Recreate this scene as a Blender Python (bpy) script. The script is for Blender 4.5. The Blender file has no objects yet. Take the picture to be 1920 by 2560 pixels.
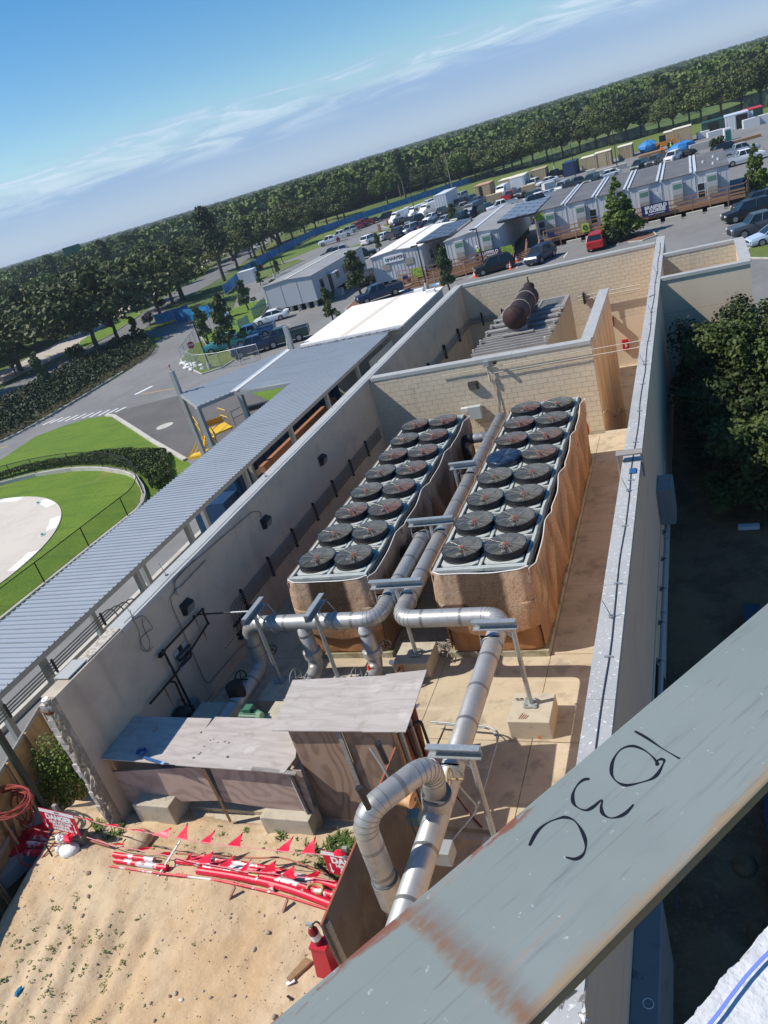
import bpy,bmesh,math,random
import numpy as np
from mathutils import Vector,Matrix
random.seed(7)
S = bpy.context.scene
COL = S.collection
rad = math.radians
# ------------------------------------------------------------------ camera
HAZE = 0.00020
CH = 15.5
PITCH,ROLL,YAW,FPX = rad(23.96992477),rad(16.874419),rad(-26.16130882),1944.5439660835139
cy,sy = math.cos(YAW),math.sin(YAW)
CF = np.array([sy*math.cos(PITCH),cy*math.cos(PITCH),-math.sin(PITCH)])
_r0 = np.array([cy,-sy,0.0]); _u0 = np.cross(_r0,CF)
CR = _r0*math.cos(ROLL)-_u0*math.sin(ROLL)
CU = _r0*math.sin(ROLL)+_u0*math.cos(ROLL)
cam = bpy.data.cameras.new('camera'); camo = bpy.data.objects.new('camera',cam); COL.objects.link(camo)
m = Matrix(((CR[0],CU[0],-CF[0],0),(CR[1],CU[1],-CF[1],0),(CR[2],CU[2],-CF[2],CH),(0,0,0,1)))
camo.matrix_world = m
cam.sensor_fit = 'VERTICAL'; cam.sensor_height = 24.0; cam.lens = FPX/2560*24.0
cam.clip_start = 0.05; cam.clip_end = 9000
S.camera = camo
# survey helpers: where a sight line meets a level plane,or a wall at a given X or Y
def _ray(x,y): return CF+CR*(x-960)/FPX+CU*(1280-y)/FPX
def G(x,y,z=0.0):
    d = _ray(x,y); q = d*((z-CH)/d[2]); return Vector((q[0],q[1],z))
def YP(x,y,Y):
    d = _ray(x,y); q = d*(Y/d[1]); return Vector((q[0],Y,q[2]+CH))
def XP(x,y,X):
    d = _ray(x,y); q = d*(X/d[0]); return Vector((X,q[1],q[2]+CH))
def HT(bx,by,tx,ty,z=0.0):
    b = G(bx,by,z); d = _ray(tx,ty); t = math.hypot(b[0],b[1])/math.hypot(d[0],d[1]); return b,d[2]*t+CH-z
def RG(x0,y0,s): return lambda x,y: (x0+x/s,y0+y/s)
# ------------------------------------------------------------------ light
tx,ty,tz = 1.0,0.36,-1.26
el = math.atan2(-tz,math.hypot(tx,ty)); az = math.atan2(-tx,-ty)
w = bpy.data.worlds.new('World'); S.world = w; w.use_nodes = True
nt = w.node_tree; nt.nodes.clear(); N = nt.nodes.new; L = nt.links.new
out = N('ShaderNodeOutputWorld'); sky = N('ShaderNodeTexSky'); sky.sky_type = 'NISHITA'; sky.sun_disc = False
sky.sun_elevation = el; sky.sun_rotation = az; sky.altitude = 20; sky.air_density = 1.0; sky.dust_density = 0.25; sky.ozone_density = 2.5
hs = N('ShaderNodeHueSaturation'); hs.inputs['Saturation'].default_value = 1.40
L(sky.outputs[0],hs.inputs['Color'])
bg = N('ShaderNodeBackground'); bg.inputs[1].default_value = 0.112; L(hs.outputs[0],bg.inputs[0])
bc = N('ShaderNodeBackground'); bc.inputs[0].default_value = (0.40,0.53,0.80,1); bc.inputs[1].default_value = 0.92
tc = N('ShaderNodeTexCoord'); sep = N('ShaderNodeSeparateXYZ'); L(tc.outputs['Generated'],sep.inputs[0])
def MA(op,a,b=None,c=None):
    n = N('ShaderNodeMath'); n.operation = op
    for i,v in enumerate((a,b,c)):
        if v is None: continue
        if isinstance(v,(int,float)): n.inputs[i].default_value = v
        else: L(v,n.inputs[i])
    return n.outputs[0]
azi = MA('ARCTAN2',sep.outputs[0],sep.outputs[1]); elev = MA('ARCSINE',sep.outputs[2])
def skynoise(sa,se,det,dist=0.0,off=0.0):
    cb = N('ShaderNodeCombineXYZ'); L(MA('MULTIPLY',azi,sa),cb.inputs[0]); L(MA('MULTIPLY',elev,se),cb.inputs[1]); cb.inputs[2].default_value = off
    n = N('ShaderNodeTexNoise'); n.inputs['Scale'].default_value = 1; n.inputs['Detail'].default_value = det; n.inputs['Distortion'].default_value = dist
    n.inputs['Roughness'].default_value = 0.6
    L(cb.outputs[0],n.inputs['Vector']); return n.outputs[0]
def MR(v,a,b,c=0.0,d=1.0):
    n = N('ShaderNodeMapRange'); n.interpolation_type = 'SMOOTHSTEP'; L(v,n.inputs[0])
    for i,k in enumerate((a,b,c,d)): n.inputs[i+1].default_value = k
    return n.outputs[0]
n1 = skynoise(2.2,16,4,0.4); n2 = skynoise(9,75,7,1.2,3.0); n3 = skynoise(3.5,28,3,0.2,9.0)
edge = MA('ADD',elev,MA('MULTIPLY',MA('SUBTRACT',n1,0.5),0.05))
edge = MA('SUBTRACT',edge,MA('MULTIPLY',azi,0.012))
veil = MR(edge,rad(5.6),rad(3.4))
band = MA('MULTIPLY',MR(edge,rad(6.0),rad(4.9)),MR(edge,rad(2.6),rad(4.6)))
wisps = MA('MULTIPLY',band,MR(n2,0.36,0.66))
high = MA('MULTIPLY',MR(n3,0.66,0.80),MR(elev,rad(9),rad(13)))
gcol = N('ShaderNodeMix'); gcol.data_type = 'RGBA'
gcol.inputs[6].default_value = (0.27,0.42,0.72,1); gcol.inputs[7].default_value = (0.62,0.74,0.92,1)
L(MA('MINIMUM',MA('ADD',wisps,MA('MULTIPLY',high,0.5)),1.0),gcol.inputs[0])
low = N('ShaderNodeMix'); low.data_type = 'RGBA'; L(gcol.outputs[2],low.inputs[6]); low.inputs[7].default_value = (0.40,0.56,0.78,1)
L(MR(elev,rad(3.0),rad(0.0)),low.inputs[0]); L(low.outputs[2],bc.inputs[0])
fac = MA('MAXIMUM',MA('MULTIPLY',veil,0.80),MA('MAXIMUM',MA('MULTIPLY',wisps,0.75),MA('MULTIPLY',high,0.35)))
fac = MA('MULTIPLY',fac,MR(elev,rad(-3),rad(-0.5)))
mx = N('ShaderNodeMixShader'); L(fac,mx.inputs[0]); L(bg.outputs[0],mx.inputs[1]); L(bc.outputs[0],mx.inputs[2]); L(mx.outputs[0],out.inputs[0])
sl = bpy.data.lights.new('sun','SUN'); sl.energy = 4.7; sl.angle = rad(0.53); sl.color = (1.0,0.945,0.85)
so = bpy.data.objects.new('sun',sl); COL.objects.link(so); so.rotation_euler = Vector((tx,ty,tz)).to_track_quat('-Z','Y').to_euler(); so.location = (-40,0,60)
vs = S.view_settings; S.display_settings.display_device = 'sRGB'; vs.view_transform = 'Standard'; vs.look = 'None'; vs.gamma = 1; vs.exposure = 0.18; vs.use_curve_mapping = False
S.cycles.max_bounces = 6; S.cycles.diffuse_bounces = 3; S.cycles.glossy_bounces = 3; S.cycles.transparent_max_bounces = 8; S.cycles.volume_bounces = 0
# ------------------------------------------------------------------ materials
MATS = {}
def mat(name,base,layers=(),rough=0.8,metal=0.0,bump=None,brick=None,spec=0.4,coords='pos',alpha=None,grid=None):
    """layers: (kind, scale, lo, hi, colour, amount) mixed over the base colour"""
    if name in MATS: return MATS[name]
    mt = bpy.data.materials.new(name); mt.use_nodes = True; t = mt.node_tree; nd = t.nodes; lk = t.links.new
    bs = nd['Principled BSDF']; bs.inputs['Roughness'].default_value = rough; bs.inputs['Metallic'].default_value = metal
    bs.inputs['Specular IOR Level'].default_value = spec
    if coords == 'pos': cv = nd.new('ShaderNodeNewGeometry').outputs['Position']
    else: cv = nd.new('ShaderNodeTexCoord').outputs['Object']
    def mapped(sc):
        mp = nd.new('ShaderNodeMapping'); lk(cv,mp.inputs[0])
        s3 = sc if isinstance(sc,(tuple,list)) else (sc,sc,sc)
        mp.inputs['Scale'].default_value = s3; return mp.outputs[0]
    cur = None
    def rgba(c): return (c[0],c[1],c[2],1)
    rgb = nd.new('ShaderNodeRGB'); rgb.outputs[0].default_value = rgba(base); cur = rgb.outputs[0]
    for kind,sc,lo,hi,colr,amt in layers:
        if kind in ('noise','fine','smooth'):
            n = nd.new('ShaderNodeTexNoise'); n.inputs['Scale'].default_value = 1; lk(mapped(sc),n.inputs['Vector'])
            n.inputs['Detail'].default_value = {'noise': 4,'fine': 8,'smooth': 1}[kind]; n.inputs['Roughness'].default_value = 0.62; v = n.outputs[0]
        elif kind == 'vor':
            n = nd.new('ShaderNodeTexVoronoi'); n.inputs['Scale'].default_value = 1; lk(mapped(sc),n.inputs['Vector']); v = n.outputs['Distance']
        elif kind == 'cell':
            n = nd.new('ShaderNodeTexVoronoi'); n.inputs['Scale'].default_value = 1; lk(mapped(sc),n.inputs['Vector'])
            sp = nd.new('ShaderNodeSeparateColor'); lk(n.outputs['Color'],sp.inputs[0]); v = sp.outputs[0]
        elif kind == 'wave':
            n = nd.new('ShaderNodeTexWave'); n.inputs['Scale'].default_value = 1; n.wave_type = 'RINGS'; n.rings_direction = 'Y'
            n.inputs['Scale'].default_value = 5; n.inputs['Distortion'].default_value = 9; n.inputs['Detail'].default_value = 2; n.inputs['Detail Scale'].default_value = .6; lk(mapped(sc),n.inputs['Vector']); v = n.outputs['Fac']
        elif kind == 'grain':
            n = nd.new('ShaderNodeTexNoise'); n.inputs['Scale'].default_value = 1; n.inputs['Detail'].default_value = 1.5; lk(mapped(sc),n.inputs['Vector'])
            q = nd.new('ShaderNodeMath'); q.operation = 'MULTIPLY'; q.inputs[1].default_value = 75; lk(n.outputs[0],q.inputs[0]); n = nd.new('ShaderNodeMath'); n.operation = 'SINE'; lk(q.outputs[0],n.inputs[0]); v = n.outputs[0]
        elif kind == 'random':
            n = nd.new('ShaderNodeObjectInfo'); v = n.outputs['Random']
        mr = nd.new('ShaderNodeMapRange'); mr.interpolation_type = 'SMOOTHSTEP'; lk(v,mr.inputs[0]); mr.inputs[1].default_value = lo; mr.inputs[2].default_value = hi
        mr.inputs[3].default_value = 0; mr.inputs[4].default_value = amt
        mxn = nd.new('ShaderNodeMix'); mxn.data_type = 'RGBA'; lk(mr.outputs[0],mxn.inputs[0]); lk(cur,mxn.inputs[6]); mxn.inputs[7].default_value = rgba(colr); cur = mxn.outputs[2]
    lk(cur,bs.inputs['Base Color'])
    nrm = None
    if brick:
        bt = nd.new('ShaderNodeTexBrick'); mp = nd.new('ShaderNodeMapping'); mp.inputs['Rotation'].default_value = brick[0]; lk(cv,mp.inputs[0]); lk(mp.outputs[0],bt.inputs['Vector'])
        bt.inputs['Scale'].default_value = 1; bt.inputs['Brick Width'].default_value = 0.4; bt.inputs['Row Height'].default_value = 0.2; bt.inputs['Mortar Size'].default_value = 0.008
        bt.inputs['Mortar Smooth'].default_value = 0.6; bt.inputs['Color1'].default_value = (1,)*4; bt.inputs['Color2'].default_value = (1,)*4; bt.inputs['Mortar'].default_value = (0,0,0,1)
        b = nd.new('ShaderNodeBump'); b.inputs['Strength'].default_value = brick[1]; b.inputs['Distance'].default_value = 0.01; lk(bt.outputs['Color'],b.inputs['Height']); nrm = b.outputs[0]
    if bump:
        for st,sc,dist in (bump if isinstance(bump[0],(tuple,list)) else [bump]):
            n = nd.new('ShaderNodeTexNoise'); n.inputs['Scale'].default_value = 1; n.inputs['Detail'].default_value = 5; lk(mapped(sc),n.inputs['Vector'])
            b = nd.new('ShaderNodeBump'); b.inputs['Strength'].default_value = st; b.inputs['Distance'].default_value = dist; lk(n.outputs[0],b.inputs['Height'])
            if nrm: lk(nrm,b.inputs['Normal'])
            nrm = b.outputs[0]
    if nrm: lk(nrm,bs.inputs['Normal'])
    if alpha is not None: bs.inputs['Alpha'].default_value = alpha
    MATS[name] = mt; return mt
def leafmat(name,c1,c2,c3,scale=1.2):
    mt = mat(name,c1,[('noise',scale,.38,.62,c2,1.0),('noise',.03,.45,.62,(c1[0]*1.5,c1[1]*1.25,c1[2]),.5),('random',1,.3,1,c3,.75),('fine',scale*4,.52,.72,c3,.5)],rough=.6,spec=.25)
    return mt
# ------------------------------------------------------------------ mesh builder
class MB:
    def __init__(s): s.v = []; s.f = []; s.m = []; s.cur = 0
    def add(s,vs,fs):
        b = len(s.v); s.v += [tuple(v) for v in vs]
        for f in fs: s.f.append(tuple(b+i for i in f)); s.m.append(s.cur)
        return s
    def box(s,x0,x1,y0,y1,z0,z1):
        return s.add([(x0,y0,z0),(x1,y0,z0),(x1,y1,z0),(x0,y1,z0),(x0,y0,z1),(x1,y0,z1),(x1,y1,z1),(x0,y1,z1)],
                     [(3,2,1,0),(4,5,6,7),(0,1,5,4),(1,2,6,5),(2,3,7,6),(3,0,4,7)])
    def obox(s,c,sz,rz=0.0,rx=0.0,ry=0.0):
        M = Matrix.Translation(Vector(c)) @ Matrix.Rotation(rz,4,'Z') @ Matrix.Rotation(ry,4,'Y') @ Matrix.Rotation(rx,4,'X')
        a,b,d = sz[0]/2,sz[1]/2,sz[2]/2
        p = [M @ Vector(q) for q in [(-a,-b,-d),(a,-b,-d),(a,b,-d),(-a,b,-d),(-a,-b,d),(a,-b,d),(a,b,d),(-a,b,d)]]
        return s.add(p,[(3,2,1,0),(4,5,6,7),(0,1,5,4),(1,2,6,5),(2,3,7,6),(3,0,4,7)])
    def hexa(s,p): return s.add(p,[(3,2,1,0),(4,5,6,7),(0,1,5,4),(1,2,6,5),(2,3,7,6),(3,0,4,7)])
    def beam(s,a,b,wd,ht,up=(0,0,1)):
        a,b = Vector(a),Vector(b); d = (b-a).normalized(); u = Vector(up); sd = d.cross(u)
        if sd.length < 1e-4: sd = d.cross(Vector((1,0,0)))
        sd.normalize(); u = sd.cross(d)
        o = [-sd*wd/2-u*ht/2,sd*wd/2-u*ht/2,sd*wd/2+u*ht/2,-sd*wd/2+u*ht/2]
        return s.add([a+q for q in o]+[b+q for q in o],[(3,2,1,0),(4,5,6,7),(0,1,5,4),(1,2,6,5),(2,3,7,6),(3,0,4,7)])
    def cyl(s,a,b,r0,r1=None,n=12,caps=True):
        if r1 is None: r1 = r0
        a,b = Vector(a),Vector(b); d = (b-a).normalized(); u = d.orthogonal().normalized(); w_ = d.cross(u)
        vs = []
        for c,r in ((a,r0),(b,r1)):
            for i in range(n):
                t = 2*math.pi*i/n; vs.append(c+(u*math.cos(t)+w_*math.sin(t))*r)
        fs = [(i,(i+1) % n,n+(i+1) % n,n+i) for i in range(n)]
        if caps: fs += [tuple(range(n-1,-1,-1)),tuple(range(n,2*n))]
        return s.add(vs,fs)
    def tube(s,pts,r,n=10,caps=True,closed=False):
        pts = [Vector(p) for p in pts]; k = len(pts); rs = r if isinstance(r,(list,tuple)) else [r]*k
        u = None; vs = []
        for i,p in enumerate(pts):
            if closed: d = pts[(i+1) % k]-pts[i-1]
            else: d = (pts[min(i+1,k-1)]-pts[max(i-1,0)])
            if d.length < 1e-9: d = Vector((0,0,1))
            d.normalize()
            if u is None: u = d.orthogonal().normalized()
            else:
                u = u-d*u.dot(d); u = u.normalized() if u.length > 1e-6 else d.orthogonal().normalized()
            w_ = d.cross(u)
            for j in range(n):
                t = 2*math.pi*j/n; vs.append(p+(u*math.cos(t)+w_*math.sin(t))*rs[i])
        fs = []
        for i in range(k if closed else k-1):
            a = i*n; b = ((i+1) % k)*n
            fs += [(a+j,a+(j+1) % n,b+(j+1) % n,b+j) for j in range(n)]
        if caps and not closed: fs += [tuple(range(n-1,-1,-1)),tuple(range((k-1)*n,k*n))]
        return s.add(vs,fs)
    def lathe(s,c,prof,n=16,ax=(0,0,1)):
        c = Vector(c); d = Vector(ax).normalized(); u = d.orthogonal().normalized(); w_ = d.cross(u); vs = []; k = len(prof)
        for r,h in prof:
            for j in range(n):
                t = 2*math.pi*j/n; vs.append(c+d*h+(u*math.cos(t)+w_*math.sin(t))*r)
        fs = [(i*n+j,i*n+(j+1) % n,(i+1)*n+(j+1) % n,(i+1)*n+j) for i in range(k-1) for j in range(n)]
        fs += [tuple(range(n-1,-1,-1)),tuple(range((k-1)*n,k*n))]
        return s.add(vs,fs)
    def poly(s,pts): return s.add(pts,[tuple(range(len(pts)))])
    def prism(s,pts,z0,z1):
        n = len(pts); return s.add([(p[0],p[1],z0) for p in pts]+[(p[0],p[1],z1) for p in pts],
            [tuple(range(n-1,-1,-1)),tuple(range(n,2*n))]+[(i,(i+1) % n,n+(i+1) % n,n+i) for i in range(n)])
    def ball(s,c,r,nu=10,nv=7,jit=0.0):
        rr = r if isinstance(r,(tuple,list)) else (r,r,r); vs = []
        for i in range(nv+1):
            ph = math.pi*i/nv
            for j in range(nu):
                t = 2*math.pi*j/nu; k = 1+random.uniform(-jit,jit)
                vs.append((c[0]+rr[0]*k*math.sin(ph)*math.cos(t),c[1]+rr[1]*k*math.sin(ph)*math.sin(t),c[2]+rr[2]*k*math.cos(ph)))
        fs = [(i*nu+j,(i+1)*nu+j,(i+1)*nu+(j+1) % nu,i*nu+(j+1) % nu) for i in range(nv) for j in range(nu)]
        return s.add(vs,fs)
    def build(s,name,mt,parent=None,local=False,smooth=False,kind=None,bev=0.0):
        me = bpy.data.meshes.new(name); me.from_pydata(s.v,[],s.f)
        mts = mt if isinstance(mt,(list,tuple)) else [mt]
        for q in mts: me.materials.append(q)
        if len(mts) > 1: me.polygons.foreach_set('material_index',s.m)
        me.validate(verbose=False)
        if smooth: me.polygons.foreach_set('use_smooth',[True]*len(me.polygons))
        me.update(); o = bpy.data.objects.new(name,me); COL.objects.link(o)
        if parent is not None:
            o.parent = parent
            if not local:
                q = Vector((0,0,0)); pp = parent
                while pp is not None: q += pp.location; pp = pp.parent
                o.location = -q
        if kind: o['kind'] = kind
        if bev > 0:
            bm_ = o.modifiers.new('bevel','BEVEL'); bm_.width = bev; bm_.segments = 2; bm_.limit_method = 'ANGLE'
        return o
def fillet(pts,r,n=6):
    """round the corners of a polyline"""
    pts = [Vector(p) for p in pts]; out_ = [pts[0]]
    for i in range(1,len(pts)-1):
        p,a,b = pts[i],pts[i-1],pts[i+1]; da = (a-p); db = (b-p); rr = min(r,da.length*.49,db.length*.49)
        s0 = p+da.normalized()*rr; s1 = p+db.normalized()*rr
        for k in range(n+1):
            t = k/n; out_.append(s0*(1-t)**2+p*2*t*(1-t)+s1*t*t)
    out_.append(pts[-1]); return out_
def tag(o,label,cat,group=None):
    o['label'] = label; o['category'] = cat
    if group: o['group'] = group
    return o
def thing(name,label,cat,loc=(0,0,0),rz=0.0,group=None):
    o = bpy.data.objects.new(name,None); COL.objects.link(o); o.location = Vector(loc); o.rotation_euler = (0,0,rz); o.empty_display_size = .2
    return tag(o,label,cat,group)
def copy_tree(o,parent=None):
    c = o.copy(); COL.objects.link(c)
    if parent is not None: c.parent = parent
    for ch in list(o.children): copy_tree(ch,c)
    return c
def place(src,used,loc,rz,label,sc=1.0,group=None):
    """first use moves the source itself, then tree copies"""
    o = src if not used else copy_tree(src)
    o.location = Vector(loc); o.rotation_euler = (0,0,rz)
    o.scale = (sc,sc,sc) if isinstance(sc,(int,float)) else sc
    o['label'] = label
    if group: o['group'] = group
    return o
def text_mesh(txt,size,bold=0.0,align='CENTER'):
    cu = bpy.data.curves.new('t','FONT'); cu.body = txt; cu.size = size; cu.align_x = align; cu.align_y = 'CENTER'; cu.offset = bold; cu.resolution_u = 3
    ob = bpy.data.objects.new('t',cu); COL.objects.link(ob); bpy.context.view_layer.update()
    me = bpy.data.meshes.new_from_object(ob.evaluated_get(bpy.context.evaluated_depsgraph_get()))
    bpy.data.objects.remove(ob); bpy.data.curves.remove(cu); return me
def lettering(parent,txt,size,origin,xdir,ydir,mt,bold=0.0,align='CENTER',name='lettering',off=0.004):
    me = text_mesh(txt,size,bold,align); x = Vector(xdir).normalized(); y = Vector(ydir).normalized(); z = x.cross(y)
    o_ = Vector(origin)+z*off
    for v in me.vertices: v.co = o_+x*v.co.x+y*v.co.y
    me.materials.clear(); me.materials.append(mt)
    o = bpy.data.objects.new(name,me); COL.objects.link(o); o.parent = parent
    q = Vector((0,0,0)); pp = parent
    while pp is not None: q += pp.location; pp = pp.parent
    o.location = -q; return o
# ================================================================== SETTING
def struct(o): o['kind'] = 'structure'; return o
m_ground = mat('ground_green',(0.075,0.115,0.022),[('noise',.05,.4,.62,(0.10,0.15,0.028),1),('fine',.6,.45,.7,(0.045,0.07,0.016),.7),('noise',.012,.5,.62,(0.16,0.17,0.06),.6)],rough=.95,bump=(.5,2.0,.3))
m_asph = mat('asphalt_weathered',(0.225,0.222,0.215),[('noise',.12,.35,.65,(0.175,0.172,0.165),.9),('fine',1.3,.5,.75,(0.29,0.285,0.27),.5),('noise',(.9,.05,1),.6,.72,(0.13,0.13,0.128),.35),('fine',40,.4,.7,(0.12,0.12,0.12),.35)],rough=.92,bump=(.3,60,.01))
m_asph2 = mat('asphalt_road',(0.165,0.168,0.165),[('noise',.2,.35,.65,(0.125,0.128,0.126),.9),('fine',30,.4,.7,(0.22,0.22,0.22),.35)],rough=.92)
m_asph3 = mat('asphalt_dark',(0.105,0.098,0.094),[('noise',.25,.35,.65,(0.135,0.126,0.12),.9),('fine',.9,.55,.72,(0.075,0.07,0.068),.7),('fine',45,.4,.7,(0.17,0.16,0.155),.35)],rough=.92,bump=(.3,60,.01))
m_lawn = mat('mown_grass',(0.115,0.205,0.012),[('noise',.35,.35,.65,(0.155,0.235,0.016),.9),('noise',(.25,1.2,1),.5,.62,(0.085,0.165,0.012),.7),('fine',6,.4,.7,(0.07,0.13,0.01),.75),('noise',.16,.58,.72,(0.24,0.22,0.06),.55)],rough=.95,bump=(.9,22,.05))
m_rough = mat('rough_grass',(0.14,0.175,0.035),[('noise',.2,.35,.65,(0.10,0.155,0.025),.9),('fine',1.5,.5,.68,(0.27,0.24,0.12),.55),('fine',9,.4,.7,(0.06,0.09,0.02),.6)],rough=.95,bump=(.8,10,.08))
m_pale = mat('pale_paving',(0.46,0.40,0.34),[('noise',.5,.4,.65,(0.38,0.33,0.28),.8),('fine',8,.5,.7,(0.52,0.47,0.4),.5)],rough=.9)
m_kerb = mat('kerb_concrete',(0.52,0.49,0.43),[('fine',1.2,.45,.7,(0.36,0.34,0.30),.8)],rough=.9)
m_white = mat('road_paint_white',(0.74,0.74,0.72),[('fine',3,.52,.75,(0.35,0.35,0.34),.7)],rough=.8)
m_yel = mat('road_paint_yellow',(0.62,0.40,0.10),[('fine',3,.5,.75,(0.3,0.25,0.16),.7)],rough=.8)
m_blue = mat('road_paint_blue',(0.10,0.27,0.55),[('fine',3,.5,.75,(0.2,0.24,0.3),.6)],rough=.8)
m_mulch = mat('mulch',(0.17,0.075,0.045),[('fine',6,.4,.65,(0.28,0.15,0.09),.8)],rough=.95,bump=(.8,14,.05))
def gp(pts,z=0.0): return [tuple(G(x,y,z)) for x,y in pts]
def sheet(name,pts,z,mt,kind='structure'):
    b = MB(); b.add([(p[0],p[1],z) for p in pts],[tuple(range(len(pts)))]); me_o = b.build(name,mt)
    if me_o.data.polygons and me_o.data.polygons[0].normal.z < 0: me_o.data.flip_normals()
    me_o['kind'] = kind; return me_o
def pix(f,*q,z=0.0): return [G(*f(*p),z) for p in q]
# ground: a disc out to the horizon
b = MB(); n = 64; rings = [0,60,200,600,2000,5200]
b.v.append((0,0,-.03))
for R_ in rings[1:]:
    for i in range(n): b.v.append((R_*math.cos(2*math.pi*i/n),R_*math.sin(2*math.pi*i/n),-.03))
for i in range(n): b.f.append((0,1+i,1+(i+1) % n)); b.m.append(0)
for k in range(len(rings)-2):
    for i in range(n): b.f.append((1+k*n+i,1+(k+1)*n+i,1+(k+1)*n+(i+1) % n,1+k*n+(i+1) % n)); b.m.append(0)
struct(b.build('ground',m_ground))
# car park and drive
r9 = RG(0,900,2.074); r64 = RG(0,640,3.456); r78 = RG(780,500,4.608); r44 = RG(400,440,2.592); rb = RG(960,80,1.728); ra = RG(0,400,1.728)
r2 = RG(900,440,4.608); r3 = RG(1140,380,4.608); r4 = RG(1160,300,4.608); r5 = RG(1480,260,3.77)
lot = [(-75,-12),(-66.2,55),(-65.4,62),(-66.2,76),(-68,85),(-71,91),(-84,103),(-79,108),(-68,108),(-78,128),(-89,142),(-81,168),(-79,175),(-76.5,193),(-74,216),(-64,220),(-56,212),(-50.5,191),(-43,199),(-16,201),(-2,206),(40,214),(75,222),(75,44),(20,40),(-12,46),(-14,46),(-14,-12)]
sheet('car_park',lot,0.0,m_asph)
road = [(-84.5,60),(-84.3,86),(-83.9,94),(-84.2,100),(-88,114),(-96.8,132.7),(-98.5,150),(-102.5,169),(-112,196),(-122,222),(-134,270),(-146,320),(-158,320),(-146,270),(-134,222),(-124,196),(-114.4,175),(-110,150),(-105.5,139),(-101.5,128),(-95.5,108),(-94.5,90),(-94.5,60)]
sheet('road',road,0.004,m_asph2)
road2 = [(-99.5,60),(-98,95),(-98.5,102),(-104,113),(-108,125),(-112,141),(-119,162),(-128,190),(-142,235),(-150,235),(-136,190),(-127,160),(-119,138),(-112,112),(-109,95),(-109,60)]
o = sheet('entrance_road',road2,0.004,m_pale)
apron = pix(r9,(560,288),(960,520),(1070,470)) + [Vector((-22,38,0)),Vector((-22,62,0))] + pix(r9,(1500,120),(900,190),(620,262))
sheet('dock_apron',apron,0.006,m_asph3)
lawn = [tuple(G(*r9(560,288))),tuple(G(*r9(700,370))),tuple(G(*r9(960,520))),(-29,37.6),(-22.2,37.6),(-22.2,-12),(-76,-12),(-76,30),(-66,42)] + [tuple(p) for p in pix(r9,(0,520),(180,400),(320,345),(450,305))]
sheet('lawn',lawn,0.012,m_lawn)
strip = [tuple(p) for p in pix(r9,(-60,455),(90,385),(200,325),(430,190),(640,62))] + [tuple(p) for p in pix(r64,(1300,860),(1330,800),(1240,700),(1060,750),(870,852),(560,1000),(400,1090))] + [(-84,76),(-84,40),(-70,40)]
sheet('planting_strip',strip,0.012,mat('strip_soil',(0.05,0.06,0.02),[('fine',1,.4,.65,(0.10,0.07,0.04),.8)],rough=.95))
for q in [pix(r64,(1090,755),(1250,700),(1330,700),(1420,690),(1330,760)),pix(r9,(1300,170),(1400,215),(1520,125),(1450,118))]:
    sheet('grass_verge',q,0.018,m_lawn)
med = [tuple(p) for p in pix(r64,(680,790),(745,795),(960,685),(1120,575),(1215,512),(1190,488),(930,610),(690,740))]
def island(name,pts,mt=m_rough,kz=.13,kw=.18):
    """kerbed bed: a kerb ring with turf or mulch inside"""
    pts = [Vector((p[0],p[1],0)) for p in pts]; c = sum(pts,Vector())/len(pts); n = len(pts)
    inn = [c+(p-c)*(1-kw/max((p-c).length,.3)) for p in pts]
    b = MB(); b.add([(p.x,p.y,0.01) for p in pts]+[(p.x,p.y,kz) for p in pts]+[(p.x,p.y,kz) for p in inn],[(i,(i+1) % n,n+(i+1) % n,n+i) for i in range(n)]+[(n+i,n+(i+1) % n,2*n+(i+1) % n,2*n+i) for i in range(n)])
    k = struct(b.build('kerb',m_kerb)); b = MB(); b.add([(p.x,p.y,kz-.02) for p in inn],[tuple(range(n))]); struct(b.build(name,mt))
island('median',med,m_lawn)
island('parking_island',pix(r78,(335,572),(350,600),(500,560),(622,512),(600,497),(480,535)))
island('parking_island',pix(r78,(582,432),(620,402),(760,362),(935,328),(950,345),(800,385),(700,415)))
island('parking_island',pix(r78,(805,312),(835,283),(900,262),(955,278),(945,298),(860,318)))
island('parking_island',pix(r78,(360,640),(450,628),(465,660),(400,668)))
island('planting_bed',pix(ra,(780,868),(800,895),(872,928),(960,900),(1010,868),(1100,850),(1000,830),(880,780),(830,800)),m_rough)
island('planting_bed',pix(r44,(455,870),(560,830),(690,798),(700,850),(600,985),(520,1090),(300,1100),(265,1050),(440,940)),m_lawn)
island('planting_bed',pix(r44,(840,850),(900,850),(948,848),(900,880),(850,890),(800,870)),m_rough)
island('planting_bed',pix(r44,(1200,870),(1280,790),(1330,800),(1290,850),(1230,900)),m_mulch)
island('planting_bed',pix(r44,(480,590),(560,570),(640,560),(560,600)),m_lawn)
island('planting_bed',pix(r44,(600,640),(680,590),(800,570),(900,540),(940,545),(820,600),(700,665),(620,690)),m_rough)
island('planting_bed',pix(RG(1440,480,6.91),(860,760),(1000,720),(1350,690),(1400,760),(1150,850),(900,880),(700,930)),m_mulch)
island('planting_bed',pix(RG(1780,440,11.06),(905,2120),(1050,1990),(1370,1900),(1600,1860),(1900,2000),(1600,2300),(1000,2300)),m_rough)
island('planting_bed',pix(RG(1480,260,3.77),(1490,800),(1560,740),(1640,620),(1800,600),(1900,700),(1650,800)),m_rough)
island('planting_bed',pix(r3,(560,650),(640,610),(830,585),(860,600),(760,640)),m_rough)
for q in [pix(r3,(330,545),(480,560),(560,590),(480,620),(400,600)),pix(r4,(800,880),(940,820),(1040,790),(960,850))]: island('planting_bed',q,m_rough)
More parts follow.
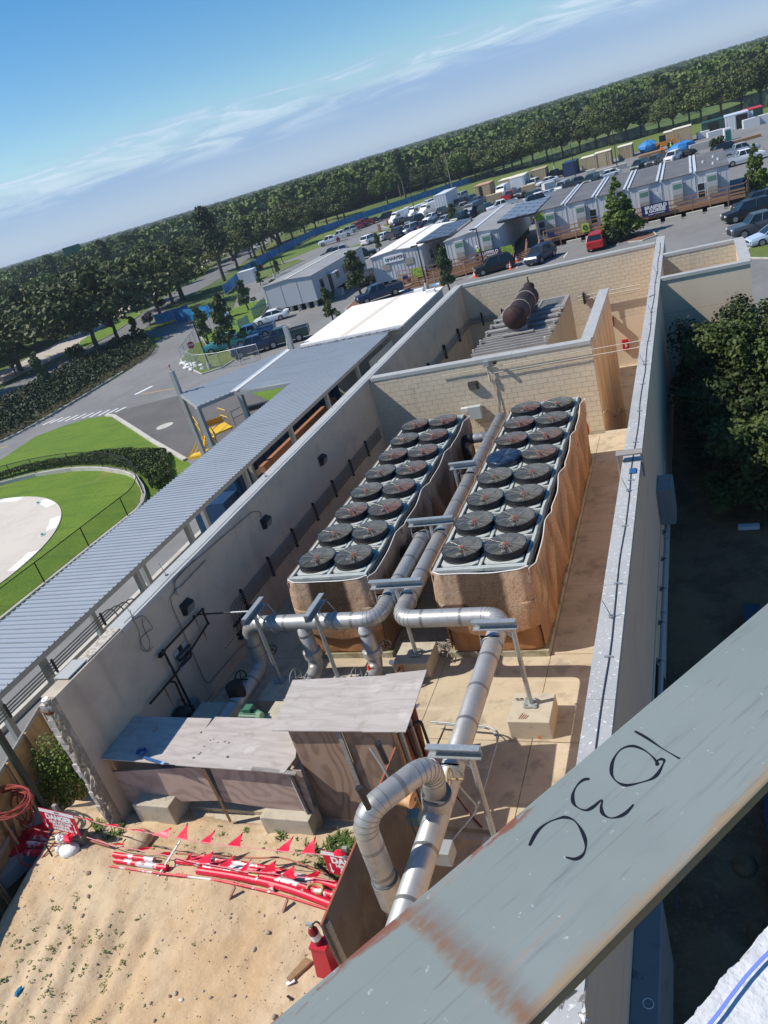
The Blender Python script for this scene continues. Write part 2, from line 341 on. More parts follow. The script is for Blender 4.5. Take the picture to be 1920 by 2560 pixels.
fld = [(-95,200),(-96,172),(-94,150),(-80,128),(-86,150),(-80.5,168),(-78.5,175),(-76,193),(-73.5,217),(-64,221),(-56,213),(-50,192),(-43,200),(-16,202),(-2,207),(40,215),(75,223),(90,240),(60,243),(-60,244),(-88,232)]
sheet('field',fld,-.012,mat('field_grass',(0.13,0.165,0.03),[('noise',.06,.35,.65,(0.10,0.17,0.022),.9),('fine',.8,.5,.7,(0.20,0.19,0.07),.5),('fine',5,.4,.7,(0.07,0.10,0.02),.5)],rough=.95))
m_water = mat('pond_water',(0.02,0.035,0.05),rough=.06,spec=.9,bump=(.12,3,.02))
pond = [(-75,262),(-60,257),(-40,254),(-20,252),(0,244),(14,232),(30,226),(60,228),(60,290),(25,310),(-10,306),(-24,298),(-40,280),(-60,272)]
sheet('pond',pond,0.0,m_water)
spit = [(-12,268),(-4,262),(6,262),(15,275),(12,296),(0,306),(-14,300)]
sheet('pond_bank',spit,0.05,m_ground)
sheet('highway',[(-1400,1150),(-760,905),(-230,770),(-196,790),(-84,648),(60,560),(60,590),(-84,672),(-190,815),(-235,800),(-760,940),(-1400,1190)],0.06,m_asph)
sheet('far_meadow',[(-170,470),(-60,420),(60,420),(120,470),(40,560),(-90,640),(-190,640)],0.0,m_rough)
# road markings
def stroke(name,p0,p1,wd,mt,z=.009):
    a,b_ = Vector((p0[0],p0[1],z)),Vector((p1[0],p1[1],z)); d = (b_-a).normalized(); s_ = Vector((-d.y,d.x,0))*wd/2
    b = MB(); b.add([a-s_,b_-s_,b_+s_,a+s_],[(0,1,2,3)]); return struct(b.build(name,mt))
rcw = RG(0,1000,3.95)
for q in [((420,250),(545,190)),((495,232),(620,172)),((570,220),(695,160)),((645,210),(770,148)),((725,197),(850,135)),((808,182),(925,125)),((885,172),(1005,108)),((970,158),(1085,95)),((1045,145),(1165,82)),((1140,122),(1245,68))]:
    a,b_ = pix(rcw,*q); stroke('crosswalk_bar',a,b_,.3,m_white,.011)
a,b_ = pix(r9,(700,180),(790,135)); stroke('stop_line',a,b_,.5,m_white,.011)
a,b_ = pix(r9,(730,178),(905,148)); stroke('lane_line',a,b_,.16,m_yel,.011)
a,b_ = pix(r9,(-20,462),(40,448)); stroke('lane_line',a,b_,.16,m_yel,.011)
a,b_ = pix(r64,(1270,662),(1345,622)); stroke('stop_line',a,b_,.45,m_white,.011)
a,b_ = pix(r64,(1060,750),(1195,665)); stroke('road_edge_line',a,b_,.35,m_white,.011)
a,b_ = pix(r64,(230,985),(330,935)); stroke('road_edge_line',a,b_,.3,m_white,.011)
for q in [((480,1030),(650,990)),((470,1085),(600,1065)),((600,1000),(840,962)),((720,1018),(800,1003))]:
    a,b_ = pix(r44,*q); stroke('bay_line',a,b_,.12,m_white,.007)
for q in [((290,1600),(680,1520)),((640,1300),(800,1270)),((850,1735),(1230,1630)),((930,1890),(1200,1815))]:
    a,b_ = pix(RG(1780,440,11.06),*q); stroke('bay_line',a,b_,.12,m_white,.007)
for q in [((570,700),(640,640)),((790,1100),(820,1070))]:
    pass
a,b_ = pix(r78,(600,1090),(700,1015)); stroke('crosswalk_bar',a,b_,1.0,m_white,.007)
a,b_ = pix(r78,(930,1005),(1230,950)); stroke('lane_line',a,b_,.18,m_yel,.007)
a,b_ = pix(RG(880,640,4.608),(620,440),(730,360)); stroke('bay_line',a,b_,.2,m_blue,.007)
a,b_ = pix(RG(880,640,4.608),(790,400),(870,345)); stroke('bay_line',a,b_,.35,m_blue,.007)
a,b_ = pix(RG(880,640,4.608),(1350,255),(1415,215)); stroke('bay_line',a,b_,.12,m_white,.007)
a,b_ = pix(rb,(775,975),(793,952)); stroke('bay_line',a,b_,.12,m_white,.007)
a,b_ = pix(rb,(572,1020),(582,1002)); stroke('bay_line',a,b_,.12,m_white,.007)
for q in [(545,410),(1005,315)]:
    c = G(*RG(880,640,4.608)(*q)); b = MB(); b.add([(c.x+1.0*math.cos(t*.7854),c.y+1.0*math.sin(t*.7854),.008) for t in range(8)],[tuple(range(8))]); struct(b.build('accessible_bay_symbol',m_blue))
    b = MB(); b.add([(c.x+.45*math.cos(t*.7854),c.y+.45*math.sin(t*.7854),.012) for t in range(8)],[tuple(range(8))]); struct(b.build('accessible_bay_symbol',m_white))
# manhole,kerb of the apron,dock pad
c = G(*r9(855,343)); b = MB(); b.cyl((c.x,c.y,.0),(c.x,c.y,.03),.75,n=20); tag(b.build('manhole_cover',m_kerb),'pale round utility cover set in the dark dock apron','manhole')
kp = pix(r9,(552,290),(590,292),(700,362),(800,428),(962,522))
b = MB()
for a,c in zip(kp[:-1],kp[1:]): b.beam((a.x,a.y,.07),(c.x,c.y,.07),.35,.16)
struct(b.build('apron_kerb',m_kerb))
b = MB()
for a,c in zip(pix(r9,(-60,455),(90,385),(200,325),(430,190)),pix(r9,(90,385),(200,325),(430,190),(640,62))): b.beam((a.x,a.y,.06),(c.x,c.y,.06),.3,.14)
struct(b.build('drive_kerb',m_kerb))
sheet('dock_pad',[(-33.5,40.2),(-33.5,43.2),(-29,43.2),(-24,43.2),(-24,37.4),(-30.5,37.4)],.02,m_pale)
# ---- landing circle,ring of lawn,retaining wall with fence
m_pad = mat('landing_concrete',(0.60,0.535,0.46),[('noise',.3,.4,.65,(0.53,0.47,0.41),.8),('fine',2,.5,.72,(0.45,0.40,0.35),.4)],rough=.88)
m_markw = mat('landing_marking',(0.82,0.81,0.76),[('fine',2,.5,.75,(0.6,0.58,0.54),.5)],rough=.8)
hc = Vector((-52.0,25.5,0)); hr = 14.2
dc = Vector((-47.6,31.3,0)); 
ring = [G(*r9(*q)) for q in [(0,720),(90,712),(150,712),(210,722),(262,745),(300,785),(322,830),(318,880),(285,930),(200,985),(110,1062),(0,1165)]]
# circle fitted through the traced edge of the landing circle
A_ = np.array([[2*p.x,2*p.y,1] for p in ring]); B_ = np.array([p.x**2+p.y**2 for p in ring]); s_ = np.linalg.lstsq(A_,B_,rcond=None)[0]
hc = Vector((s_[0],s_[1],0)); hr = math.sqrt(s_[2]+s_[0]**2+s_[1]**2)
sectors = 16
for i in range(sectors):
    t0,t1 = 2*math.pi*i/sectors+.15,2*math.pi*(i+1)/sectors+.15
    b = MB(); ps = [(hc.x,hc.y)]+[(hc.x+hr*math.cos(t0+(t1-t0)*k/6),hc.y+hr*math.sin(t0+(t1-t0)*k/6)) for k in range(7)]
    cc = (sum(p[0] for p in ps)/8,sum(p[1] for p in ps)/8); ps = [(cc[0]+(p[0]-cc[0])*.997,cc[1]+(p[1]-cc[1])*.997) for p in ps]
    b.prism(ps,0.0,0.06); struct(b.build('landing_slab',m_pad))
for i in range(14):
    t0 = 2*math.pi*i/14+.06; t1 = t0+2*math.pi/14*.42; b = MB()
    vs_ = [(hc.x+r_*math.cos(t),hc.y+r_*math.sin(t),.066) for r_ in (hr-.75,hr-.05) for t in (t0,(t0+t1)/2,t1)]
    b.add(vs_,[(0,3,4,1),(1,4,5,2)]); struct(b.build('landing_edge_mark',m_markw))
for q in [(200,747),(222,912)]:
    c = G(*r9(*q)); t = thing('landing_light','green inset light near the rim of the landing circle, '+('far one' if q[1] < 800 else 'near one'),'light',(c.x,c.y,.06),group='green landing circle lights')
    b = MB(); b.lathe((c.x,c.y,.06),[(.22,0),(.2,.05)],12); b.build('housing',mat('pale_metal',(0.6,0.6,0.58),rough=.5),t)
    b = MB(); b.lathe((c.x,c.y,.11),[(.11,0),(.08,.06)],10); b.build('lens',mat('green_lens',(0.02,0.35,0.22),rough=.2),t)
# ================================================================== SERVICE YARD
ZY = 4.0; ZT = 7.55
m_conc = mat('yard_concrete',(0.50,0.415,0.29),[('noise',.9,.4,.62,(0.42,0.345,0.24),.9),('fine',2.2,.50,.70,(0.27,0.225,0.165),.75),('noise',(.5,2.5,1),.55,.68,(0.56,0.48,0.36),.6),('fine',14,.55,.72,(0.30,0.25,0.18),.5),('noise',.45,.60,.72,(0.22,0.20,0.15),.55)],rough=.88,bump=(.15,30,.01))
m_concg = mat('pad_concrete',(0.47,0.42,0.33),[('fine',3,.45,.7,(0.36,0.32,0.25),.7),('noise',6,.6,.72,(0.26,0.24,0.19),.5)],rough=.88,bump=(.15,30,.01))
m_stucco = mat('stucco_beige',(0.50,0.425,0.335),[('noise',(.4,.4,.9),.4,.65,(0.57,0.475,0.36),.9),('fine',1.1,.48,.7,(0.39,0.33,0.265),.65),('noise',(1.3,1.3,.12),.55,.72,(0.36,0.30,0.23),.6),('noise',(.5,.35,.5),.58,.7,(0.42,0.33,0.30),.6),('fine',9,.55,.72,(0.45,0.39,0.30),.4)],rough=.92,bump=(.25,25,.01),brick=((rad(90),0,rad(90)),.35))
m_smooth = mat('stucco_tan',(0.66,0.55,0.41),[('noise',(.5,.5,.15),.45,.68,(0.60,0.50,0.37),.8),('fine',2,.5,.75,(0.52,0.45,0.35),.4)],rough=.92,bump=(.15,40,.006))
m_stain = mat('stucco_stained',(0.66,0.54,0.37),[('noise',(2.5,2.5,.25),.45,.65,(0.46,0.31,0.15),.75),('noise',(1.5,1.5,.2),.55,.7,(0.36,0.31,0.24),.7),('fine',6,.5,.7,(0.55,0.48,0.37),.5)],rough=.92,bump=(.15,30,.01))
m_block = mat('painted_block',(0.66,0.565,0.42),[('noise',.7,.4,.65,(0.62,0.53,0.39),.8),('random',1,.2,1,(0.60,0.515,0.39),.6),('fine',22,.5,.72,(0.38,0.335,0.26),.45),('noise',(1.2,1.2,.25),.58,.7,(0.37,0.33,0.27),.45)],rough=.92,bump=(.3,60,.006))
m_joint = mat('block_joint',(0.50,0.43,0.32),[('fine',6,.5,.7,(0.25,0.22,0.17),.5)],rough=.95)
m_cap = mat('coping_metal',(0.46,0.455,0.43),[('noise',.8,.4,.65,(0.41,0.405,0.385),.8),('noise',14,.64,.70,(0.78,0.78,0.76),.8),('fine',30,.55,.72,(0.33,0.34,0.34),.4)],rough=.55,metal=.1)
m_cap2 = mat('coping_metal_spotted',(0.45,0.445,0.43),[('noise',1.0,.4,.65,(0.40,0.395,0.38),.8),('noise',11,.60,.66,(0.80,0.80,0.79),.9),('noise',26,.63,.67,(0.82,0.82,0.8),.9)],rough=.55,metal=.1)
m_dgrey = mat('grey_steel_paint',(0.20,0.215,0.22),[('fine',5,.5,.7,(0.15,0.16,0.165),.6)],rough=.55)
m_galv = mat('galvanised_steel',(0.42,0.45,0.46),[('cell',25,.2,.9,(0.34,0.365,0.375),.7),('fine',4,.55,.72,(0.28,0.29,0.29),.5)],rough=.5,metal=.55)
m_black = mat('black_metal',(0.018,0.018,0.02),[('fine',12,.5,.72,(0.045,0.042,0.04),.7)],rough=.5)
m_cond = mat('conduit_grey',(0.20,0.185,0.165),[('fine',6,.5,.7,(0.13,0.12,0.11),.6)],rough=.55,metal=.3)
m_condl = mat('conduit_painted',(0.50,0.46,0.38),rough=.6)
m_cable = mat('cable_dark',(0.06,0.06,0.075),rough=.6)
m_strap = mat('strap_blue',(0.02,0.09,0.25),rough=.7)
# --- slab,poured in panels
xs = [-12.85,-10.82,-6.72,-4.12,-2.17]; ys = [9.6,11.9,14.78,17.7,20.58,23.5,26.5,28.0]
b = MB(); b.box(-13.2,-1.85,9.4,28.3,1.0,3.9); yard = struct(b.build('yard_floor',m_joint))
rr = random.Random(3)
for i in range(len(xs)-1):
    for j in range(len(ys)-1):
        g_ = .008; b = MB(); b.box(xs[i]+g_,xs[i+1]-g_,ys[j]+g_,ys[j+1]-g_,3.9,ZY+rr.uniform(-.003,.003)); b.build('slab_panel',m_conc,yard)
b = MB(); b.box(-3.97,-2.17,28.3,44.3,0.9,1.25); b.box(-12.85,-3.97,28.3,44.3,0.9,1.25); struct(b.build('lower_yard_floor',m_conc))
st = thing('concrete_stairs','concrete steps going down between the short wall and the long grey-capped wall','stairs',(-3.1,28.3,1.25))
for k in range(14):
    b = MB(); b.box(-3.95,-2.19,28.02+k*.28,28.02+(k+1)*.28,1.25,ZY-.02-.19*k); b.build('step',m_concg,st)
t = thing('handrail','bent pale metal handrail on the tan wall beside the steps','handrail',(-3.9,28.1,3.5))
b = MB(); b.tube([(-3.9,28.07,4.8),(-3.88,28.96,4.62),(-3.88,31.85,3.16),(-3.88,33.17,3.0),(-3.88,35.91,1.75)],.022,8); b.build('rail',m_condl,t)
for y_,z_ in ((29.5,4.35),(31.5,3.3),(34.4,2.35)):
    b = MB(); b.cyl((-3.97,y_,z_-.05),(-3.88,y_,z_),.012,n=6); b.build('bracket',m_dgrey,t)
def coping(wall,x0,x1,y0,y1,zt,mt=m_cap,seg=3.05,axis='y',drop=.13,skip=0):
    L_ = (y1-y0) if axis == 'y' else (x1-x0); k = max(1,int(round(L_/seg))); o_ = .035
    for i in range(k):
        if axis == 'y':
            a = y0+L_*i/k+.004; c = y0+L_*(i+1)/k-.004; h = .0015*(i % 2)
            b = MB(); b.box(x0-o_,x1+o_,a,c,zt-.02+h,zt+h); b.box(x0-o_,x0-o_+.012,a,c,zt-drop,zt-.02+h); b.box(x1+o_-.012,x1+o_,a,c,zt-drop,zt-.02+h)
        else:
            a = x0+L_*i/k+.004; c = x0+L_*(i+1)/k-.004; h = .0015*(i % 2)
            b = MB(); b.box(a,c,y0-o_,y1+o_,zt-.02+h,zt+h); b.box(a,c,y0-o_,y0-o_+.012,zt-drop,zt-.02+h); b.box(a,c,y1+o_-.012,y1+o_,zt-drop,zt-.02+h)
        b.build('coping',mt,wall)
def blockwork(wall,x0,x1,y,z0,z1,limit=300,top_first=True):
    """running-bond blocks, each a piece, on the -Y face of a wall"""
    bw,bh,g_ = .4064,.2,.006; nz = int(round((z1-z0)/bh)); full = None; half = None; cnt = 0; rest = MB(); r_ = random.Random(11)
    cells = []
    for k in range(nz):
        zb = z1-bh*(k+1); x = x0-(bw/2 if k % 2 else 0)
        while x < x1-.02:
            a,c = max(x,x0),min(x+bw,x1)
            if c-a > .05: cells.append((a,c,zb))
            x += bw
    me = None
    for a,c,zb in cells:
        pr_ = .008+r_.uniform(-.003,.003)
        if cnt < limit:
            if abs((c-a)-bw) < .01:
                if full is None:
                    b = MB(); b.box(g_,bw-g_,-.02,.02,g_,bh-g_); full = b.build('block',m_block,wall,local=True); o = full
                else: o = full.copy(); COL.objects.link(o)
            else:
                b = MB(); b.box(g_,c-a-g_,-.02,.02,g_,bh-g_); o = b.build('block',m_block,wall,local=True)
            o.location = Vector((a,y-pr_+.018,zb))-wall.location; cnt += 1
        else: rest.box(a+g_,c-g_,y-pr_,y+.01,zb+g_,zb+bh-g_)
    if rest.v: rest.build('block',m_block,wall,kind='stuff')
# --- left wall
W = thing('long_wall','long beige stucco wall with metal coping, broken off at its near end above the dirt','wall',(-13.05,26,1.0))
b = MB(); b.box(-13.25,-12.85,9.10,44.6,1.0,ZT-.02); b.build('masonry',m_stucco,W)
coping(W,-13.27,-12.86,11.38,44.6,ZT,m_cap)
b = MB(); b.box(-13.33,-12.93,9.62,10.25,ZT+.005,ZT+.03); b.box(-13.33,-13.31,9.62,10.25,ZT-.1,ZT+.005); b.build('loose_coping',m_cap,W)
b = MB(); b.box(-13.24,-12.9,10.2,11.4,ZT-.02,ZT+.012); b.build('exposed_top',mat('broken_mortar',(0.55,0.50,0.42),[('fine',9,.45,.62,(0.26,0.23,0.19),.9),('noise',5,.55,.7,(0.42,0.30,0.2),.6)],rough=.95,bump=(.8,20,.03)),W)
m_brok = MATS['broken_mortar']
m_rub = mat('rubble_face',(0.37,0.325,0.265),[('vor',7,.05,.35,(0.27,0.235,0.19),.9),('fine',6,.45,.65,(0.50,0.43,0.34),.8),('noise',3,.6,.7,(0.13,0.11,0.09),.8)],rough=.95,bump=[(.9,9,.06),(.6,40,.02)])
# broken end: ragged face,pale face blocks down its outer edge
rr = random.Random(5)
def ragged(x0,x1,z0,z1,yb,nx,nz,amp,name,mt,tilt=0.0):
    vs_ = []; fs_ = []
    for k in range(nz+1):
        for i in range(nx+1):
            z = z0+(z1-z0)*k/nz; x = x0+(x1-x0)*i/nx; e = 0 if i in (0,nx) else 1
            y = yb-tilt*(z1-z)/(z1-z0)+rr.uniform(-amp,amp)*(0.4+.6*e)
            vs_.append((x+rr.uniform(-.02,.02)*e,y,z+(rr.uniform(-.03,.03) if 0 < k < nz else 0)))
    for k in range(nz):
        for i in range(nx): a = k*(nx+1)+i; fs_.append((a,a+1,a+nx+2,a+nx+1))
    nb = len(vs_); q = [(x0,yb+.098,z0),(x1,yb+.098,z0),(x1,yb+.098,z1),(x0,yb+.098,z1)]; vs_ += q
    le = [k*(nx+1) for k in range(nz+1)]; re_ = [k*(nx+1)+nx for k in range(nz+1)]
    fs_.append(tuple(le[::-1]+[nb,nb+3][::1])[:]) ; fs_.append(tuple(re_+[nb+2,nb+1])); fs_.append(tuple([nz*(nx+1)+i for i in range(nx+1)]+[nb+2,nb+3]))
    b = MB(); b.add(vs_,fs_); return b.build(name,mt,W)
ragged(-13.1,-12.853,3.4,ZT-.02,9.0,5,34,.055,'broken_end',m_rub,.1)
m_pblk = mat('pale_face_block',(0.50,0.46,0.42),[('fine',5,.45,.7,(0.40,0.365,0.33),.8),('random',1,0,1,(0.56,0.52,0.47),.8)],rough=.92,bump=(.3,40,.01))
for k in range(17):
    y0_ = 8.98+rr.uniform(-.03,.03); b = MB(); z0_ = 3.95+.203*k
    b.hexa([(-13.27+rr.uniform(0,.015),y0_,z0_+.004),(-13.1,y0_+rr.uniform(-.02,.03),z0_+.004),(-13.1,9.4,z0_+.004),(-13.27,9.4,z0_+.004),(-13.27,y0_,z0_+.199),(-13.1,y0_+rr.uniform(-.02,.03),z0_+.199),(-13.1,9.4,z0_+.199),(-13.27,9.4,z0_+.199)])
    b.build('block',m_pblk,W)
t = thing('broken_pipe_stub','short white pipe stub with rusty rebar poking from the broken top of the long wall','pipe',(-13.1,9.1,ZT-.1))
b = MB(); b.cyl((-13.08,9.08,ZT-.32),(-13.08,9.03,ZT-.02),.075,n=12); b.build('stub',m_markw,t)
m_rust = mat('rusty_steel',(0.16,0.065,0.03),[('fine',10,.4,.7,(0.07,0.035,0.02),.8)],rough=.85)
for k in range(5):
    b = MB(); z_ = ZT-.25-.03*k; b.tube([(-13.3+.03*k,8.95,z_),(-13.1,8.88+.02*k,z_-.02),(-12.95,8.98,z_-.05+.02*k)],.009,6); b.build('rebar',m_rust,t)
for z_,y_ in ((6.2,8.84),(5.0,8.87),(4.6,8.85)):
    b = MB(); b.tube([(-13.0,y_+.08,z_),(-12.97,y_-.04,z_+.03),(-12.9,y_+.05,z_+.08)],.008,5); b.build('rebar',m_rust,t)
# --- back wall,short wall,far wall,right wall,wing
BW = thing('yard_back_wall','beige block wall with metal coping behind the two chillers','wall',(-8.4,28.3,4))
b = MB(); b.box(-12.85,-3.97,28.32,28.66,1.25,ZT-.02); b.build('masonry',m_joint,BW); coping(BW,-12.78,-3.97,28.32,28.66,ZT,m_cap,axis='x')
blockwork(BW,-12.85,-3.97,28.32,ZY+.02,ZT-.12)
SW = thing('short_wall','stained tan return wall with speckled coping at the head of the steps','wall',(-4.1,32.2,1.25))
b = MB(); b.box(-4.30,-3.97,28.66,36.1,1.25,ZT-.02); b.build('masonry',m_stain,SW); coping(SW,-4.31,-3.96,28.70,36.1,ZT,m_cap2)
b = MB(); b.box(-3.968,-3.964,28.34,28.66,1.25,ZT-.13); b.build('end_face',m_stain,BW)
FW = thing('far_wall','block wall with metal coping closing the far end of the enclosure','wall',(-7.5,44.3,1.25))
b = MB(); b.box(-12.85,-2.19,44.32,44.68,0.2,ZT-.02); b.build('masonry',m_joint,FW); coping(FW,-12.8,-2.2,44.32,44.68,ZT,m_cap,axis='x')
blockwork(FW,-12.85,-2.19,44.32,4.0,ZT-.12)
b = MB(); b.box(-12.85,-2.19,44.30,44.32,1.25,4.0); b.build('plaster_band',m_smooth,FW)
RW = thing('boundary_wall','tall wall along the hedge with wide white-spotted grey coping and a cable on top','wall',(-2,24,0))
m_out = mat('stucco_outer',(0.76,0.53,0.36),[('noise',(.6,.6,.1),.45,.7,(0.67,0.47,0.32),.6),('fine',8,.5,.7,(0.72,0.51,0.35),.4),('noise',(2,.15,2),.6,.68,(0.55,0.38,0.27),.4)],rough=.92,bump=(.15,50,.006))
b = MB(); b.box(-2.14,-1.80,-6,45.9,0.5,ZT-.02); b.build('masonry',m_out,RW); coping(RW,-2.14,-1.79,3.0,45.9,ZT,m_cap2)
b = MB(); b.tube(fillet([(-1.93+.025*math.sin(i*1.9),5+i*1.35,ZT+.012) for i in range(30)],.4,3),.011,6); b.build('cable',m_cable,RW)
for i in range(18): b = MB(); b.box(-1.99,-1.86,5.9+i*2.1,5.93+i*2.1,ZT+.002,ZT+.028); b.build('cable_clip',m_galv,RW)
b = MB(); b.tube([(-1.95,33.2,ZT+.015),(-2.1,33.0,ZT+.02),(-2.24,32.6,ZT-.2),(-2.24,32.4,ZT-.6)],.012,6); b.build('cable',m_cable,RW)
for p,w_ in zip([(-1.95,15.9),(-1.95,24.5),(-1.95,30.6),(-1.93,37.0),(-1.96,11.2)],('second','third','fourth','fifth and farthest','first and nearest')):
    b = MB(); b.cyl((p[0],p[1],ZT),(p[0]-.1,p[1]-.02,ZT+.36),.009,.006,6); b.cyl((p[0],p[1],ZT),(p[0],p[1],ZT+.03),.05,n=8)
    tag(b.build('air_terminal',m_dgrey),w_+' thin lightning rod along the spotted coping of the boundary wall','lightning rod','lightning rods on the boundary wall')
for w_,p in zip(('nearest','second','third','fourth','farthest'),[G(*RG(0,1500,2.074)(690,90),ZT),G(*RG(380,1400,4.1475)(150,160),ZT),G(*RG(430,960,4.1475)(975,960),ZT),G(*RG(700,700,2.074)(265,660),ZT),G(*RG(700,700,2.074)(500,430),ZT)]):
    b = MB(); b.cyl(p,(p[0]-.08,p[1]+.02,ZT+.36),.008,.006,6); b.cyl(p,(p[0],p[1],ZT+.03),.045,n=8)
    tag(b.build('air_terminal',m_dgrey),w_+' thin lightning rod along the coping of the long stucco wall','lightning rod','lightning rods on the long wall')
b = MB(); b.tube([(-12.93+.02*math.sin(i*2.3),11.6+i*1.1,ZT+.012) for i in range(29)],.007,5); b.build('cable',m_galv,W)
t = thing('weathered_board','short grey board lying across the spotted coping','board',(-2,17.5,ZT+.2))
m_wgrey = mat('grey_lumber',(0.30,0.275,0.255),[('fine',(2,30,30),.45,.65,(0.19,0.17,0.155),.8),('fine',9,.55,.7,(0.38,0.35,0.32),.5)],rough=.9)
b = MB(); b.obox((-2.0,17.5,ZT+.21),(.6,.27,.04),rad(2)); b.build('plank',m_wgrey,t)
for x_ in (-2.27,-1.73): b = MB(); b.box(x_-.02,x_+.02,17.42,17.56,ZT-.42,ZT+.19); b.build('cleat',m_wgrey,t)
b = MB(); b.box(-1.98,-1.83,16.75,17.0,ZT+.005,ZT+.03); tag(b.build('connection_plate',m_strap),'small blue plate on the spotted coping next to the weathered board','plate')
WG = thing('wing_walls','roofless tan wing with grey coping behind the hedge, right of the boundary wall','wall',(0,38,0))
b = MB(); b.box(-1.80,1.75,35.95,36.25,0,5.97); b.box(-1.80,1.75,35.965,36.25,5.99,ZT-.02); b.build('front',m_smooth,WG)
b = MB(); b.box(-1.80,1.75,40.9,41.2,0,ZT-.02); b.build('rear',m_joint,WG); b = MB(); b.box(1.42,1.75,36.25,40.9,0,ZT-.02); b.build('side',m_smooth,WG)
blockwork(WG,-1.80,1.42,40.9,3.0,ZT-.12,200)
coping(WG,-1.78,1.78,35.95,36.25,ZT,m_cap,axis='x'); coping(WG,-1.78,1.78,40.9,41.2,ZT,m_cap,axis='x'); coping(WG,1.42,1.78,36.31,40.85,ZT,m_cap2)
# exterior ground of the hedge side,and its dark neighbour wall
m_dirt = mat('brown_dirt',(0.23,0.125,0.06),[('fine',1.2,.4,.65,(0.13,0.07,0.035),.9),('fine',12,.5,.7,(0.31,0.18,0.095),.5)],rough=.95,bump=[(.8,3,.12),(.6,25,.03)])  # dark warm brown soil with darker and paler speckle
b = MB(); nx,ny = 40,90; vs_ = []; rr = random.Random(8)
for j in range(ny+1):
    for i in range(nx+1): vs_.append((-1.8+i*.45,-6+j*.466,2.0+rr.uniform(-.03,.03)+.05*math.sin(i*.9+j*.37)))
b.add(vs_,[(j*(nx+1)+i,j*(nx+1)+i+1,(j+1)*(nx+1)+i+1,(j+1)*(nx+1)+i) for j in range(ny) for i in range(nx)]); struct(b.build('hedge_soil',m_dirt,smooth=True))
b = MB(); b.box(16.2,16.4,-6,36,-.03,2.2); b.box(1.8,16.2,35.9,36.1,-.03,2.1); tag(b.build('retaining_wall',m_kerb),'low concrete wall holding the soil of the hedge bed','wall')
def sits(p): return Vector(p)
# --- chiller-yard wall fittings
def wall_light(p,face,label,col=m_black,group='black wall lights over the yard'):
    """wedge-shaped wall pack; face +x for the long wall, -y for the back wall"""
    t = thing('wall_light',label,'wall light',p,group=group)
    if face == 'x':
        def q(a,b_,c): return (p[0]+b_,p[1]+a,p[2]+c)
    else:
        def q(a,b_,c): return (p[0]+a,p[1]-b_,p[2]+c)
    b = MB(); b.hexa([q(-.2,0,-.17),q(.2,0,-.17),q(.16,.12,-.16),q(-.16,.12,-.16),q(-.2,0,.17),q(.2,0,.17),q(.17,.2,.10),q(-.17,.2,.10)]); b.build('housing',col,t,bev=.012)
    b = MB(); b.hexa([q(-.155,.125,-.15),q(.155,.125,-.15),q(.165,.205,.07),q(-.165,.205,.07),q(-.155,.135,-.15),q(.155,.135,-.15),q(.165,.215,.07),q(-.165,.215,.07)]); b.build('lens',mat('light_lens',(0.20,0.19,0.17),rough=.3),t)
    return t
lp = [(XP(*RG(0,900,2.074)(1370,840),-12.85),'black wall light on the long wall above the middle of the left chiller row'),(XP(*RG(380,1400,4.1475)(345,485),-12.85),'black wall light nearest the broken end, above the black steam pipework'),(XP(*RG(700,700,2.074)(213,932),-12.85),'black wall light on the long wall nearest the back corner'),]
for p,l in lp: wall_light(p,'x',l)
wall_light(YP(*RG(700,700,2.074)(1003,545),28.32),'y','black wall light on the block wall behind the gap between the chillers')
# conduit banks
def xl(f,*q,d=.05): return [Vector((-12.85+d,XP(*f(*p),-12.85+d).y,XP(*f(*p),-12.85+d).z)) for p in q]
f1 = RG(380,1400,4.1475); f2 = RG(700,1000,3.606)
t = thing('conduit_bank','six parallel grey conduits strapped along the foot of the long wall','conduit',(-12.8,20,5.5))
pts0 = xl(f1,(800,500)); zb = pts0[0].z; yb0 = pts0[0].y
for k in range(6):
    z_ = zb-.085*k; y_ = yb0+.14*k
    P_ = [(-12.79,y_,zb-.95),(-12.79,y_,z_),(-12.79,26.6-.12*k,z_),(-12.79,26.9-.05*k,z_-.0),(-12.79,27.9,z_+.0)]
    b = MB(); b.tube(fillet(P_,.25,5),.017,8); b.build('conduit',m_cond,t)
for i in range(9):
    y_ = yb0+.75+i*1.75
    if y_ > 27.9: break
    b = MB(); b.box(-12.85,-12.765,y_-.022,y_+.022,zb-.56,zb+.12); b.build('strut',m_black,t)
for z_,w_ in ((zb-.55,.45),(zb-.85,.45),(zb-.98,.5)):
    b = MB(); b.box(-12.85,-12.76,yb0-.1,yb0+.95,z_-.022,z_+.022); b.build('strut',m_black,t)
rr = random.Random(2)
for k in range(6): b = MB(); b.box(-12.84,-12.72,yb0+.02+k*.15,yb0+.12+k*.15,zb-1.15+rr.uniform(-.06,.06),zb-.88); b.build('junction_box',m_dgrey,t)
t = thing('wall_conduit','thin conduit with a pale box beside the wall light nearest the broken end','conduit',(-12.8,12,6))
b = MB(); b.tube(fillet(xl(f1,(560,0),(285,290),(190,380),(205,470),(540,1240),(590,1280),(900,920),(1010,830)),.2,5),.013,6); b.build('conduit',m_cond,t)
b = MB(); b.tube(fillet(xl(f1,(440,0),(235,215),(240,320)),.2,5),.013,6); b.build('conduit',m_cond,t)
c = xl(f1,(268,325))[0]; b = MB(); b.obox(c,(.09,.11,.16)); b.build('junction_box',m_condl,t)
t = thing('wall_conduit','thin conduit arching down to the wall light above the middle of the left chiller row','conduit',(-12.8,16,7))
f3 = RG(0,900,2.074)
b = MB(); b.tube(fillet(xl(f3,(900,1155),(905,1130),(1310,785),(1350,785),(1358,815)),.15,5),.012,6); b.build('conduit',m_cond,t)
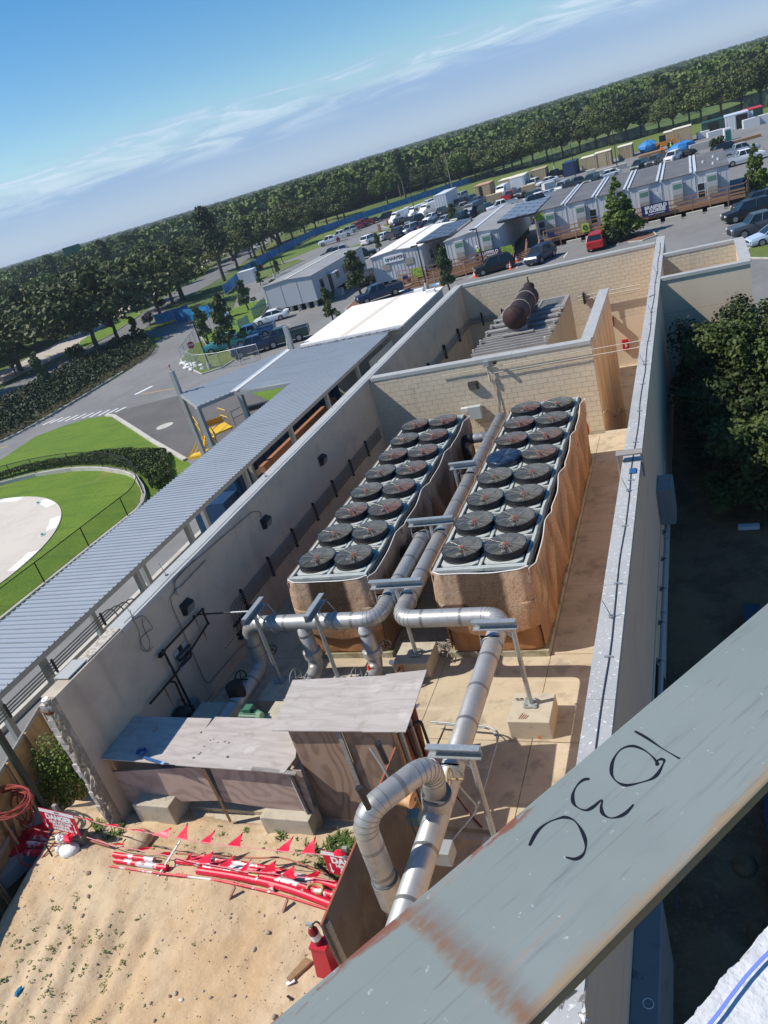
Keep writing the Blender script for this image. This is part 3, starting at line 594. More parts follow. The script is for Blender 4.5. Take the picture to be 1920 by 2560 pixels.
t = thing('black_pipework','black iron steam pipes looping over the long wall above the plywood lid','pipework',(-12.7,11,5.5))
b = MB(); b.tube(fillet(xl(f1,(-20,1490),(240,1190),(580,655),(520,515),(120,945),(245,1190),(400,1500),(435,1570),(395,1640),d=.14),.05,3),.03,10); b.build('pipe',m_black,t,smooth=True)
b = MB(); b.tube(fillet(xl(f1,(180,1262),(240,1262),(320,1450),(360,1530),(345,1560),d=.2),.05,3),.026,10); b.build('pipe',m_black,t,smooth=True)
a = xl(f1,(470,565),d=.14)[0]; e_ = G(*f1(1060,530),6.35)
b = MB(); b.tube([a,a+(e_-a)*.6],.022,8); b.build('pipe',m_black,t); b = MB(); b.tube([a+(e_-a)*.6,e_],.024,8); b.build('pipe',m_galv,t)
for q in [(525,515),(580,655),(440,590),(120,940),(240,1190),(320,1450),(400,1500),(115,970)]:
    c = xl(f1,q,d=.14)[0]; b = MB(); b.ball(c,.05,8,6); b.build('fitting',m_black,t,smooth=True)
for q in [(105,960),(100,985)]:
    c = xl(f1,q,d=.14)[0]; b = MB(); b.obox(c,(.1,.2,.03),0,0,.2); b.build('bracket',m_black,t)
m_plate = mat('grey_plate',(0.40,0.40,0.40),[('fine',4,.5,.7,(0.3,0.3,0.3),.5)],rough=.6)
cs = xl(f1,(345,825),(440,1010),(310,1165),(215,975),d=.012)
b = MB(); b.add(cs,[(0,1,2,3)]); b.add([c+Vector((.006,0,0)) for c in cs],[(0,1,2,3)])
t = thing('wall_plate','grey sheet metal plate behind a bent black pipe on the long wall','plate',cs[0]); b.build('plate',m_plate,t)
b = MB(); b.tube(fillet(xl(f1,(260,1020),(390,880),d=.08),.02),.03,8); b.tube(fillet(xl(f1,(265,1010),(290,1050),(395,935),(405,1000),(310,1100),d=.09),.03,3),.028,8); b.build('coil',m_black,t)
b = MB(); c = xl(f1,(293,918),d=.03)[0]; b.obox(c,(.03,.14,.12)); b.build('window',m_black,t)
c = xl(f1,(320,1610),d=.22)[0]
t = thing('black_valve_box','black tank-like valve body under the steam pipes at the foot of the long wall','valve',c); b = MB(); b.lathe((c.x,c.y,c.z-.3),[(.2,0),(.24,.1),(.24,.4),(.12,.5)],14); b.build('body',m_black,t); b = MB(); b.ball((c.x+.1,c.y-.2,c.z-.2),.08,8,6); b.build('yellow_cap',mat('yellow_green_paint',(0.35,0.42,0.05),rough=.6),t)
c = xl(f1,(435,1500),d=.14)[0]; b = MB(); b.obox(c,(.22,.26,.24)); b.tube([c,c+Vector((0,.2,-.25)),c+Vector((0,.8,-.3))],.015,6); tag(b.build('gauge_box',m_dgrey),'small dark grey instrument box at the foot of the black pipework','box')
# wire loop hanging from the coping
f4 = RG(0,1500,2.074)
t = thing('hanging_wire','loop of grey wire hanging from the coping above the long stucco wall','wire',(-12.8,11.3,6.5))
b = MB(); b.tube(fillet(xl(f4,(675,50),(690,110),(740,70),(800,150),(760,165),(720,210),(740,270),(780,260),(775,200),(745,150),(735,90),d=.04),.2,4),.007,5); b.build('wire',m_cable,t)
b = MB(); b.tube(fillet(xl(f4,(690,100),(720,150),(730,230),(770,275),(795,240),d=.05),.2,4),.007,5); b.build('wire',m_cable,t)
# rust runs and bolt holes on the long wall
m_runs = mat('rust_run',(0.26,0.13,0.05),[('fine',12,.45,.7,(0.33,0.24,0.15),.8)],rough=.9)
for q in [((118,1330),(140,1330),(230,1520),(222,1520)),((445,615),(458,615),(500,720),(494,720)),((525,735),(542,735),(572,830),(566,830)),((130,990),(142,990),(180,1100),(174,1100))]:
    b = MB(); b.add(xl(f1,*q,d=.004),[(0,1,2,3)]); b.build('rust_run',m_runs,W)
for q in [(767,912),(790,880),(815,850),(837,824)]:
    c = xl(f1,q,d=.003)[0]; b = MB(); b.cyl(c,c+Vector((.006,0,0)),.022,n=8); b.build('bolt_hole',m_black,W)
# back wall fittings
fb = RG(1100,660,4.1475); fc = RG(1060,960,3.77)
def yl(f,*q,Y=28.26): return [YP(*f(*p),Y) for p in q]
for k,(q0,q1) in enumerate([((0,1165),(440,1085)),((550,1068),(1659,870)),((560,1130),(1659,935))]):
    a,c = yl(fb,q0,q1,Y=28.24)
    if k: c = a+(c-a)*((-2.14-a.x)/(c.x-a.x))
    b = MB(); b.tube([a,c],.017,8); tag(b.build('wall_conduit',m_condl),['pale conduit along the top of the block wall, left of the junction boxes','upper of two pale conduits crossing from the block wall to the boundary wall','lower of two pale conduits crossing from the block wall to the boundary wall'][k],'conduit')
t = thing('junction_assembly','grey junction box with insulated riser and camera under the coping of the block wall','junction box',(-7.2,28.3,6.5))
c = yl(fb,(478,1035))[0]; b = MB(); b.obox(c,(.24,.12,.2)); b.build('box',m_galv,t)
b = MB(); b.tube(yl(fb,(482,1060),(510,1180),Y=28.2),.03,8); b.tube(yl(fb,(510,1150),(520,1220),Y=28.2),.05,10); b.build('riser',m_condl,t)
c = yl(fb,(568,1022),Y=28.1)[0]; b = MB(); b.obox(c,(.12,.14,.1)); b.build('camera',m_black,t); b = MB(); b.tube(yl(fb,(500,1035),(530,1022),(568,1025),Y=28.2),.012,6); b.build('cable',m_black,t)
for k,q in enumerate([((615,-60),(655,0),(680,320),(650,350),(580,365),(540,330)),((640,-60),(700,150),(735,300),(715,350))]):
    b = MB(); b.tube(fillet(yl(fc,*q),.1,4),.015,6); b.build('conduit',m_condl,t)
c = yl(fc,(485,265),Y=28.15)[0]; b = MB(); b.obox(c,(.52,.26,.52)); t2 = thing('disconnect_box','pale grey disconnect box on the block wall at the end of the left chiller','electrical box',c); b.build('cabinet',mat('light_grey_box',(0.42,0.46,0.45),rough=.5),t2,bev=.01)
for k in range(3): b = MB(); b.tube([(c.x-.12+.09*k,c.y+.05,c.z-.26),(c.x-.1+.09*k,c.y+.05,c.z-1.0),(c.x-.1+.09*k,c.y+.05,4.3)],.014,6); b.build('conduit',m_condl,t2)
c = yl(fc,(385,240),Y=28.15)[0]; b = MB(); b.obox(c,(.3,.2,.14)); tag(b.build('light_fitting',mat('off_white_metal',(0.62,0.62,0.58),rough=.5)),'small white fitting left of the pale grey disconnect box','fitting')
# red hose reel rack between the chillers
t = thing('pink_ladder_rack','pink and white ladder-like pipe rack between the chillers at the block wall','rack',(-6.8,27.6,4))
m_pink = mat('faded_red_paint',(0.52,0.24,0.20),rough=.7)
a,c = YP(*fc(465,525),27.4),YP(*fc(720,460),27.4); b = MB(); b.tube([a,c],.025,8); b.build('rail',m_pink,t)
for k in range(5):
    p = a.lerp(c,.1+.2*k); b = MB(); b.cyl(p,(p.x,p.y,p.z-.75),.014,n=6); b.build('rung',m_condl,t)
# fire alarm box,door fixture on the far wall
c = YP(*RG(1400,600,5.53)(910,1450),44.2); c.y = 44.2
t = thing('fire_box','red fire bell box on the tan wall past the steps','box',c); b = MB(); b.obox(c,(.34,.14,.62),0,0,.0); b.build('case',mat('fire_red',(0.45,0.01,0.02),rough=.4),t,bev=.01); b = MB(); b.obox((c.x+.02,c.y-.08,c.z),(.12,.03,.22)); b.build('handle',m_condl,t)
c = YP(*RG(1400,600,5.53)(727,1118),44.2); b = MB(); b.obox((c.x,44.1,c.z),(.14,.42,.5)); tag(b.build('door_fixture',mat('maroon_metal',(0.10,0.03,0.035),rough=.5)),'dark maroon fixture low on the far wall casting a long shadow','fixture')
# ================================================================== CHILLERS
m_deck = mat('deck_panel',(0.50,0.53,0.50),[('fine',3,.45,.7,(0.36,0.385,0.36),.7),('noise',9,.6,.72,(0.24,0.20,0.16),.5)],rough=.55,metal=.1)
m_dgap = mat('deck_shadow_gap',(0.05,0.055,0.055),rough=.8)
m_ring = mat('fan_ring_black',(0.012,0.013,0.016),[('fine',8,.5,.75,(0.03,0.03,0.032),.6)],rough=.55,spec=.3)
m_wire = mat('guard_wire',(0.50,0.48,0.41),rough=.3,metal=.6)
m_blade = mat('fan_blade',(0.15,0.14,0.115),[('fine',9,.45,.7,(0.16,0.085,0.055),.7)],rough=.5)
m_bladr = mat('fan_blade_red',(0.22,0.055,0.04),[('fine',9,.45,.7,(0.30,0.12,0.08),.7)],rough=.55)
m_hub = mat('hub_red',(0.26,0.06,0.035),[('fine',14,.5,.7,(0.2,0.05,0.03),.6)],rough=.6)
m_well = mat('fan_well',(0.06,0.055,0.05),[('fine',5,.5,.7,(0.07,0.055,0.045),.7)],rough=.8)
m_hem = mat('cover_hem',(0.70,0.68,0.65),[('fine',6,.5,.7,(0.5,0.46,0.42),.5)],rough=.9)
m_rail = mat('cable_rail',(0.13,0.15,0.145),[('fine',6,.5,.7,(0.08,0.09,0.09),.6)],rough=.5,metal=.4)
def clothmat(name,warm):
    mt = mat(name,(0.70,0.49,0.33) if warm else (0.52,0.37,0.28),[('noise',(.9,.9,.5),.38,.62,(0.66,0.50,0.37),.9),('noise',(3.0,3.0,.35),.54,.70,(0.33,0.19,0.115),.7),('noise',(1.6,1.6,.8),.58,.70,(0.52,0.47,0.42),.7),('fine',16,.45,.7,(0.30,0.18,0.11),.5),('noise',(5,5,.5),.60,.70,(0.13,0.085,0.06),.6)],rough=.95,spec=.1,bump=[(.8,30,.02),(.5,5,.05)])
    t = mt.node_tree; bs = t.nodes['Principled BSDF']; src = bs.inputs['Base Color'].links[0].from_socket
    at = t.nodes.new('ShaderNodeAttribute'); at.attribute_name = 'stain_dark'
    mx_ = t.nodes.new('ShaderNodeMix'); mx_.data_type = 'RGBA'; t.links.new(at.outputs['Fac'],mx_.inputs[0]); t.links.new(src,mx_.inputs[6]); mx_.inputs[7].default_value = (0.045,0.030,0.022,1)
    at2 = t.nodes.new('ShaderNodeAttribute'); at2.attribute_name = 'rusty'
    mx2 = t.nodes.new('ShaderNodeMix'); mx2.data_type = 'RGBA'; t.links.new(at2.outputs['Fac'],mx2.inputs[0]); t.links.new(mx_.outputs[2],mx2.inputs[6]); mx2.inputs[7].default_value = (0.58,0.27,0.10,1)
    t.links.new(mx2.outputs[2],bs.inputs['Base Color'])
    tr = t.nodes.new('ShaderNodeBsdfTranslucent'); t.links.new(mx2.outputs[2],tr.inputs[0]); ms = t.nodes.new('ShaderNodeMixShader'); ms.inputs[0].default_value = .38
    o_ = t.nodes['Material Output']; t.links.new(bs.outputs[0],ms.inputs[1]); t.links.new(tr.outputs[0],ms.inputs[2]); t.links.new(ms.outputs[0],o_.inputs[0]); return mt
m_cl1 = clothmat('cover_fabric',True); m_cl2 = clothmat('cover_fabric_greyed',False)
def sm(a,b_,x): t = min(1,max(0,(x-a)/(b_-a))); return t*t*(3-2*t)
def cloth_surface(ch,name,mt,pfun,nu,nv,stain_dark=None,rusty=None):
    b = MB(); vs_ = []; st_ = []; ru_ = []
    for j in range(nv+1):
        for i in range(nu+1):
            u,v = i/nu,j/nv; vs_.append(pfun(u,v)); st_.append(stain_dark(u,v) if stain_dark else 0); ru_.append(rusty(u,v) if rusty else 0)
    b.add(vs_,[(j*(nu+1)+i,j*(nu+1)+i+1,(j+1)*(nu+1)+i+1,(j+1)*(nu+1)+i) for j in range(nv) for i in range(nu)])
    o = b.build(name,mt,ch,smooth=True)
    for nm,arr in (('stain_dark',st_),('rusty',ru_)):
        a = o.data.attributes.new(nm,'FLOAT','POINT'); a.data.foreach_set('value',arr)
    sd = o.modifiers.new('thickness','SOLIDIFY'); sd.thickness = .012; return o
from mathutils import noise as mnoise
def NZ(x,y,z=0.0,s=1.0): return mnoise.noise(Vector((x*s,y*s,z*s)))
# --- one fan,built once and copied
def make_fan(kind,parent,loc):
    b = MB(); R_ = .505
    b.lathe((0,0,0),[(R_+.012,0),(R_+.012,.04),(R_,.05),(R_,.21),(R_+.012,.215),(R_+.012,.235),(R_-.02,.235),(R_-.02,.02)],40)
    b.f.pop(); b.m.pop(); b.f.pop(); b.m.pop()
    f = b.build('fan_housing',m_ring,parent,local=True); f.location = loc
    b = MB(); b.lathe((0,0,-.02),[(R_-.02,0),(R_-.02,.01)],32); b.build('fan_well',m_well,f,local=True)
    b = MB()
    for r_ in [.07,.105,.14,.175,.21,.24,.27,.30,.33,.36,.385,.41,.435,.46,.482]:
        b.tube([(r_*math.cos(2*math.pi*k/40),r_*math.sin(2*math.pi*k/40),.236) for k in range(40)],.0050,3,closed=True)
    for k in range(12):
        a = 2*math.pi*k/12+.13; b.cyl((.05*math.cos(a),.05*math.sin(a),.243),((R_+.012)*math.cos(a),(R_+.012)*math.sin(a),.243),.006,n=4,caps=False)
    b.build('fan_guard',m_wire,f,local=True)
    b = MB()
    for k in range(5):
        a0 = 2*math.pi*k/5+.4
        vs_ = []
        for i in range(5):
            for j in range(4):
                r_ = .09+.37*i/4; w_ = (.38+.35*i/4)*(j/3-.5)*1.25; a = a0+w_+.25*i/4
                vs_.append((r_*math.cos(a),r_*math.sin(a),.13+.10*(j/3-.5)+.02*i/4))
        b.add(vs_,[(i*4+j,i*4+j+1,(i+1)*4+j+1,(i+1)*4+j) for i in range(4) for j in range(3)])
    o = b.build('fan_blades',m_bladr if kind == 'red' else m_blade,f,local=True,smooth=True)
    b = MB(); b.lathe((0,0,.09),[(.10,0),(.10,.09),(.055,.12),(.055,.165)],14); b.build('fan_hub',m_hub,f,local=True)
    return f
protos = {}
def chiller(x0,x1,y0,y1,label,which):
    ch = thing('chiller',label,'chiller',((x0+x1)/2,(y0+y1)/2,4.0),group='air-cooled chillers in the yard')
    zt = 6.44
    b = MB(); b.box(x0-.12,x1+.12,y0-.12,y1+.15,4.0,4.13); b.box(x0-.12,x1+.12,y0-.16,y0-.12,4.0,4.16); b.build('base_pad',mat('mossy_pad',(0.40,0.365,0.27),[('fine',3,.45,.65,(0.20,0.18,0.10),.8),('noise',2,.5,.7,(0.12,0.13,0.05),.6)],rough=.92),ch)
    b = MB(); b.box(x0+.10,x1-.10,y0+.15,y1-.1,4.13,zt-.12); b.build('core',m_well,ch)
    b = MB(); b.box(x0,x1,y0,y1,zt-.12,zt-.05); b.build('deck_tray',m_dgap,ch)
    # frame rails of the deck
    b = MB(); b.box(x0-.01,x0+.06,y0,y1,zt-.08,zt+.02); b.box(x1-.06,x1+.01,y0,y1,zt-.08,zt+.02); b.box(x0+.06,x1-.06,y0-.005,y0+.05,zt-.08,zt+.015); b.box(x0+.06,x1-.06,y1-.05,y1,zt-.08,zt+.015); b.build('deck_frame',m_deck,ch)
    cx = (x0+x1)/2; pitch = (y1-y0-.2)/8
    b = MB(); b.box(cx-.035,cx+.035,y0+.05,y1-.05,zt-.05,zt+.012); b.build('centre_rail',m_deck,ch)
    for k in range(9):
        y_ = y0+.1+pitch*k; b = MB(); b.box(x0+.06,cx-.035,y_-.03,y_+.03,zt-.05,zt+.008); b.box(cx+.035,x1-.06,y_-.03,y_+.03,zt-.05,zt+.008); b.build('cross_rail',m_deck,ch)
    redset = {'L': {(0,2),(1,2),(0,5),(1,5),(1,7),(0,7),(1,6),(1,3),(1,4)},'R': {(0,5),(0,7),(1,5),(0,6),(1,4)}}[which]
    pm = None
    for k in range(8):
        yc = y0+.1+pitch*(k+.5)
        for s_ in (0,1):
            xc = cx+(-.535 if s_ == 0 else .535)
            if pm is None:
                b = MB(); a,c,e = .455,pitch/2-.075,.12
                b.prism([(-a+e,-c),(a-e,-c),(a,-c+e),(a,c-e),(a-e,c),(-a+e,c),(-a,c-e),(-a,-c+e)],-.045,0); pm = b.build('deck_panel',m_deck,ch,local=True); o = pm
            else: o = pm.copy(); COL.objects.link(o)
            o.location = (xc-ch.location.x,yc-ch.location.y,zt-ch.location.z)
            loc = Vector((xc-ch.location.x,yc-ch.location.y,zt-4.0)); kind = 'red' if (s_,k) in redset else 'grey'
            if kind not in protos: protos[kind] = make_fan(kind,ch,loc); fo = protos[kind]
            else:
                fo = copy_tree(protos[kind]); fo.parent = ch; fo.location = loc
            fo.rotation_euler = (0,0,random.uniform(-.3,.3)+k*1.1); fo.scale = (1,1,.78)
            if which == 'R' and (s_,k) == (0,4):
                fo['label'] = 'fan wrapped in dark navy plastic'
                b = MB(); vs_ = []; n = 36
                for i,(r_,z_) in enumerate([(.53,.0),(.535,.12),(.53,.22),(.49,.265),(.34,.262),(.18,.255),(.02,.262)]):
                    for j in range(n):
                        a = 2*math.pi*j/n; w_ = NZ(math.cos(a)*3,math.sin(a)*3,z_*6,1.2)*.05
                        vs_.append(((r_+w_*(1 if i < 4 else 0))*math.cos(a),(r_+w_*(1 if i < 4 else 0))*math.sin(a),z_+(w_*.9 if i > 2 else 0)))
                b.add(vs_,[(i*n+j,i*n+(j+1) % n,(i+1)*n+(j+1) % n,(i+1)*n+j) for i in range(6) for j in range(n)]+[tuple(range(6*n,7*n))])
                o = b.build('plastic_wrap',mat('navy_plastic',(0.012,0.022,0.05),[('fine',7,.68,.74,(0.4,0.42,0.45),.6)],rough=.28,spec=.6,bump=(.5,12,.03)),fo,local=True,smooth=True)
    # dark cable tray along the sunny edge
    b = MB(); b.box(x1-.02,x1+.09,y0+.05,y1-.05,zt-.10,zt-.03); b.tube([(x1+.035+.012*math.sin(i*1.7),y0+.1+i*(y1-y0-.2)/40,zt-.0) for i in range(41)],.04,8); b.build('cable_tray',m_rail,ch,smooth=False)
    # fabric cover: front,and the two sides
    xm0,xm1 = x0-.03,x1+.05
    W_ = xm1-xm0
    def corner(u):
        return .10*(1-sm(0,.10,u))+.10*sm(.90,1,u)
    def f_front(u,v):
        x = xm0+W_*u; y = y0-.10+corner(u); z = zt-.02-1.62*v
        z -= .05*math.sin(math.pi*u)*(1-v)
        z += -.10*v*math.sin(math.pi*u*1.0)*v + (.09*v*math.sin(7*u+1) if v > .5 else 0)
        y -= .10*math.sin(math.pi*v)*.6 + .09*v + .035*NZ(u*3,v*2.3,x0) + .03*v*math.sin(u*9)
        x += (u-.5)*.10*math.sin(math.pi*v*.9)
        return (x,y,z)
    def stn(u,v):
        a = sm(.24,.30,u+.02*NZ(v*4,3))*(1-sm(.70,.76,u+.02*NZ(v*5,9)))*(1-sm(.72,.86,v+.04*NZ(u*5,1)))
        return (.80 if which == 'R' else .93)*a
    cm = m_cl1
    cloth_surface(ch,'front_cover',cm,f_front,48,40,stn,lambda u,v: .55*sm(.55,1,v)*(1-.0*u))
    def f_low(u,v):
        x = xm0+.04+(W_-.08)*u; z = zt-1.50-.80*v; y = y0-.07+corner(u)-.03*NZ(u*4,v*3,5)-.02*v
        return (x,y,z)
    cloth_surface(ch,'lower_cover',cm,f_low,30,14,lambda u,v: .75*sm(.6,.7,u)*(1-sm(.78,.84,u))*(1-sm(.35,.7,v))+.35*sm(.75,1,v),lambda u,v: .75)  # one dark patch, and darker towards the bottom
    b = MB(); b.tube([tuple(Vector(f_front(i/40,0))+Vector((0,-.01,.012))) for i in range(41)],.016,6); b.build('hem',m_hem,ch)
    b = MB(); b.box(cx-.17,cx+.12,y0-.012,y0-.006,zt-.06,zt+.012); b.build('rating_plate',mat('label_grey',(0.5,0.52,0.45),rough=.5),ch)
    for s_,xs_ in ((-1,xm0),(1,xm1)):
        L_ = y1-y0
        def f_side(u,v):
            y = y0-.05+L_*u*1.0; ph = (y-y0)/pitch
            sc = abs(math.sin(math.pi*ph*.5+.6)); z = zt-.03-.05*(1-v)*sc-2.22*v
            tr = 0
            for sg in (-1,1):
                q = ((ph*.5+sg*v*.42) % 1.0); d_ = min(q,1-q); tr = max(tr,math.exp(-(d_/.07)**2))
            off = .03+.11*tr*(.35+.65*math.sin(math.pi*min(1,v*1.1+.05)))+.07*(1-v)**3*(.4+.6*sc)+.03*NZ(y*1.1,v*4,s_)
            if v < .04: off += .02*sc
            e = sm(0,.03,u)
            return (xs_+s_*(off*e-.0),y,z)
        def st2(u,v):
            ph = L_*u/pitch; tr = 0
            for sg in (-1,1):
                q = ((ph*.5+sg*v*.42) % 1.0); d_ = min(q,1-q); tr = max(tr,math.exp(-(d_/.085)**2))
            return (.72 if which == 'L' else .50)*(1-tr)*sm(.05,.3,v+.1*NZ(u*30,v*2))*(.75+.4*NZ(u*60,v*3,2))  # darker between the fold ridges, clear along them
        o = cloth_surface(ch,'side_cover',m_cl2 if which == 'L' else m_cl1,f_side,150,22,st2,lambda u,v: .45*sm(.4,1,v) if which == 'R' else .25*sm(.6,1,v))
        if s_ < 0: o.data.flip_normals()
        if s_ > 0:
            b = MB(); b.tube([tuple(Vector(f_side(i/150,0))+Vector((.012,0,.01))) for i in range(151)],.014,6); b.build('hem',m_hem,ch)
    return ch
chiller(-6.52,-4.27,14.86,25.6,'right chiller, rust-stained tan cover, with one fan wrapped in navy plastic','R')
chiller(-10.52,-8.32,14.9,25.5,'left chiller beside the long wall, brown-grey cover sagging along its top edge','L')
b = MB(); b.lathe((-4.2,25.7,5.0),[(.05,0),(.09,.15),(.07,.35),(.03,.5)],10); tag(b.build('plastic_bag',mat('orange_cloth',(0.45,0.14,0.03),rough=.8),smooth=True),'small orange-brown bundle tied at the far corner of the right chiller','bag')
# ================================================================== PIPEWORK
m_alu = mat('aluminium_jacket',(0.47,0.46,0.44),[('noise',.9,.4,.65,(0.38,0.37,0.35),.8),('noise',(6,.8,3),.55,.7,(0.30,0.29,0.27),.5),('fine',7,.52,.7,(0.36,0.36,0.355),.5),('noise',22,.67,.71,(0.85,0.85,0.84),.8)],rough=.44,metal=.5,bump=[(.3,2.2,.03),(.12,18,.01)])
m_alud = mat('jacket_seam',(0.17,0.17,0.175),rough=.5,metal=.6)
def gored(parent,name,pts,r,rad_=.42,seam=.92,n=24,col=m_alu,bands=True):
    P_ = fillet(pts,rad_,8); b = MB(); b.tube(P_,r,n); o = b.build(name,col,parent,smooth=True)
    for p in o.data.polygons:
        if len(p.vertices) > 4: p.use_smooth = False
    if bands:
        acc = 0; nxt = .35; b = MB(); straight = MB()
        for a,c in zip(P_[:-1],P_[1:]):
            L_ = (c-a).length; d_ = (c-a).normalized(); elbow = L_ < .12
            if elbow: b.cyl(a-d_*.006,a+d_*.006,r+.004,n=n)
            while acc+L_ > nxt and not elbow:
                q = a+d_*(nxt-acc); b.cyl(q-d_*.005,q+d_*.005,r+.0045,n=n); b.cyl(q-d_*.035,q+d_*.035,r+.0022,n=n,caps=True); nxt += seam
            acc += L_
            if elbow: nxt = max(nxt,acc+.2)
        b.build('seam_bands',mat('jacket_band',(0.27,0.265,0.255),rough=.45,metal=.6),parent,kind='stuff')
    return o
zp = 6.0
PA = thing('insulated_pipe','silver pipe run from the chiller gap to the long wall, with two down legs','pipe',(-9.5,13.6,4))
gored(PA,'main_run',[(-7.66,17.7,4.5),(-7.66,17.7,zp),(-7.66,13.62,zp),(-11.3,13.62,zp),(-11.36,13.66,4.62),(-11.42,11.2,4.62)],.195)
for q in [(766,1590),(918,1590)]:
    x_ = YP(*q,13.62).x; gored(PA,'down_leg',[(x_,13.62,zp),(x_,13.62,4.62),(x_+.02,11.6,4.62)],.18,.36,bands=True)
    b = MB(); b.lathe((x_,13.62,4.98),[(.18,0),(.235,.0),(.235,.17),(.18,.19)],24); b.build('collar',m_alu,PA)
    b = MB(); b.cyl((x_+.02,12.55,4.62),(x_+.02,12.55,5.0),.2,n=16); b.build('valve_jacket',m_black,PA)
b = MB(); b.cyl((-11.42,12.45,4.62),(-11.42,12.45,5.03),.22,n=16); b.build('valve_jacket',m_black,PA)
PB = thing('insulated_pipe','silver jacketed pipe beside the right chiller, bending twice and running to the foreground','pipe',(-5,12,4))
gored(PB,'main_run',[(-7.12,25.9,zp),(-7.12,13.58,zp),(-4.66,13.58,zp),(-4.66,4.6,zp)],.205)
gored(PB,'branch',[(-7.12,24.2,zp),(-8.1,24.2,zp),(-8.15,24.2,5.2)],.17,.3)
b = MB(); b.tube(fillet([(-7.75,24.2,zp),(-8.12,24.2,zp),(-8.15,24.2,5.1)],.3,6),.178,16); b.build('black_elbow',m_black,PB,smooth=True)
b = MB(); b.tube(fillet([(-7.66,17.0,zp-.1),(-8.1,17.0,zp-.1),(-8.25,17.0,5.0)],.3,6),.15,16); b.build('black_elbow',m_black,PA,smooth=True)
PC = thing('pipe_loop','silver pipe loop with two black valve stems in front of the plywood box','pipe',(-5,7.8,4))
l0 = G(1093,2018,6.05); l1 = G(1087,1935,6.95); l2 = G(1040,1868,7.22); l3 = G(985,1885,7.22); l4 = G(903,2045,7.18); l5 = Vector((l4.x+.0,l4.y+.0,3.9))
gored(PC,'loop',[l0,l1+Vector((0,0,.25)),l4+Vector((0,0,.05)),l5],.185,.42,.55)
b = MB(); d_ = (l1-l0).normalized(); b.cyl(l0+d_*.02,l0+d_*.42,.245,n=26); b.build('collar',m_alu,PC); b = MB(); b.cyl(l0+d_*.42,l0+d_*.46,.235,n=26); b.build('seam',m_alud,PC)
b = MB(); b.cyl(l5+Vector((0,0,1.5)),l5+Vector((0,0,2.0)),.215,n=26); b.build('collar',m_alu,PC)
b = MB(); b.cyl(l5+Vector((0,0,2.0)),l5+Vector((0,0,2.03)),.21,n=26); b.build('seam',m_alud,PC)
top0,top1 = l1+Vector((0,0,.25)),l4+Vector((0,0,.05))
for q,k in (((800+600/3.607,1760+530/3.607),.45),((800+440/3.607,1760+940/3.607),.86)):
    base = top0.lerp(top1,k); base = G(q[0],q[1],top0.lerp(top1,k).z+.18); b = MB(); b.cyl(base,base+Vector((-.03,.0,.36)),.045,.05,10); b.cyl(base+Vector((-.03,0,.36)),base+Vector((-.03,0,.40)),.058,n=10); b.build('valve_stem',m_black,PC)
ac = G(800+740/3.607,1760+820/3.607,6.75)
AV = thing('valve_actuator','orange weathered valve actuator between the legs of the pipe loop','actuator',ac)
m_org = mat('faded_orange_paint',(0.60,0.31,0.13),[('fine',8,.5,.68,(0.35,0.12,0.04),.7),('noise',5,.5,.7,(0.66,0.48,0.32),.7)],rough=.6)
b = MB(); b.lathe(ac+Vector((-.17,0,0)),[(.05,0),(.10,.02),(.125,.10),(.135,.12),(.125,.14),(.12,.26),(.13,.36),(.09,.39)],18,ax=(1,-.15,-.12)); b.build('body',m_org,AV)
b = MB(); b.cyl(ac+Vector((.20,-.035,-.03)),ac+Vector((.245,-.04,-.035)),.03,n=8); b.build('nut',m_dgrey,AV)
b = MB(); b.tube(fillet([ac+Vector((-.1,0,.05)),ac+Vector((-.2,.1,.35)),ac+Vector((-.5,.35,.62))],.15,4),.018,6); b.build('hose',m_dgrey,AV)
b = MB(); b.tube(fillet([ac+Vector((0,0,-.1)),ac+Vector((.05,-.1,-.7)),ac+Vector((.25,-.3,-1.3))],.15,4),.012,6); b.build('hose',m_black,AV)
b = MB(); b.cyl(ac+Vector((-.45,.05,.02)),ac+Vector((-.12,0,0)),.05,n=8); b.build('stem',m_dgrey,AV)
def handwheel(c,ax,r,label,mt=m_dgrey,group='pipe valve handwheels'):
    t = thing('handwheel',label,'handwheel',c,group=group); ax = Vector(ax).normalized(); u = ax.orthogonal().normalized(); w_ = ax.cross(u); c = Vector(c)
    b = MB(); b.tube([c+(u*math.cos(2*math.pi*k/24)+w_*math.sin(2*math.pi*k/24))*r for k in range(24)],.018,6,closed=True); b.build('rim',mt,t,smooth=True)
    for k in range(5):
        b = MB(); a = 2*math.pi*k/5+.3; b.cyl(c,c+(u*math.cos(a)+w_*math.sin(a))*r,.012,n=6); b.build('spoke',mt,t)
    b = MB(); b.cyl(c-ax*.05,c+ax*.22,.02,n=8); b.build('stem',mt,t)
fz = RG(560,1400,3.318)
handwheel(G(*fz(598,985),4.85),(1,-.1,.1),.24,'grey handwheel at the foot of the middle down leg',m_dgrey)
handwheel(G(*fz(1100,975),4.85),(1,-.1,.1),.24,'grey handwheel beside the traffic cone, at the foot of the right down leg')
handwheel(G(*fz(140,990),4.85),(1,-.1,.1),.22,'dark handwheel at the foot of the down leg by the long wall',m_black)
handwheel(G(*fz(1337,710),4.6),(.2,-.2,1),.17,'thin handwheel low at the front corner of the left chiller',m_black)
handwheel(G(*fz(395,745),4.6),(.2,-.6,1),.14,'small brown handwheel behind the down leg by the long wall',m_rust)
handwheel(G(800+1172/3.607,1760+680/3.607,6.25),(1,.1,.0),.17,'small brass-coloured handwheel beside the thick collar of the pipe loop',mat('brass_paint',(0.35,0.25,0.12),rough=.5))
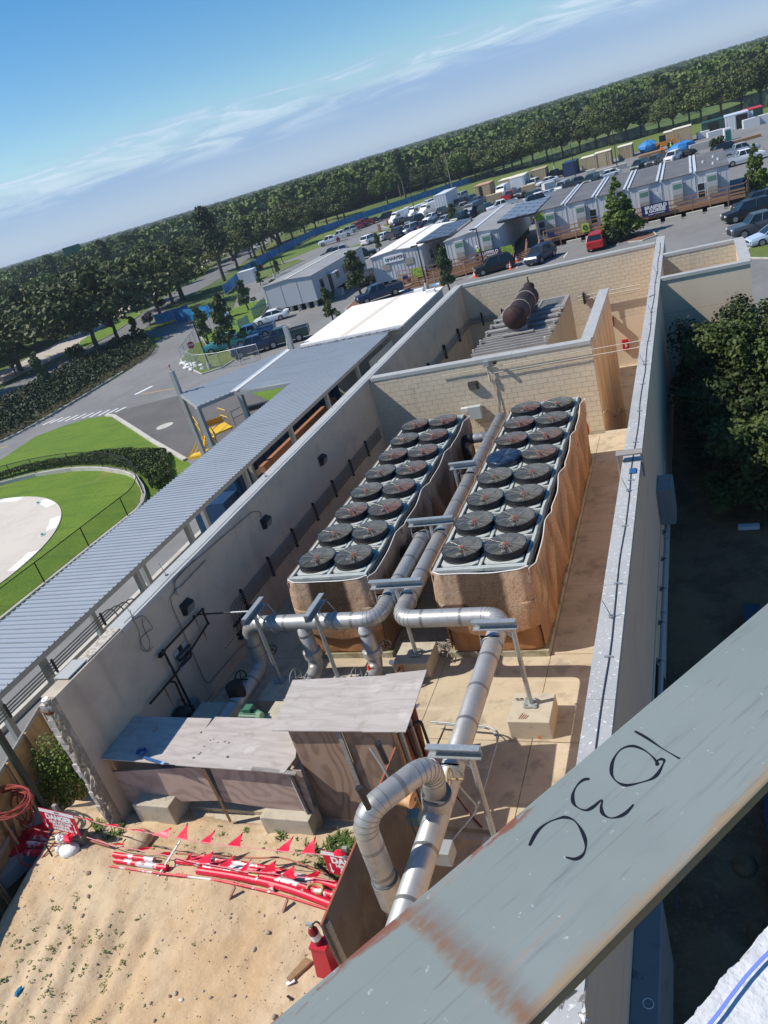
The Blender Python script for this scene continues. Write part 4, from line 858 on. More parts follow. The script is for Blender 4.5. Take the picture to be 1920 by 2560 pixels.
# --- pipe supports
def support(label,col,z0,ztop,beam,axis,hangs,pad=None,yoke=None):
    t = thing('pipe_support',label,'pipe support',(col[0],col[1],z0),group='T-shaped galvanised pipe supports')
    zb_ = ztop; hb = .20
    b = MB(); b.cyl((col[0],col[1],z0),(col[0],col[1],zb_-hb),.052,n=14); b.build('column',m_galv,t,smooth=False)
    b = MB(); b.box(col[0]-.14,col[0]+.14,col[1]-.14,col[1]+.14,z0+.02,z0+.045)
    for sx in (-1,1):
        for sy_ in (-1,1): b.cyl((col[0]+sx*.1,col[1]+sy_*.1,z0),(col[0]+sx*.1,col[1]+sy_*.1,z0+.1),.012,n=6)
    b.build('base_plate',m_galv,t)
    b = MB(); b.box(col[0]-.13,col[0]+.13,col[1]-.13,col[1]+.13,z0,z0+.02); b.build('grout',m_rub if False else m_dgrey,t)
    b = MB(); a,c = beam
    if axis == 'x':
        b.box(a,c,col[1]-.06,col[1]+.07,zb_-.02,zb_); b.box(a,c,col[1]-.06,col[1]+.07,zb_-hb,zb_-hb+.015); b.box(a,c,col[1]+.055,col[1]+.07,zb_-hb+.015,zb_-.02)
    else:
        b.box(col[0]-.06,col[0]+.07,a,c,zb_-.02,zb_); b.box(col[0]-.06,col[0]+.07,a,c,zb_-hb,zb_-hb+.015); b.box(col[0]-.07,col[0]-.056,a,c,zb_-hb+.015,zb_-.02)
    b.build('channel_beam',m_galv,t)
    b = MB(); s_ = .22 if (beam[0]+beam[1])/2 > (col[0] if axis == 'x' else col[1]) else -.22
    if axis == 'x': b.beam((col[0],col[1],zb_-.45),(col[0]+s_,col[1],zb_-hb),.05,.03)
    else: b.beam((col[0],col[1],zb_-.45),(col[0],col[1]+s_,zb_-hb),.05,.03)
    b.build('brace',m_galv,t)
    for h in hangs:
        b = MB(); r_ = .225
        if axis == 'x':
            c0 = Vector((h,col[1],zp)); b.tube([c0+Vector((r_*math.cos(k*math.pi/8),0,r_*math.sin(k*math.pi/8))) for k in range(16)],.014,6,closed=True)
            for s2 in (-1,1): b.cyl((h+s2*.24,col[1]-.0,zp),(h+s2*.20,col[1],zb_-hb),.012,n=6); b.beam((h+s2*.22,col[1],zp+.24),(h-s2*.22,col[1],zp+.24),.02,.02)
        else:
            c0 = Vector((col[0],h,zp)); b.tube([Vector((h_x,h+r_*math.cos(k*math.pi/8),zp+r_*math.sin(k*math.pi/8))) for k in range(16) for h_x in [col[0]+.30]],.014,6,closed=True)
            for s2 in (-1,1): b.cyl((col[0]+.3,h+s2*.24,zp),(col[0]+.12,h+s2*.22,zb_-hb),.012,n=6)
        b.build('hanger',m_galv,t)
    if pad:
        b = MB(); b.box(*pad,4.0,z0); b.build('concrete_pad',m_concg,t,bev=.012)
    return t
support('pipe support nearest the long wall, its beam end-on over the silver run',(-10.75,13.36),4.40,6.62,(12.92,13.88),'y',[13.62],(-11.08,-10.1,12.62,13.55))
support('pipe support between the two silver down legs',(-9.06,13.33),4.40,6.62,(12.95,13.9),'y',[13.62],(-9.5,-8.62,12.9,13.6))
support('pipe support on a square pad in front of the gap between the chillers',(-7.3,14.29),4.45,6.62,(-7.95,-6.62),'x',[-7.66,-7.12],(-7.83,-6.92,13.92,14.78))
support('second pipe support back in the gap between the chillers',(-7.28,17.3),4.0,6.62,(-7.92,-6.62),'x',[-7.66,-7.12])
support('farthest pipe support in the gap between the chillers',(-7.5,20.8),4.0,6.62,(-7.65,-6.80),'x',[-7.12])
support('pipe support on the square pad right of the right chiller front',(-4.15,12.52),4.45,6.62,(-4.98,-4.06),'x',[-4.66],(-4.57,-3.69,11.98,12.88))
support('pipe support in the foreground behind the pipe loop',(-4.2,9.0),4.2,6.62,(-4.95,-4.02),'x',[-4.66],(-4.55,-3.5,8.4,9.3))
# --- pad debris
m_cop = mat('copper',(0.35,0.12,0.05),rough=.5)
for k in range(4):
    x_ = -4.28+.045*k; b = MB(); b.cyl((x_,12.23-.02*k,4.458),(x_-.06,12.06,4.458),.006,n=5); tag(b.build('copper_offcut',m_cop),'thin copper or black offcut lying on the pad of the right chiller support','offcut','metal offcuts on the support pad')
c = G(700+1330/2.074,1700+287/2.074,4.05); b = MB(); b.obox((c.x,c.y,4.05),(.19,.09,.09),rad(-6)); tag(b.build('clay_brick',mat('brick_orange',(0.55,0.20,0.07),[('fine',12,.5,.7,(0.4,0.14,0.05),.6)],rough=.9),bev=.005),'orange brick on the yard floor in front of the square pad','brick')
c = G(700+1380/2.074,1700+275/2.074,4.02); b = MB(); rr = random.Random(4)
for k in range(26): b.obox((c.x+rr.uniform(-.14,.14),c.y+rr.uniform(-.04,.05),4.015+rr.uniform(0,.03)),(.05,.035,.01),rr.uniform(0,3),rr.uniform(-.6,.6),rr.uniform(-.6,.6))
tag(b.build('metal_scrap',mat('scrap_foil',(0.6,0.6,0.6),rough=.3,metal=.6)),'pile of crumpled shiny scrap beside the orange brick','scrap')
c = G(700+1212/2.074,1700+268/2.074,4.02); b = MB(); b.ball((c.x,c.y,4.03),(.09,.06,.04),8,5,.35); tag(b.build('crumpled_foil',MATS['scrap_foil']),'crumpled foil ball left of the orange brick','scrap')
c = G(700+1240/2.074,1700+103/2.074,4.47); b = MB()
for k in range(8): b.obox((c.x+rr.uniform(-.06,.06),c.y+rr.uniform(-.05,.05),4.462),(.06,.03,.008),rr.uniform(0,3))
tag(b.build('debris',m_rub),'pinch of debris on top of the square pad','debris')
# cone
m_cone = mat('cone_orange',(0.85,0.10,0.02),rough=.6); m_refl = mat('cone_white',(0.85,0.85,0.85),rough=.5)
def cone(loc,label,h=.71,group='orange traffic cones',proto=[None]):
    if proto[0] is None:
        t = thing('traffic_cone',label,'traffic cone',(0,0,0))
        b = MB(); b.box(-.18,.18,-.18,.18,0,.03); b.build('base',m_cone,t,local=True)
        b = MB(); b.lathe((0,0,.03),[(.135,0),(.108,.18)],14); b.lathe((0,0,.31),[(.095,0),(.08,.10)],14); b.lathe((0,0,.47),[(.07,0),(.028,.24)],14); b.build('body',m_cone,t,local=True)
        b = MB(); b.lathe((0,0,.21),[(.108,0),(.095,.10)],14); b.lathe((0,0,.41),[(.08,0),(.07,.06)],14); b.build('reflective_band',m_refl,t,local=True)
        proto[0] = t
    else: t = copy_tree(proto[0])
    t.location = loc; t['label'] = label; t['group'] = group; s_ = h/.71; t.scale = (s_,s_,s_); return t
cone(G(940,1722,4.2),'orange and white traffic cone standing behind the big plywood lid')
# stand with gauge by pad
t = thing('rusty_stand','rusty pipe tripod with a small gauge in front of the square pad','stand',(-8,13.2,4))
a = G(*fz(1470,870),4.7)
for q in [(1385,1040),(1540,1060)]:
    b = MB(); b.cyl(a,G(*fz(*q),4.1),.028,n=8); b.build('leg',m_rust,t)
c = G(*fz(1392,850),4.75); b = MB(); b.lathe(c,[(.06,0),(.065,.05)],14,ax=(.2,-.7,.6)); b.build('gauge',m_refl,t); b = MB(); b.cyl(c,G(*fz(1425,950),4.4),.015,n=6); b.build('stem',m_galv,t)
# hose tangle between the chillers
b = MB(); rr = random.Random(9)
for k in range(14):
    x_,y_ = -6.9+rr.uniform(-.3,.7),14.9+rr.uniform(-.3,.6); b.tube([(x_+rr.uniform(-.35,.35),y_+rr.uniform(-.25,.25),4.03+rr.uniform(0,.12)) for _ in range(7)],.012,5)
tag(b.build('cable_tangle',mat('tangle_grey',(0.28,0.25,0.23),rough=.8)),'tangle of loose grey cable on the floor left of the right chiller front','cable')
# conduit hoop on the floor by the foreground pipe
fl = RG(800,1760,3.607)
t = thing('floor_conduit','silver conduit hoop standing off the floor right of the foreground pipe','conduit',(-4.2,10.3,4))
b = MB(); b.tube(fillet([G(*fl(1000,160),4.3),G(*fl(1530,205),4.3),G(*fl(1620,260),4.3),G(*fl(1480,760),4.25),G(*fl(1400,980),4.25),G(*fl(1170,1250),4.3),G(*fl(1130,1400),4.1)],.2,5),.02,8); b.build('conduit',m_galv,t)
b = MB(); b.tube(fillet([G(*fl(1010,175),4.2),G(*fl(1520,215),4.2),G(*fl(1610,300),4.2),G(*fl(1490,700),4.15)],.2,5),.014,8); b.build('conduit',m_galv,t)
b = MB(); b.beam(G(*fl(1570,280),4.3),G(*fl(1635,284),4.3),.03,.03); b.build('clamp',m_galv,t)
b = MB(); b.tube(fillet([G(*fl(1230,830),4.2),G(*fl(1340,980),4.02),G(*fl(1460,1110),4.02)],.3,5),.016,6); tag(b.build('red_hose',mat('dark_red_rubber',(0.16,0.015,0.015),rough=.6)),'dark red hose on the floor by the foreground pipe support','hose')
t = thing('strut_frame','bent strut bracket holding conduit behind the foreground pipe','bracket',(-4.5,9,4))
b = MB(); b.tube(fillet([G(*fl(1215,600),6.0),G(*fl(1260,750),5.6),G(*fl(1415,920),4.9),G(*fl(1400,1000),4.6)],.1,3),.018,6); b.build('rod',m_galv,t)
c = G(*fl(1120,1340),5.0); b = MB(); b.obox(c,(.3,.3,.3)); tag(b.build('control_box',mat('grey_box',(0.3,0.32,0.33),rough=.5),bev=.01),'grey control box low beside the foreground pipe','box')
c = G(*fl(855,1020),5.2); b = MB(); b.obox(c,(.22,.22,.2)); tag(b.build('control_box',mat('teal_box',(0.10,0.20,0.24),rough=.5),bev=.01),'small teal box in the dark gap inside the pipe loop','box')
# ================================================================== PLYWOOD SHELTERS
m_plyw = mat('weathered_plywood',(0.47,0.42,0.385),[('fine',(1.2,6,3),.42,.66,(0.37,0.325,0.29),.7),('grain',(.35,1.6,1),.1,1,(0.36,0.31,0.275),.4),('fine',3,.56,.7,(0.31,0.26,0.225),.6),('noise',2.2,.6,.72,(0.56,0.51,0.47),.7)],rough=.92,bump=(.2,20,.005))
m_plyb = mat('brown_plywood',(0.34,0.225,0.155),[('grain',(1.1,1.1,.42),-.2,.9,(0.19,0.115,0.08),.7),('fine',(10,10,1.5),.45,.7,(0.32,0.235,0.175),.6),('noise',1.1,.5,.7,(0.33,0.27,0.23),.6)],rough=.92)
m_plyr = mat('pinkish_plywood',(0.42,0.31,0.265),[('grain',(.5,1.1,1.0),-.2,.9,(0.29,0.20,0.165),.7),('fine',(10,10,1.5),.45,.7,(0.40,0.33,0.30),.6),('noise',1.0,.52,.7,(0.26,0.16,0.12),.6)],rough=.92)
m_edge = mat('ply_edge_red',(0.34,0.10,0.06),rough=.9)
m_stud = mat('stud_wood',(0.42,0.28,0.15),[('fine',(20,20,2),.45,.7,(0.30,0.19,0.10),.7)],rough=.9)
def slab4(c4,th):
    c4 = [Vector(q) for q in c4]; n_ = (c4[1]-c4[0]).cross(c4[3]-c4[0]).normalized()
    if n_.z < 0: n_ = -n_
    b = MB(); b.hexa([q-n_*th for q in c4]+c4); return b
TB = thing('plywood_box','tall plywood shelter with a pale weathered lid, behind the pipe loop','shelter',(-7,10,4))
slab4([(-8.28,9.48,6.42),(-6.28,9.50,6.45),(-6.33,11.05,6.45),(-8.52,10.95,6.42)],.022).build('lid',m_plyw,TB)
slab4([(-6.34,9.46,6.474),(-5.50,9.48,6.48),(-5.58,11.15,6.50),(-6.42,11.05,6.476)],.02).build('lid',m_plyw,TB)
for x0_,x1_,k in ((-8.02,-6.95,0),(-6.87,-5.88,1)):
    b = MB(); b.box(x0_,x1_,9.60+.015*k,9.62+.015*k,3.98,6.38); b.build('front_panel',m_plyb,TB)
for x_ in (-6.91,-5.86,-7.98):
    b = MB(); b.box(x_-.045,x_+.045,9.555 if x_ == -6.91 else 9.64,9.597 if x_ == -6.91 else 9.70,4.0,6.38); b.build('stud',m_wgrey if x_ == -6.91 else m_stud,TB)
b = MB(); b.box(-8.05,-8.03,9.64,10.9,4.0,6.35); b.build('side_panel',m_plyb,TB)
b = MB(); b.hexa([(-8.1,9.55,6.39),(-5.7,9.56,6.39),(-5.7,9.60,6.39),(-8.1,9.59,6.39),(-8.1,9.55,6.415),(-5.7,9.56,6.425),(-5.7,9.60,6.425),(-8.1,9.59,6.415)]); b.build('trim',m_edge,TB)
RP = thing('steel_plates','red-brown primed steel plates under the right edge of the big plywood lid','panel',(-5.8,10.8,4))
m_redp = mat('red_primer',(0.42,0.11,0.045),[('fine',3,.45,.7,(0.30,0.075,0.03),.7),('noise',2,.6,.7,(0.5,0.2,0.1),.5)],rough=.7)
b = MB(); b.hexa([(-6.3,11.2,4.0),(-5.72,10.2,4.0),(-5.69,10.22,4.0),(-6.27,11.24,4.0),(-6.35,11.3,6.3),(-5.72,10.45,6.3),(-5.69,10.47,6.3),(-6.3,11.34,6.3)]); b.build('plate',m_redp,RP)
b = MB(); b.box(-5.85,-5.83,9.75,10.5,4.0,6.1); b.build('plate',m_redp,RP)
b = MB(); b.box(-5.80,-5.74,9.72,9.80,4.0,6.2); b.box(-5.80,-5.74,10.18,10.24,4.0,6.2); b.build('frame_bar',m_galv,RP)
b = MB(); b.tube(fillet([(-6.0,10.0,5.9),(-5.62,10.35,5.95),(-5.55,10.3,4.0)],.08,4),.03,8); b.tube([(-5.78,10.0,6.2),(-5.7,10.0,4.0)],.035,8); b.build('black_pipe',m_black,RP)
c = Vector((-5.72,10.55,6.12)); b = MB(); rr = random.Random(6)
for k in range(12): b.ball((c.x+rr.uniform(-.07,.07),c.y+rr.uniform(-.07,.07),c.z+rr.uniform(-.05,.05)),.022,6,4)
b.build('foam_drips',m_refl,RP)
b = MB(); b.beam(G(*fl(1130,200),4.7),G(*fl(1040,410),4.05),.12,.03); tag(b.build('leaning_stud',m_wgrey),'grey timber leaning behind the foreground pipe next to the red panels','timber')
SWL = thing('plywood_screen','shaded plywood screen with a red top edge, between the sand and the foreground pipes','screen',(-5.86,7,4))
b = MB(); b.box(-5.87,-5.85,6.05,9.58,3.9,6.0); b.build('sheet',mat('shaded_plywood',(0.12,0.105,0.095),[('fine',(10,2,1.5),.45,.7,(0.20,0.18,0.16),.7),('noise',1.5,.5,.7,(0.10,0.07,0.055),.7)],rough=.92),SWL)  # sheet colour darkened to carry the shade on its visible side
b = MB(); b.box(-5.876,-5.844,6.05,9.58,6.0,6.012); b.build('edge',m_edge,SWL)
for y_ in (7.9,6.15): b = MB(); b.box(-5.84,-5.80,y_-.04,y_+.04,3.9,5.95); b.build('stud',m_wgrey,SWL)
LS = thing('plywood_lean_to','low plywood shelter with two weathered lids against the broken wall','shelter',(-10.5,9.9,4))
slab4([(-12.84,9.32,5.62),(-10.62,9.28,5.60),(-10.70,10.62,5.63),(-12.84,10.62,5.65)],.02).build('lid',m_plyw,LS)
slab4([(-10.78,9.24,5.63),(-8.18,9.22,5.60),(-8.12,9.62,5.60),(-8.45,10.55,5.66)],.02).build('lid',m_plyw,LS)
slab4([(-10.78,9.24,5.63),(-8.45,10.55,5.661),(-8.80,10.62,5.66),(-10.60,10.64,5.66)],.02).build('lid',m_plyw,LS)
def qpanel(c4,th,mt,nm,par):
    c4 = [Vector(q) for q in c4]; n_ = (c4[1]-c4[0]).cross(c4[3]-c4[0]).normalized()*th; b = MB(); b.hexa([q for q in c4]+[q+n_ for q in c4]); return b.build(nm,mt,par)
f15 = RG(0,1500,2.074)
def yq(*q,Y=9.42): return [YP(*f15(*p),Y) for p in q]
a = yq((520,895),(1040,865),(1150,1040),(680,1050)); qpanel([a[3],a[2],a[1],a[0]],-.02,m_plyr,'front_panel',LS)
a = yq((1085,865),(1560,885),(1640,1115),(1160,1045),Y=9.36); qpanel([a[3],a[2],a[1],a[0]],-.02,m_plyr,'front_panel',LS)
a = yq((1052,870),(1170,1120),Y=9.31); b = MB(); b.beam(a[0],(a[0].x+.02,9.33,4.0),.085,.05); b.build('post',m_stud,LS)
b = MB(); b.beam((-8.14,9.30,5.5),(-8.12,9.33,4.0),.09,.05); b.build('post',m_wgrey,LS)
b = MB(); b.box(-12.8,-12.74,9.45,9.5,4.0,5.6); b.build('post',m_stud,LS)
a = yq((1305,873),(1535,900),Y=9.25); b = MB(); b.beam(a[0],a[1],.09,.02); b.build('loose_strip',m_wgrey,LS)
b = MB(); b.box(-12.7,-8.3,9.9,9.95,5.45,5.55); b.box(-12.7,-8.3,10.5,10.55,5.45,5.55); b.build('rafter',m_stud,LS)
# things on the lids
rr = random.Random(12); fr = RG(0,1500,2.074)
for q in [(1042,685),(1058,760),(1040,793),(1003,818),(1028,800),(1090,728),(1108,725),(1165,735),(1186,742),(1178,812),(1130,740)]:
    c = G(*fr(*q),5.64); b = MB(); b.ball((c.x,c.y,c.z),(rr.uniform(.02,.05),rr.uniform(.015,.03),.02),6,4,.3); tag(b.build('rubble_chip',m_rub),'chip of broken masonry lying on the right low plywood lid','rubble','masonry chips on the low plywood lid')
c = G(*fr(805,670),5.64); b = MB(); b.obox((c.x,c.y,5.665),(.08,.12,.04),.3); tag(b.build('block_fragment',m_rub),'pale block fragment on the shaded low plywood lid','rubble')
t = thing('blue_strap','coiled blue ratchet strap on the shaded low plywood lid','strap',G(*fr(740,800),5.64))
c = G(*fr(738,795),5.66); b = MB()
for k in range(3):
    b.tube([(c.x+(.09+.012*k)*math.cos(a*.4+k),c.y+(.08+.01*k)*math.sin(a*.4+k),5.665+.03*k) for a in range(16)],.014,5)
b.build('coil',m_strap,t)
a,e_ = G(*fr(745,815),5.66),G(*fr(840,845),5.66); b = MB(); b.beam(a,e_,.07,.006); b.build('tail',m_strap,t); b = MB(); b.obox((e_.x+.03,e_.y,5.665),(.08,.08,.02),-.2); b.build('buckle',mat('pale_blue',(0.3,0.42,0.55),rough=.5),t)
# pads,pumps
for q,l in (((-12.4,-11.42,9.12,9.75,4.5),'concrete pump pad in the shade under the low plywood shelter'),((-9.15,-8.02,9.12,9.55,4.42),'concrete pad edge below the leaning plywood, beside the sand')):
    b = MB(); b.box(q[0],q[1],q[2],q[3],3.9,q[4]); tag(b.build('concrete_pad',m_concg,bev=.015),l,'concrete pad')
b = MB(); b.box(-12.3,-11.2,11.35,12.15,4.0,4.75); tag(b.build('pump_plinth',m_concg,bev=.015),'concrete plinth against the long wall behind the low shelter','plinth')
b = MB(); b.box(-10.2,-9.3,10.9,12.2,4.0,4.75); tag(b.build('pump_plinth',m_concg,bev=.015),'concrete plinth behind the tall plywood box, right of the green motor','plinth')
GM = thing('pump_motor','green finned electric pump motor behind the low plywood lids','motor',(-10.7,11.1,4.4))
mg = mat('motor_green',(0.045,0.16,0.10),rough=.5); mg2 = mat('motor_pale_green',(0.32,0.50,0.30),rough=.5)
c0 = G(*fz(150,1300),4.85); c1 = G(*fz(285,1305),4.85)
b = MB(); b.cyl(c0,c1,.15,n=20); b.build('body',mg,GM); b = MB()
for k in range(16):
    a = 2*math.pi*k/16; o_ = Vector((0,math.cos(a),math.sin(a)))*.165; b.beam(c0+o_,c1+o_,.012,.03,up=(0,math.cos(a),math.sin(a)))
b.build('fins',mg,GM); b = MB(); b.cyl(c1,c1+Vector((.10,0,0)),.165,.12,20); b.build('end_bell',mg2,GM); b = MB(); b.obox(c0.lerp(c1,.5)+Vector((0,.05,.2)),(.2,.2,.12)); b.build('terminal_box',mg,GM)
b = MB(); b.obox(c0.lerp(c1,.5)+Vector((0,0,-.3)),(.7,.4,.35)); b.build('bedplate',m_dgrey,GM)
t = thing('grey_pipe','grey pipe elbow poking out between the low lids and the tall plywood box','pipe',(-8.1,9.5,5))
b = MB(); b.tube(fillet([G(*fr(1510,785),5.2),G(*fr(1475,780),5.2),G(*fr(1495,740),5.4),G(*fr(1530,745),5.4)],.04,3),.03,8); b.build('pipe',m_dgrey,t)
# ================================================================== DIRT,SIGNS,FOREGROUND
m_sand = mat('sandy_dirt',(0.55,0.42,0.275),[('noise',.8,.4,.65,(0.49,0.36,0.225),.9),('fine',4,.48,.68,(0.41,0.285,0.17),.6),('noise',(.5,.25,1),.50,.66,(0.50,0.32,0.165),.5),('fine',22,.56,.72,(0.62,0.50,0.36),.5),('fine',9,.62,.72,(0.30,0.225,0.155),.7)],rough=.97,spec=.1,bump=[(.5,12,.03),(.5,45,.012)])
def sand_z(x,y):
    z = 4.0
    z += .08*NZ(x,y,0,.8)+.035*NZ(x,y,4,2.3)+.016*NZ(x,y,8,6)+.012*NZ(x,y,2,15)
    # wheel grooves running down towards the camera
    u = (x+11.6)+.55*(y-6.2)*.35
    if y < 7.2:
        k = sm(7.3,6.7,y)*(1-sm(1.2,1.7,abs(u))); z -= .055*1.0*k*(0.5+0.5*math.cos(u*2*math.pi/.62+.5*NZ(x,y,1,1)))
    z += .16*math.exp(-((y-7.75)/.55)**2)*sm(-13.9,-13.0,x)
    z -= .10*sm(6.4,3.0,y)
    z -= 1.7*sm(-14.35,-15.6,x+.25*(y-8))
    z += .12*math.exp(-(((x+13.4)/.5)**2+((y-8.1)/.4)**2))
    return z
b = MB(); NX,NYs = 230,150; x0,x1,y0,y1 = -17.5,-2.2,1.0,9.62; vs_ = []
for j in range(NYs+1):
    for i in range(NX+1):
        x = x0+(x1-x0)*i/NX; y = y0+(y1-y0)*j/NYs; vs_.append((x,y,sand_z(x,y)-(.10*sm(9.25,9.5,y))))
b.add(vs_,[(j*(NX+1)+i,j*(NX+1)+i+1,(j+1)*(NX+1)+i+1,(j+1)*(NX+1)+i) for j in range(NYs) for i in range(NX)])
struct(b.build('sandy_ground',m_sand,smooth=True))
# stones: the larger ones single,the grit as one mass
m_stone = mat('stone_brown',(0.27,0.18,0.14),[('random',1,0,1,(0.50,0.44,0.37),.8),('fine',20,.5,.7,(0.2,0.14,0.1),.4)],rough=.9)
rr = random.Random(21); sp = None
for k in range(60):
    x,y = rr.uniform(-13.8,-6.2),rr.uniform(4.6,7.4)
    r_ = rr.choice([.02,.025,.03,.035,.05])
    if sp is None:
        b = MB(); b.ball((0,0,0),(1,.8,.6),7,5,.15); sp = b.build('stone',m_stone,smooth=True); o = tag(sp,'small stone lying on the sandy ground','stone','loose stones on the sand')
    else: o = sp.copy(); COL.objects.link(o)
    o.location = (x,y,sand_z(x,y)+r_*.25); o.scale = (r_,r_,r_); o.rotation_euler = (0,0,rr.uniform(0,6))
for q,r_,l in (((R,s) for R,s in ())): pass
fg = RG(0,1960,1.843); fk = RG(440,2020,3.77)
for q,r_,l in (((640,270),.38,'big rounded sandstone lump at the foot of the broken wall'),((1235,690),.06,'dark brown stone on the sand, right of the middle'),((830,390),.08,'grey stone beside the red and white pipes'),((422,435),.07,'dark clod on the sand near the left sign'),((245,440),.05,'white stone on the sand below the left sign'),((832,990),.05,'white stone low in the middle of the sand')):
    c = G(*fg(*q),4.0); b = MB(); b.ball((c.x,c.y,sand_z(c.x,c.y)+r_*.15),(r_,r_*.7,r_*.5),12,8,.08)
    tag(b.build('stone',mat('pale_stone',(0.6,0.55,0.48),rough=.9) if 'white' in l else (m_sand if 'lump' in l else m_stone),smooth=True),l,'stone')
b = MB()
for k in range(900):
    x,y = rr.uniform(-14.2,-5.9),rr.uniform(4.2,9.2); r_ = rr.uniform(.005,.016); z = sand_z(x,y)+r_*.3
    b.add([(x-r_,y,z),(x,y-r_,z),(x+r_,y,z),(x,y+r_,z),(x,y,z+r_)],[(0,1,4),(1,2,4),(2,3,4),(3,0,4)])
o = b.build('pebbles',mat('pebble_mix',(0.36,0.25,0.18),[('fine',6,.4,.6,(0.22,0.13,0.10),1),('noise',4,.6,.7,(0.6,0.52,0.42),.8)],rough=.9)); tag(o,'scattered grit and pebbles on the sandy ground','pebbles'); o['kind'] = 'stuff'
m_weed = leafmat('weed_green',(0.10,0.17,0.035),(0.16,0.21,0.05),(0.06,0.11,0.03),8)
m_weedy = mat('dry_weed',(0.33,0.30,0.12),rough=.9)
def weeds(pts,name='weeds',lab='thin weeds sprouting through the sand',mt=m_weed,n=9,h=.075):
    b = MB()
    for (x,y,s_) in pts:
        z = sand_z(x,y)
        for k in range(int(n*s_)+4):
            a = rr.uniform(0,6.28); l_ = h*s_*rr.uniform(.5,1.2); dx,dy = math.cos(a)*l_,math.sin(a)*l_; w_ = .006+.012*rr.random()
            px_,py_ = x+rr.uniform(-.08,.08)*s_,y+rr.uniform(-.08,.08)*s_; nx_,ny_ = -math.sin(a)*w_,math.cos(a)*w_
            b.add([(px_-nx_,py_-ny_,z),(px_+nx_,py_+ny_,z),(px_+dx*.6+nx_,py_+dy*.6+ny_,z+l_*.6),(px_+dx,py_+dy,z+l_*.5),(px_+dx*.6-nx_,py_+dy*.6-ny_,z+l_*.55)],[(0,1,2,4),(4,2,3)])
    o = b.build(name,mt); tag(o,lab,'weeds'); o['kind'] = 'stuff'
weeds([(rr.gauss(-12.2,.8),rr.gauss(6.1,.65),rr.uniform(.25,.7)) for _ in range(24)],mt=m_weed)
weeds([(rr.gauss(-12.2,1.2),rr.gauss(5.8,.8),rr.uniform(.25,.7)) for _ in range(110)],'dry_weeds','dry straw-coloured weeds over the sand',m_weedy)
weeds([(rr.gauss(-7.2,.35),rr.gauss(8.75,.25),rr.uniform(.5,1.3)) for _ in range(60)],'weeds','green weeds by the plywood screen behind the right danger sign',m_weed,16,.15)
weeds([(rr.uniform(-11.8,-6.2),rr.uniform(8.3,9.2),rr.uniform(.3,.8)) for _ in range(35)],'weeds','thin weeds between the pipes and the plywood shelters',m_weed)
weeds([(-12.9,8.65,1.3),(-12.75,8.8,1.2),(-8.75,9.05,1.0),(-13.5,8.9,1.2),(-13.3,8.75,1.2)],'weeds','weed tufts at the foot of the broken wall',m_weed,22,.15)
# red and white painted pipes on the berm
m_rw = mat('red_white_pipe',(0.62,0.62,0.62),[('noise',(2.6,2.6,2),.43,.49,(0.62,0.006,0.03),1.0),('fine',14,.58,.7,(0.8,0.78,0.76),.4)],rough=.35,spec=.5)
m_rr = mat('red_pipe_paint',(0.60,0.008,0.035),[('noise',(3,3,2),.62,.66,(0.62,0.6,0.6),1.0)],rough=.32,spec=.5)
def dp(f,q,dz=.0):
    c = G(*f(*q),4.1); z = sand_z(c.x,c.y)+dz; c = G(*f(*q),z); return c
runs = [([(525,325),(700,350)],fg,.055,m_rw,'white pipe with red paint, upper left end of the bundle'),
        ([(530,352),(760,385)],fg,.06,m_rw,'white and red pipe below the upper left one'),
        ([(130,455),(600,525),(1000,600),(1530,745)],fk,.062,m_rw,'white pipe with red patches, farthest of the bundle'),
        ([(0,500),(560,560),(1100,640),(1520,720)],fk,.055,m_rw,'white pipe striped with flag shadows, second of the bundle'),
        ([(260,560),(700,620),(1080,700),(1500,830)],fk,.062,m_rw,'grey-white pipe third of the bundle, with a brass coupling'),
        ([(205,590),(650,655),(1080,760),(1460,905)],fk,.072,m_rr,'bright red pipe nearest the camera, thickest of the bundle'),
        ([(0,622),(560,712),(1050,835),(1425,955)],fk,.02,m_rr,'thin red pipe along the near side of the bundle'),
        ([(505,378),(730,412),(900,430),(1080,455)],fg,.02,m_rw,'thin pinkish pipe leading left from the bundle')]
for pts,f_,r_,mt_,l in runs:
    P_ = [dp(f_,q,r_+.02) for q in pts]; t = thing('painted_pipe',l,'pipe',P_[0],group='red and white painted pipes on the sand'); b = MB(); b.tube(fillet(P_,1.0,5),r_,14); b.build('pipe',mt_,t,smooth=False)
    if r_ > .03:
        c = P_[1].lerp(P_[-1],.35); d_ = (P_[-1]-P_[1]).normalized() if len(P_) > 2 else (P_[1]-P_[0]).normalized(); b = MB(); b.cyl(c-d_*.06,c+d_*.06,r_+.006,n=14); b.build('coupling',mt_,t)
c = dp(fk,(735,640),.1); d_ = Vector((1,-.08,0)); b = MB(); b.cyl(c-d_*.1,c+d_*.12,.06,n=12); tag(b.build('brass_coupling',mat('brass_band',(0.5,0.42,0.12),rough=.4)),'yellow-green coupling on the third pipe of the bundle','coupling')
c = dp(fk,(1310,770),.12); b = MB(); b.tube([c+Vector((.16*math.cos(a),.11*math.sin(a),.02*math.sin(a*3))) for a in np.linspace(-1.2,3.2,10)],.035,6); tag(b.build('brown_rag',mat('cardboard_brown',(0.45,0.27,0.12),rough=.9)),'brown leather glove or rag lying over the red pipes','rag')
b = MB(); b.tube(fillet([G(*fk(*q),4.32) for q in ((0,430),(180,440),(500,455),(760,475),(960,462),(1060,485),(1220,540),(1400,620))],.4,5),.016,6); tag(b.build('orange_hose',mat('terracotta_hose',(0.42,0.15,0.09),rough=.7)),'thin terracotta hose sagging across the flagged pipes','hose')
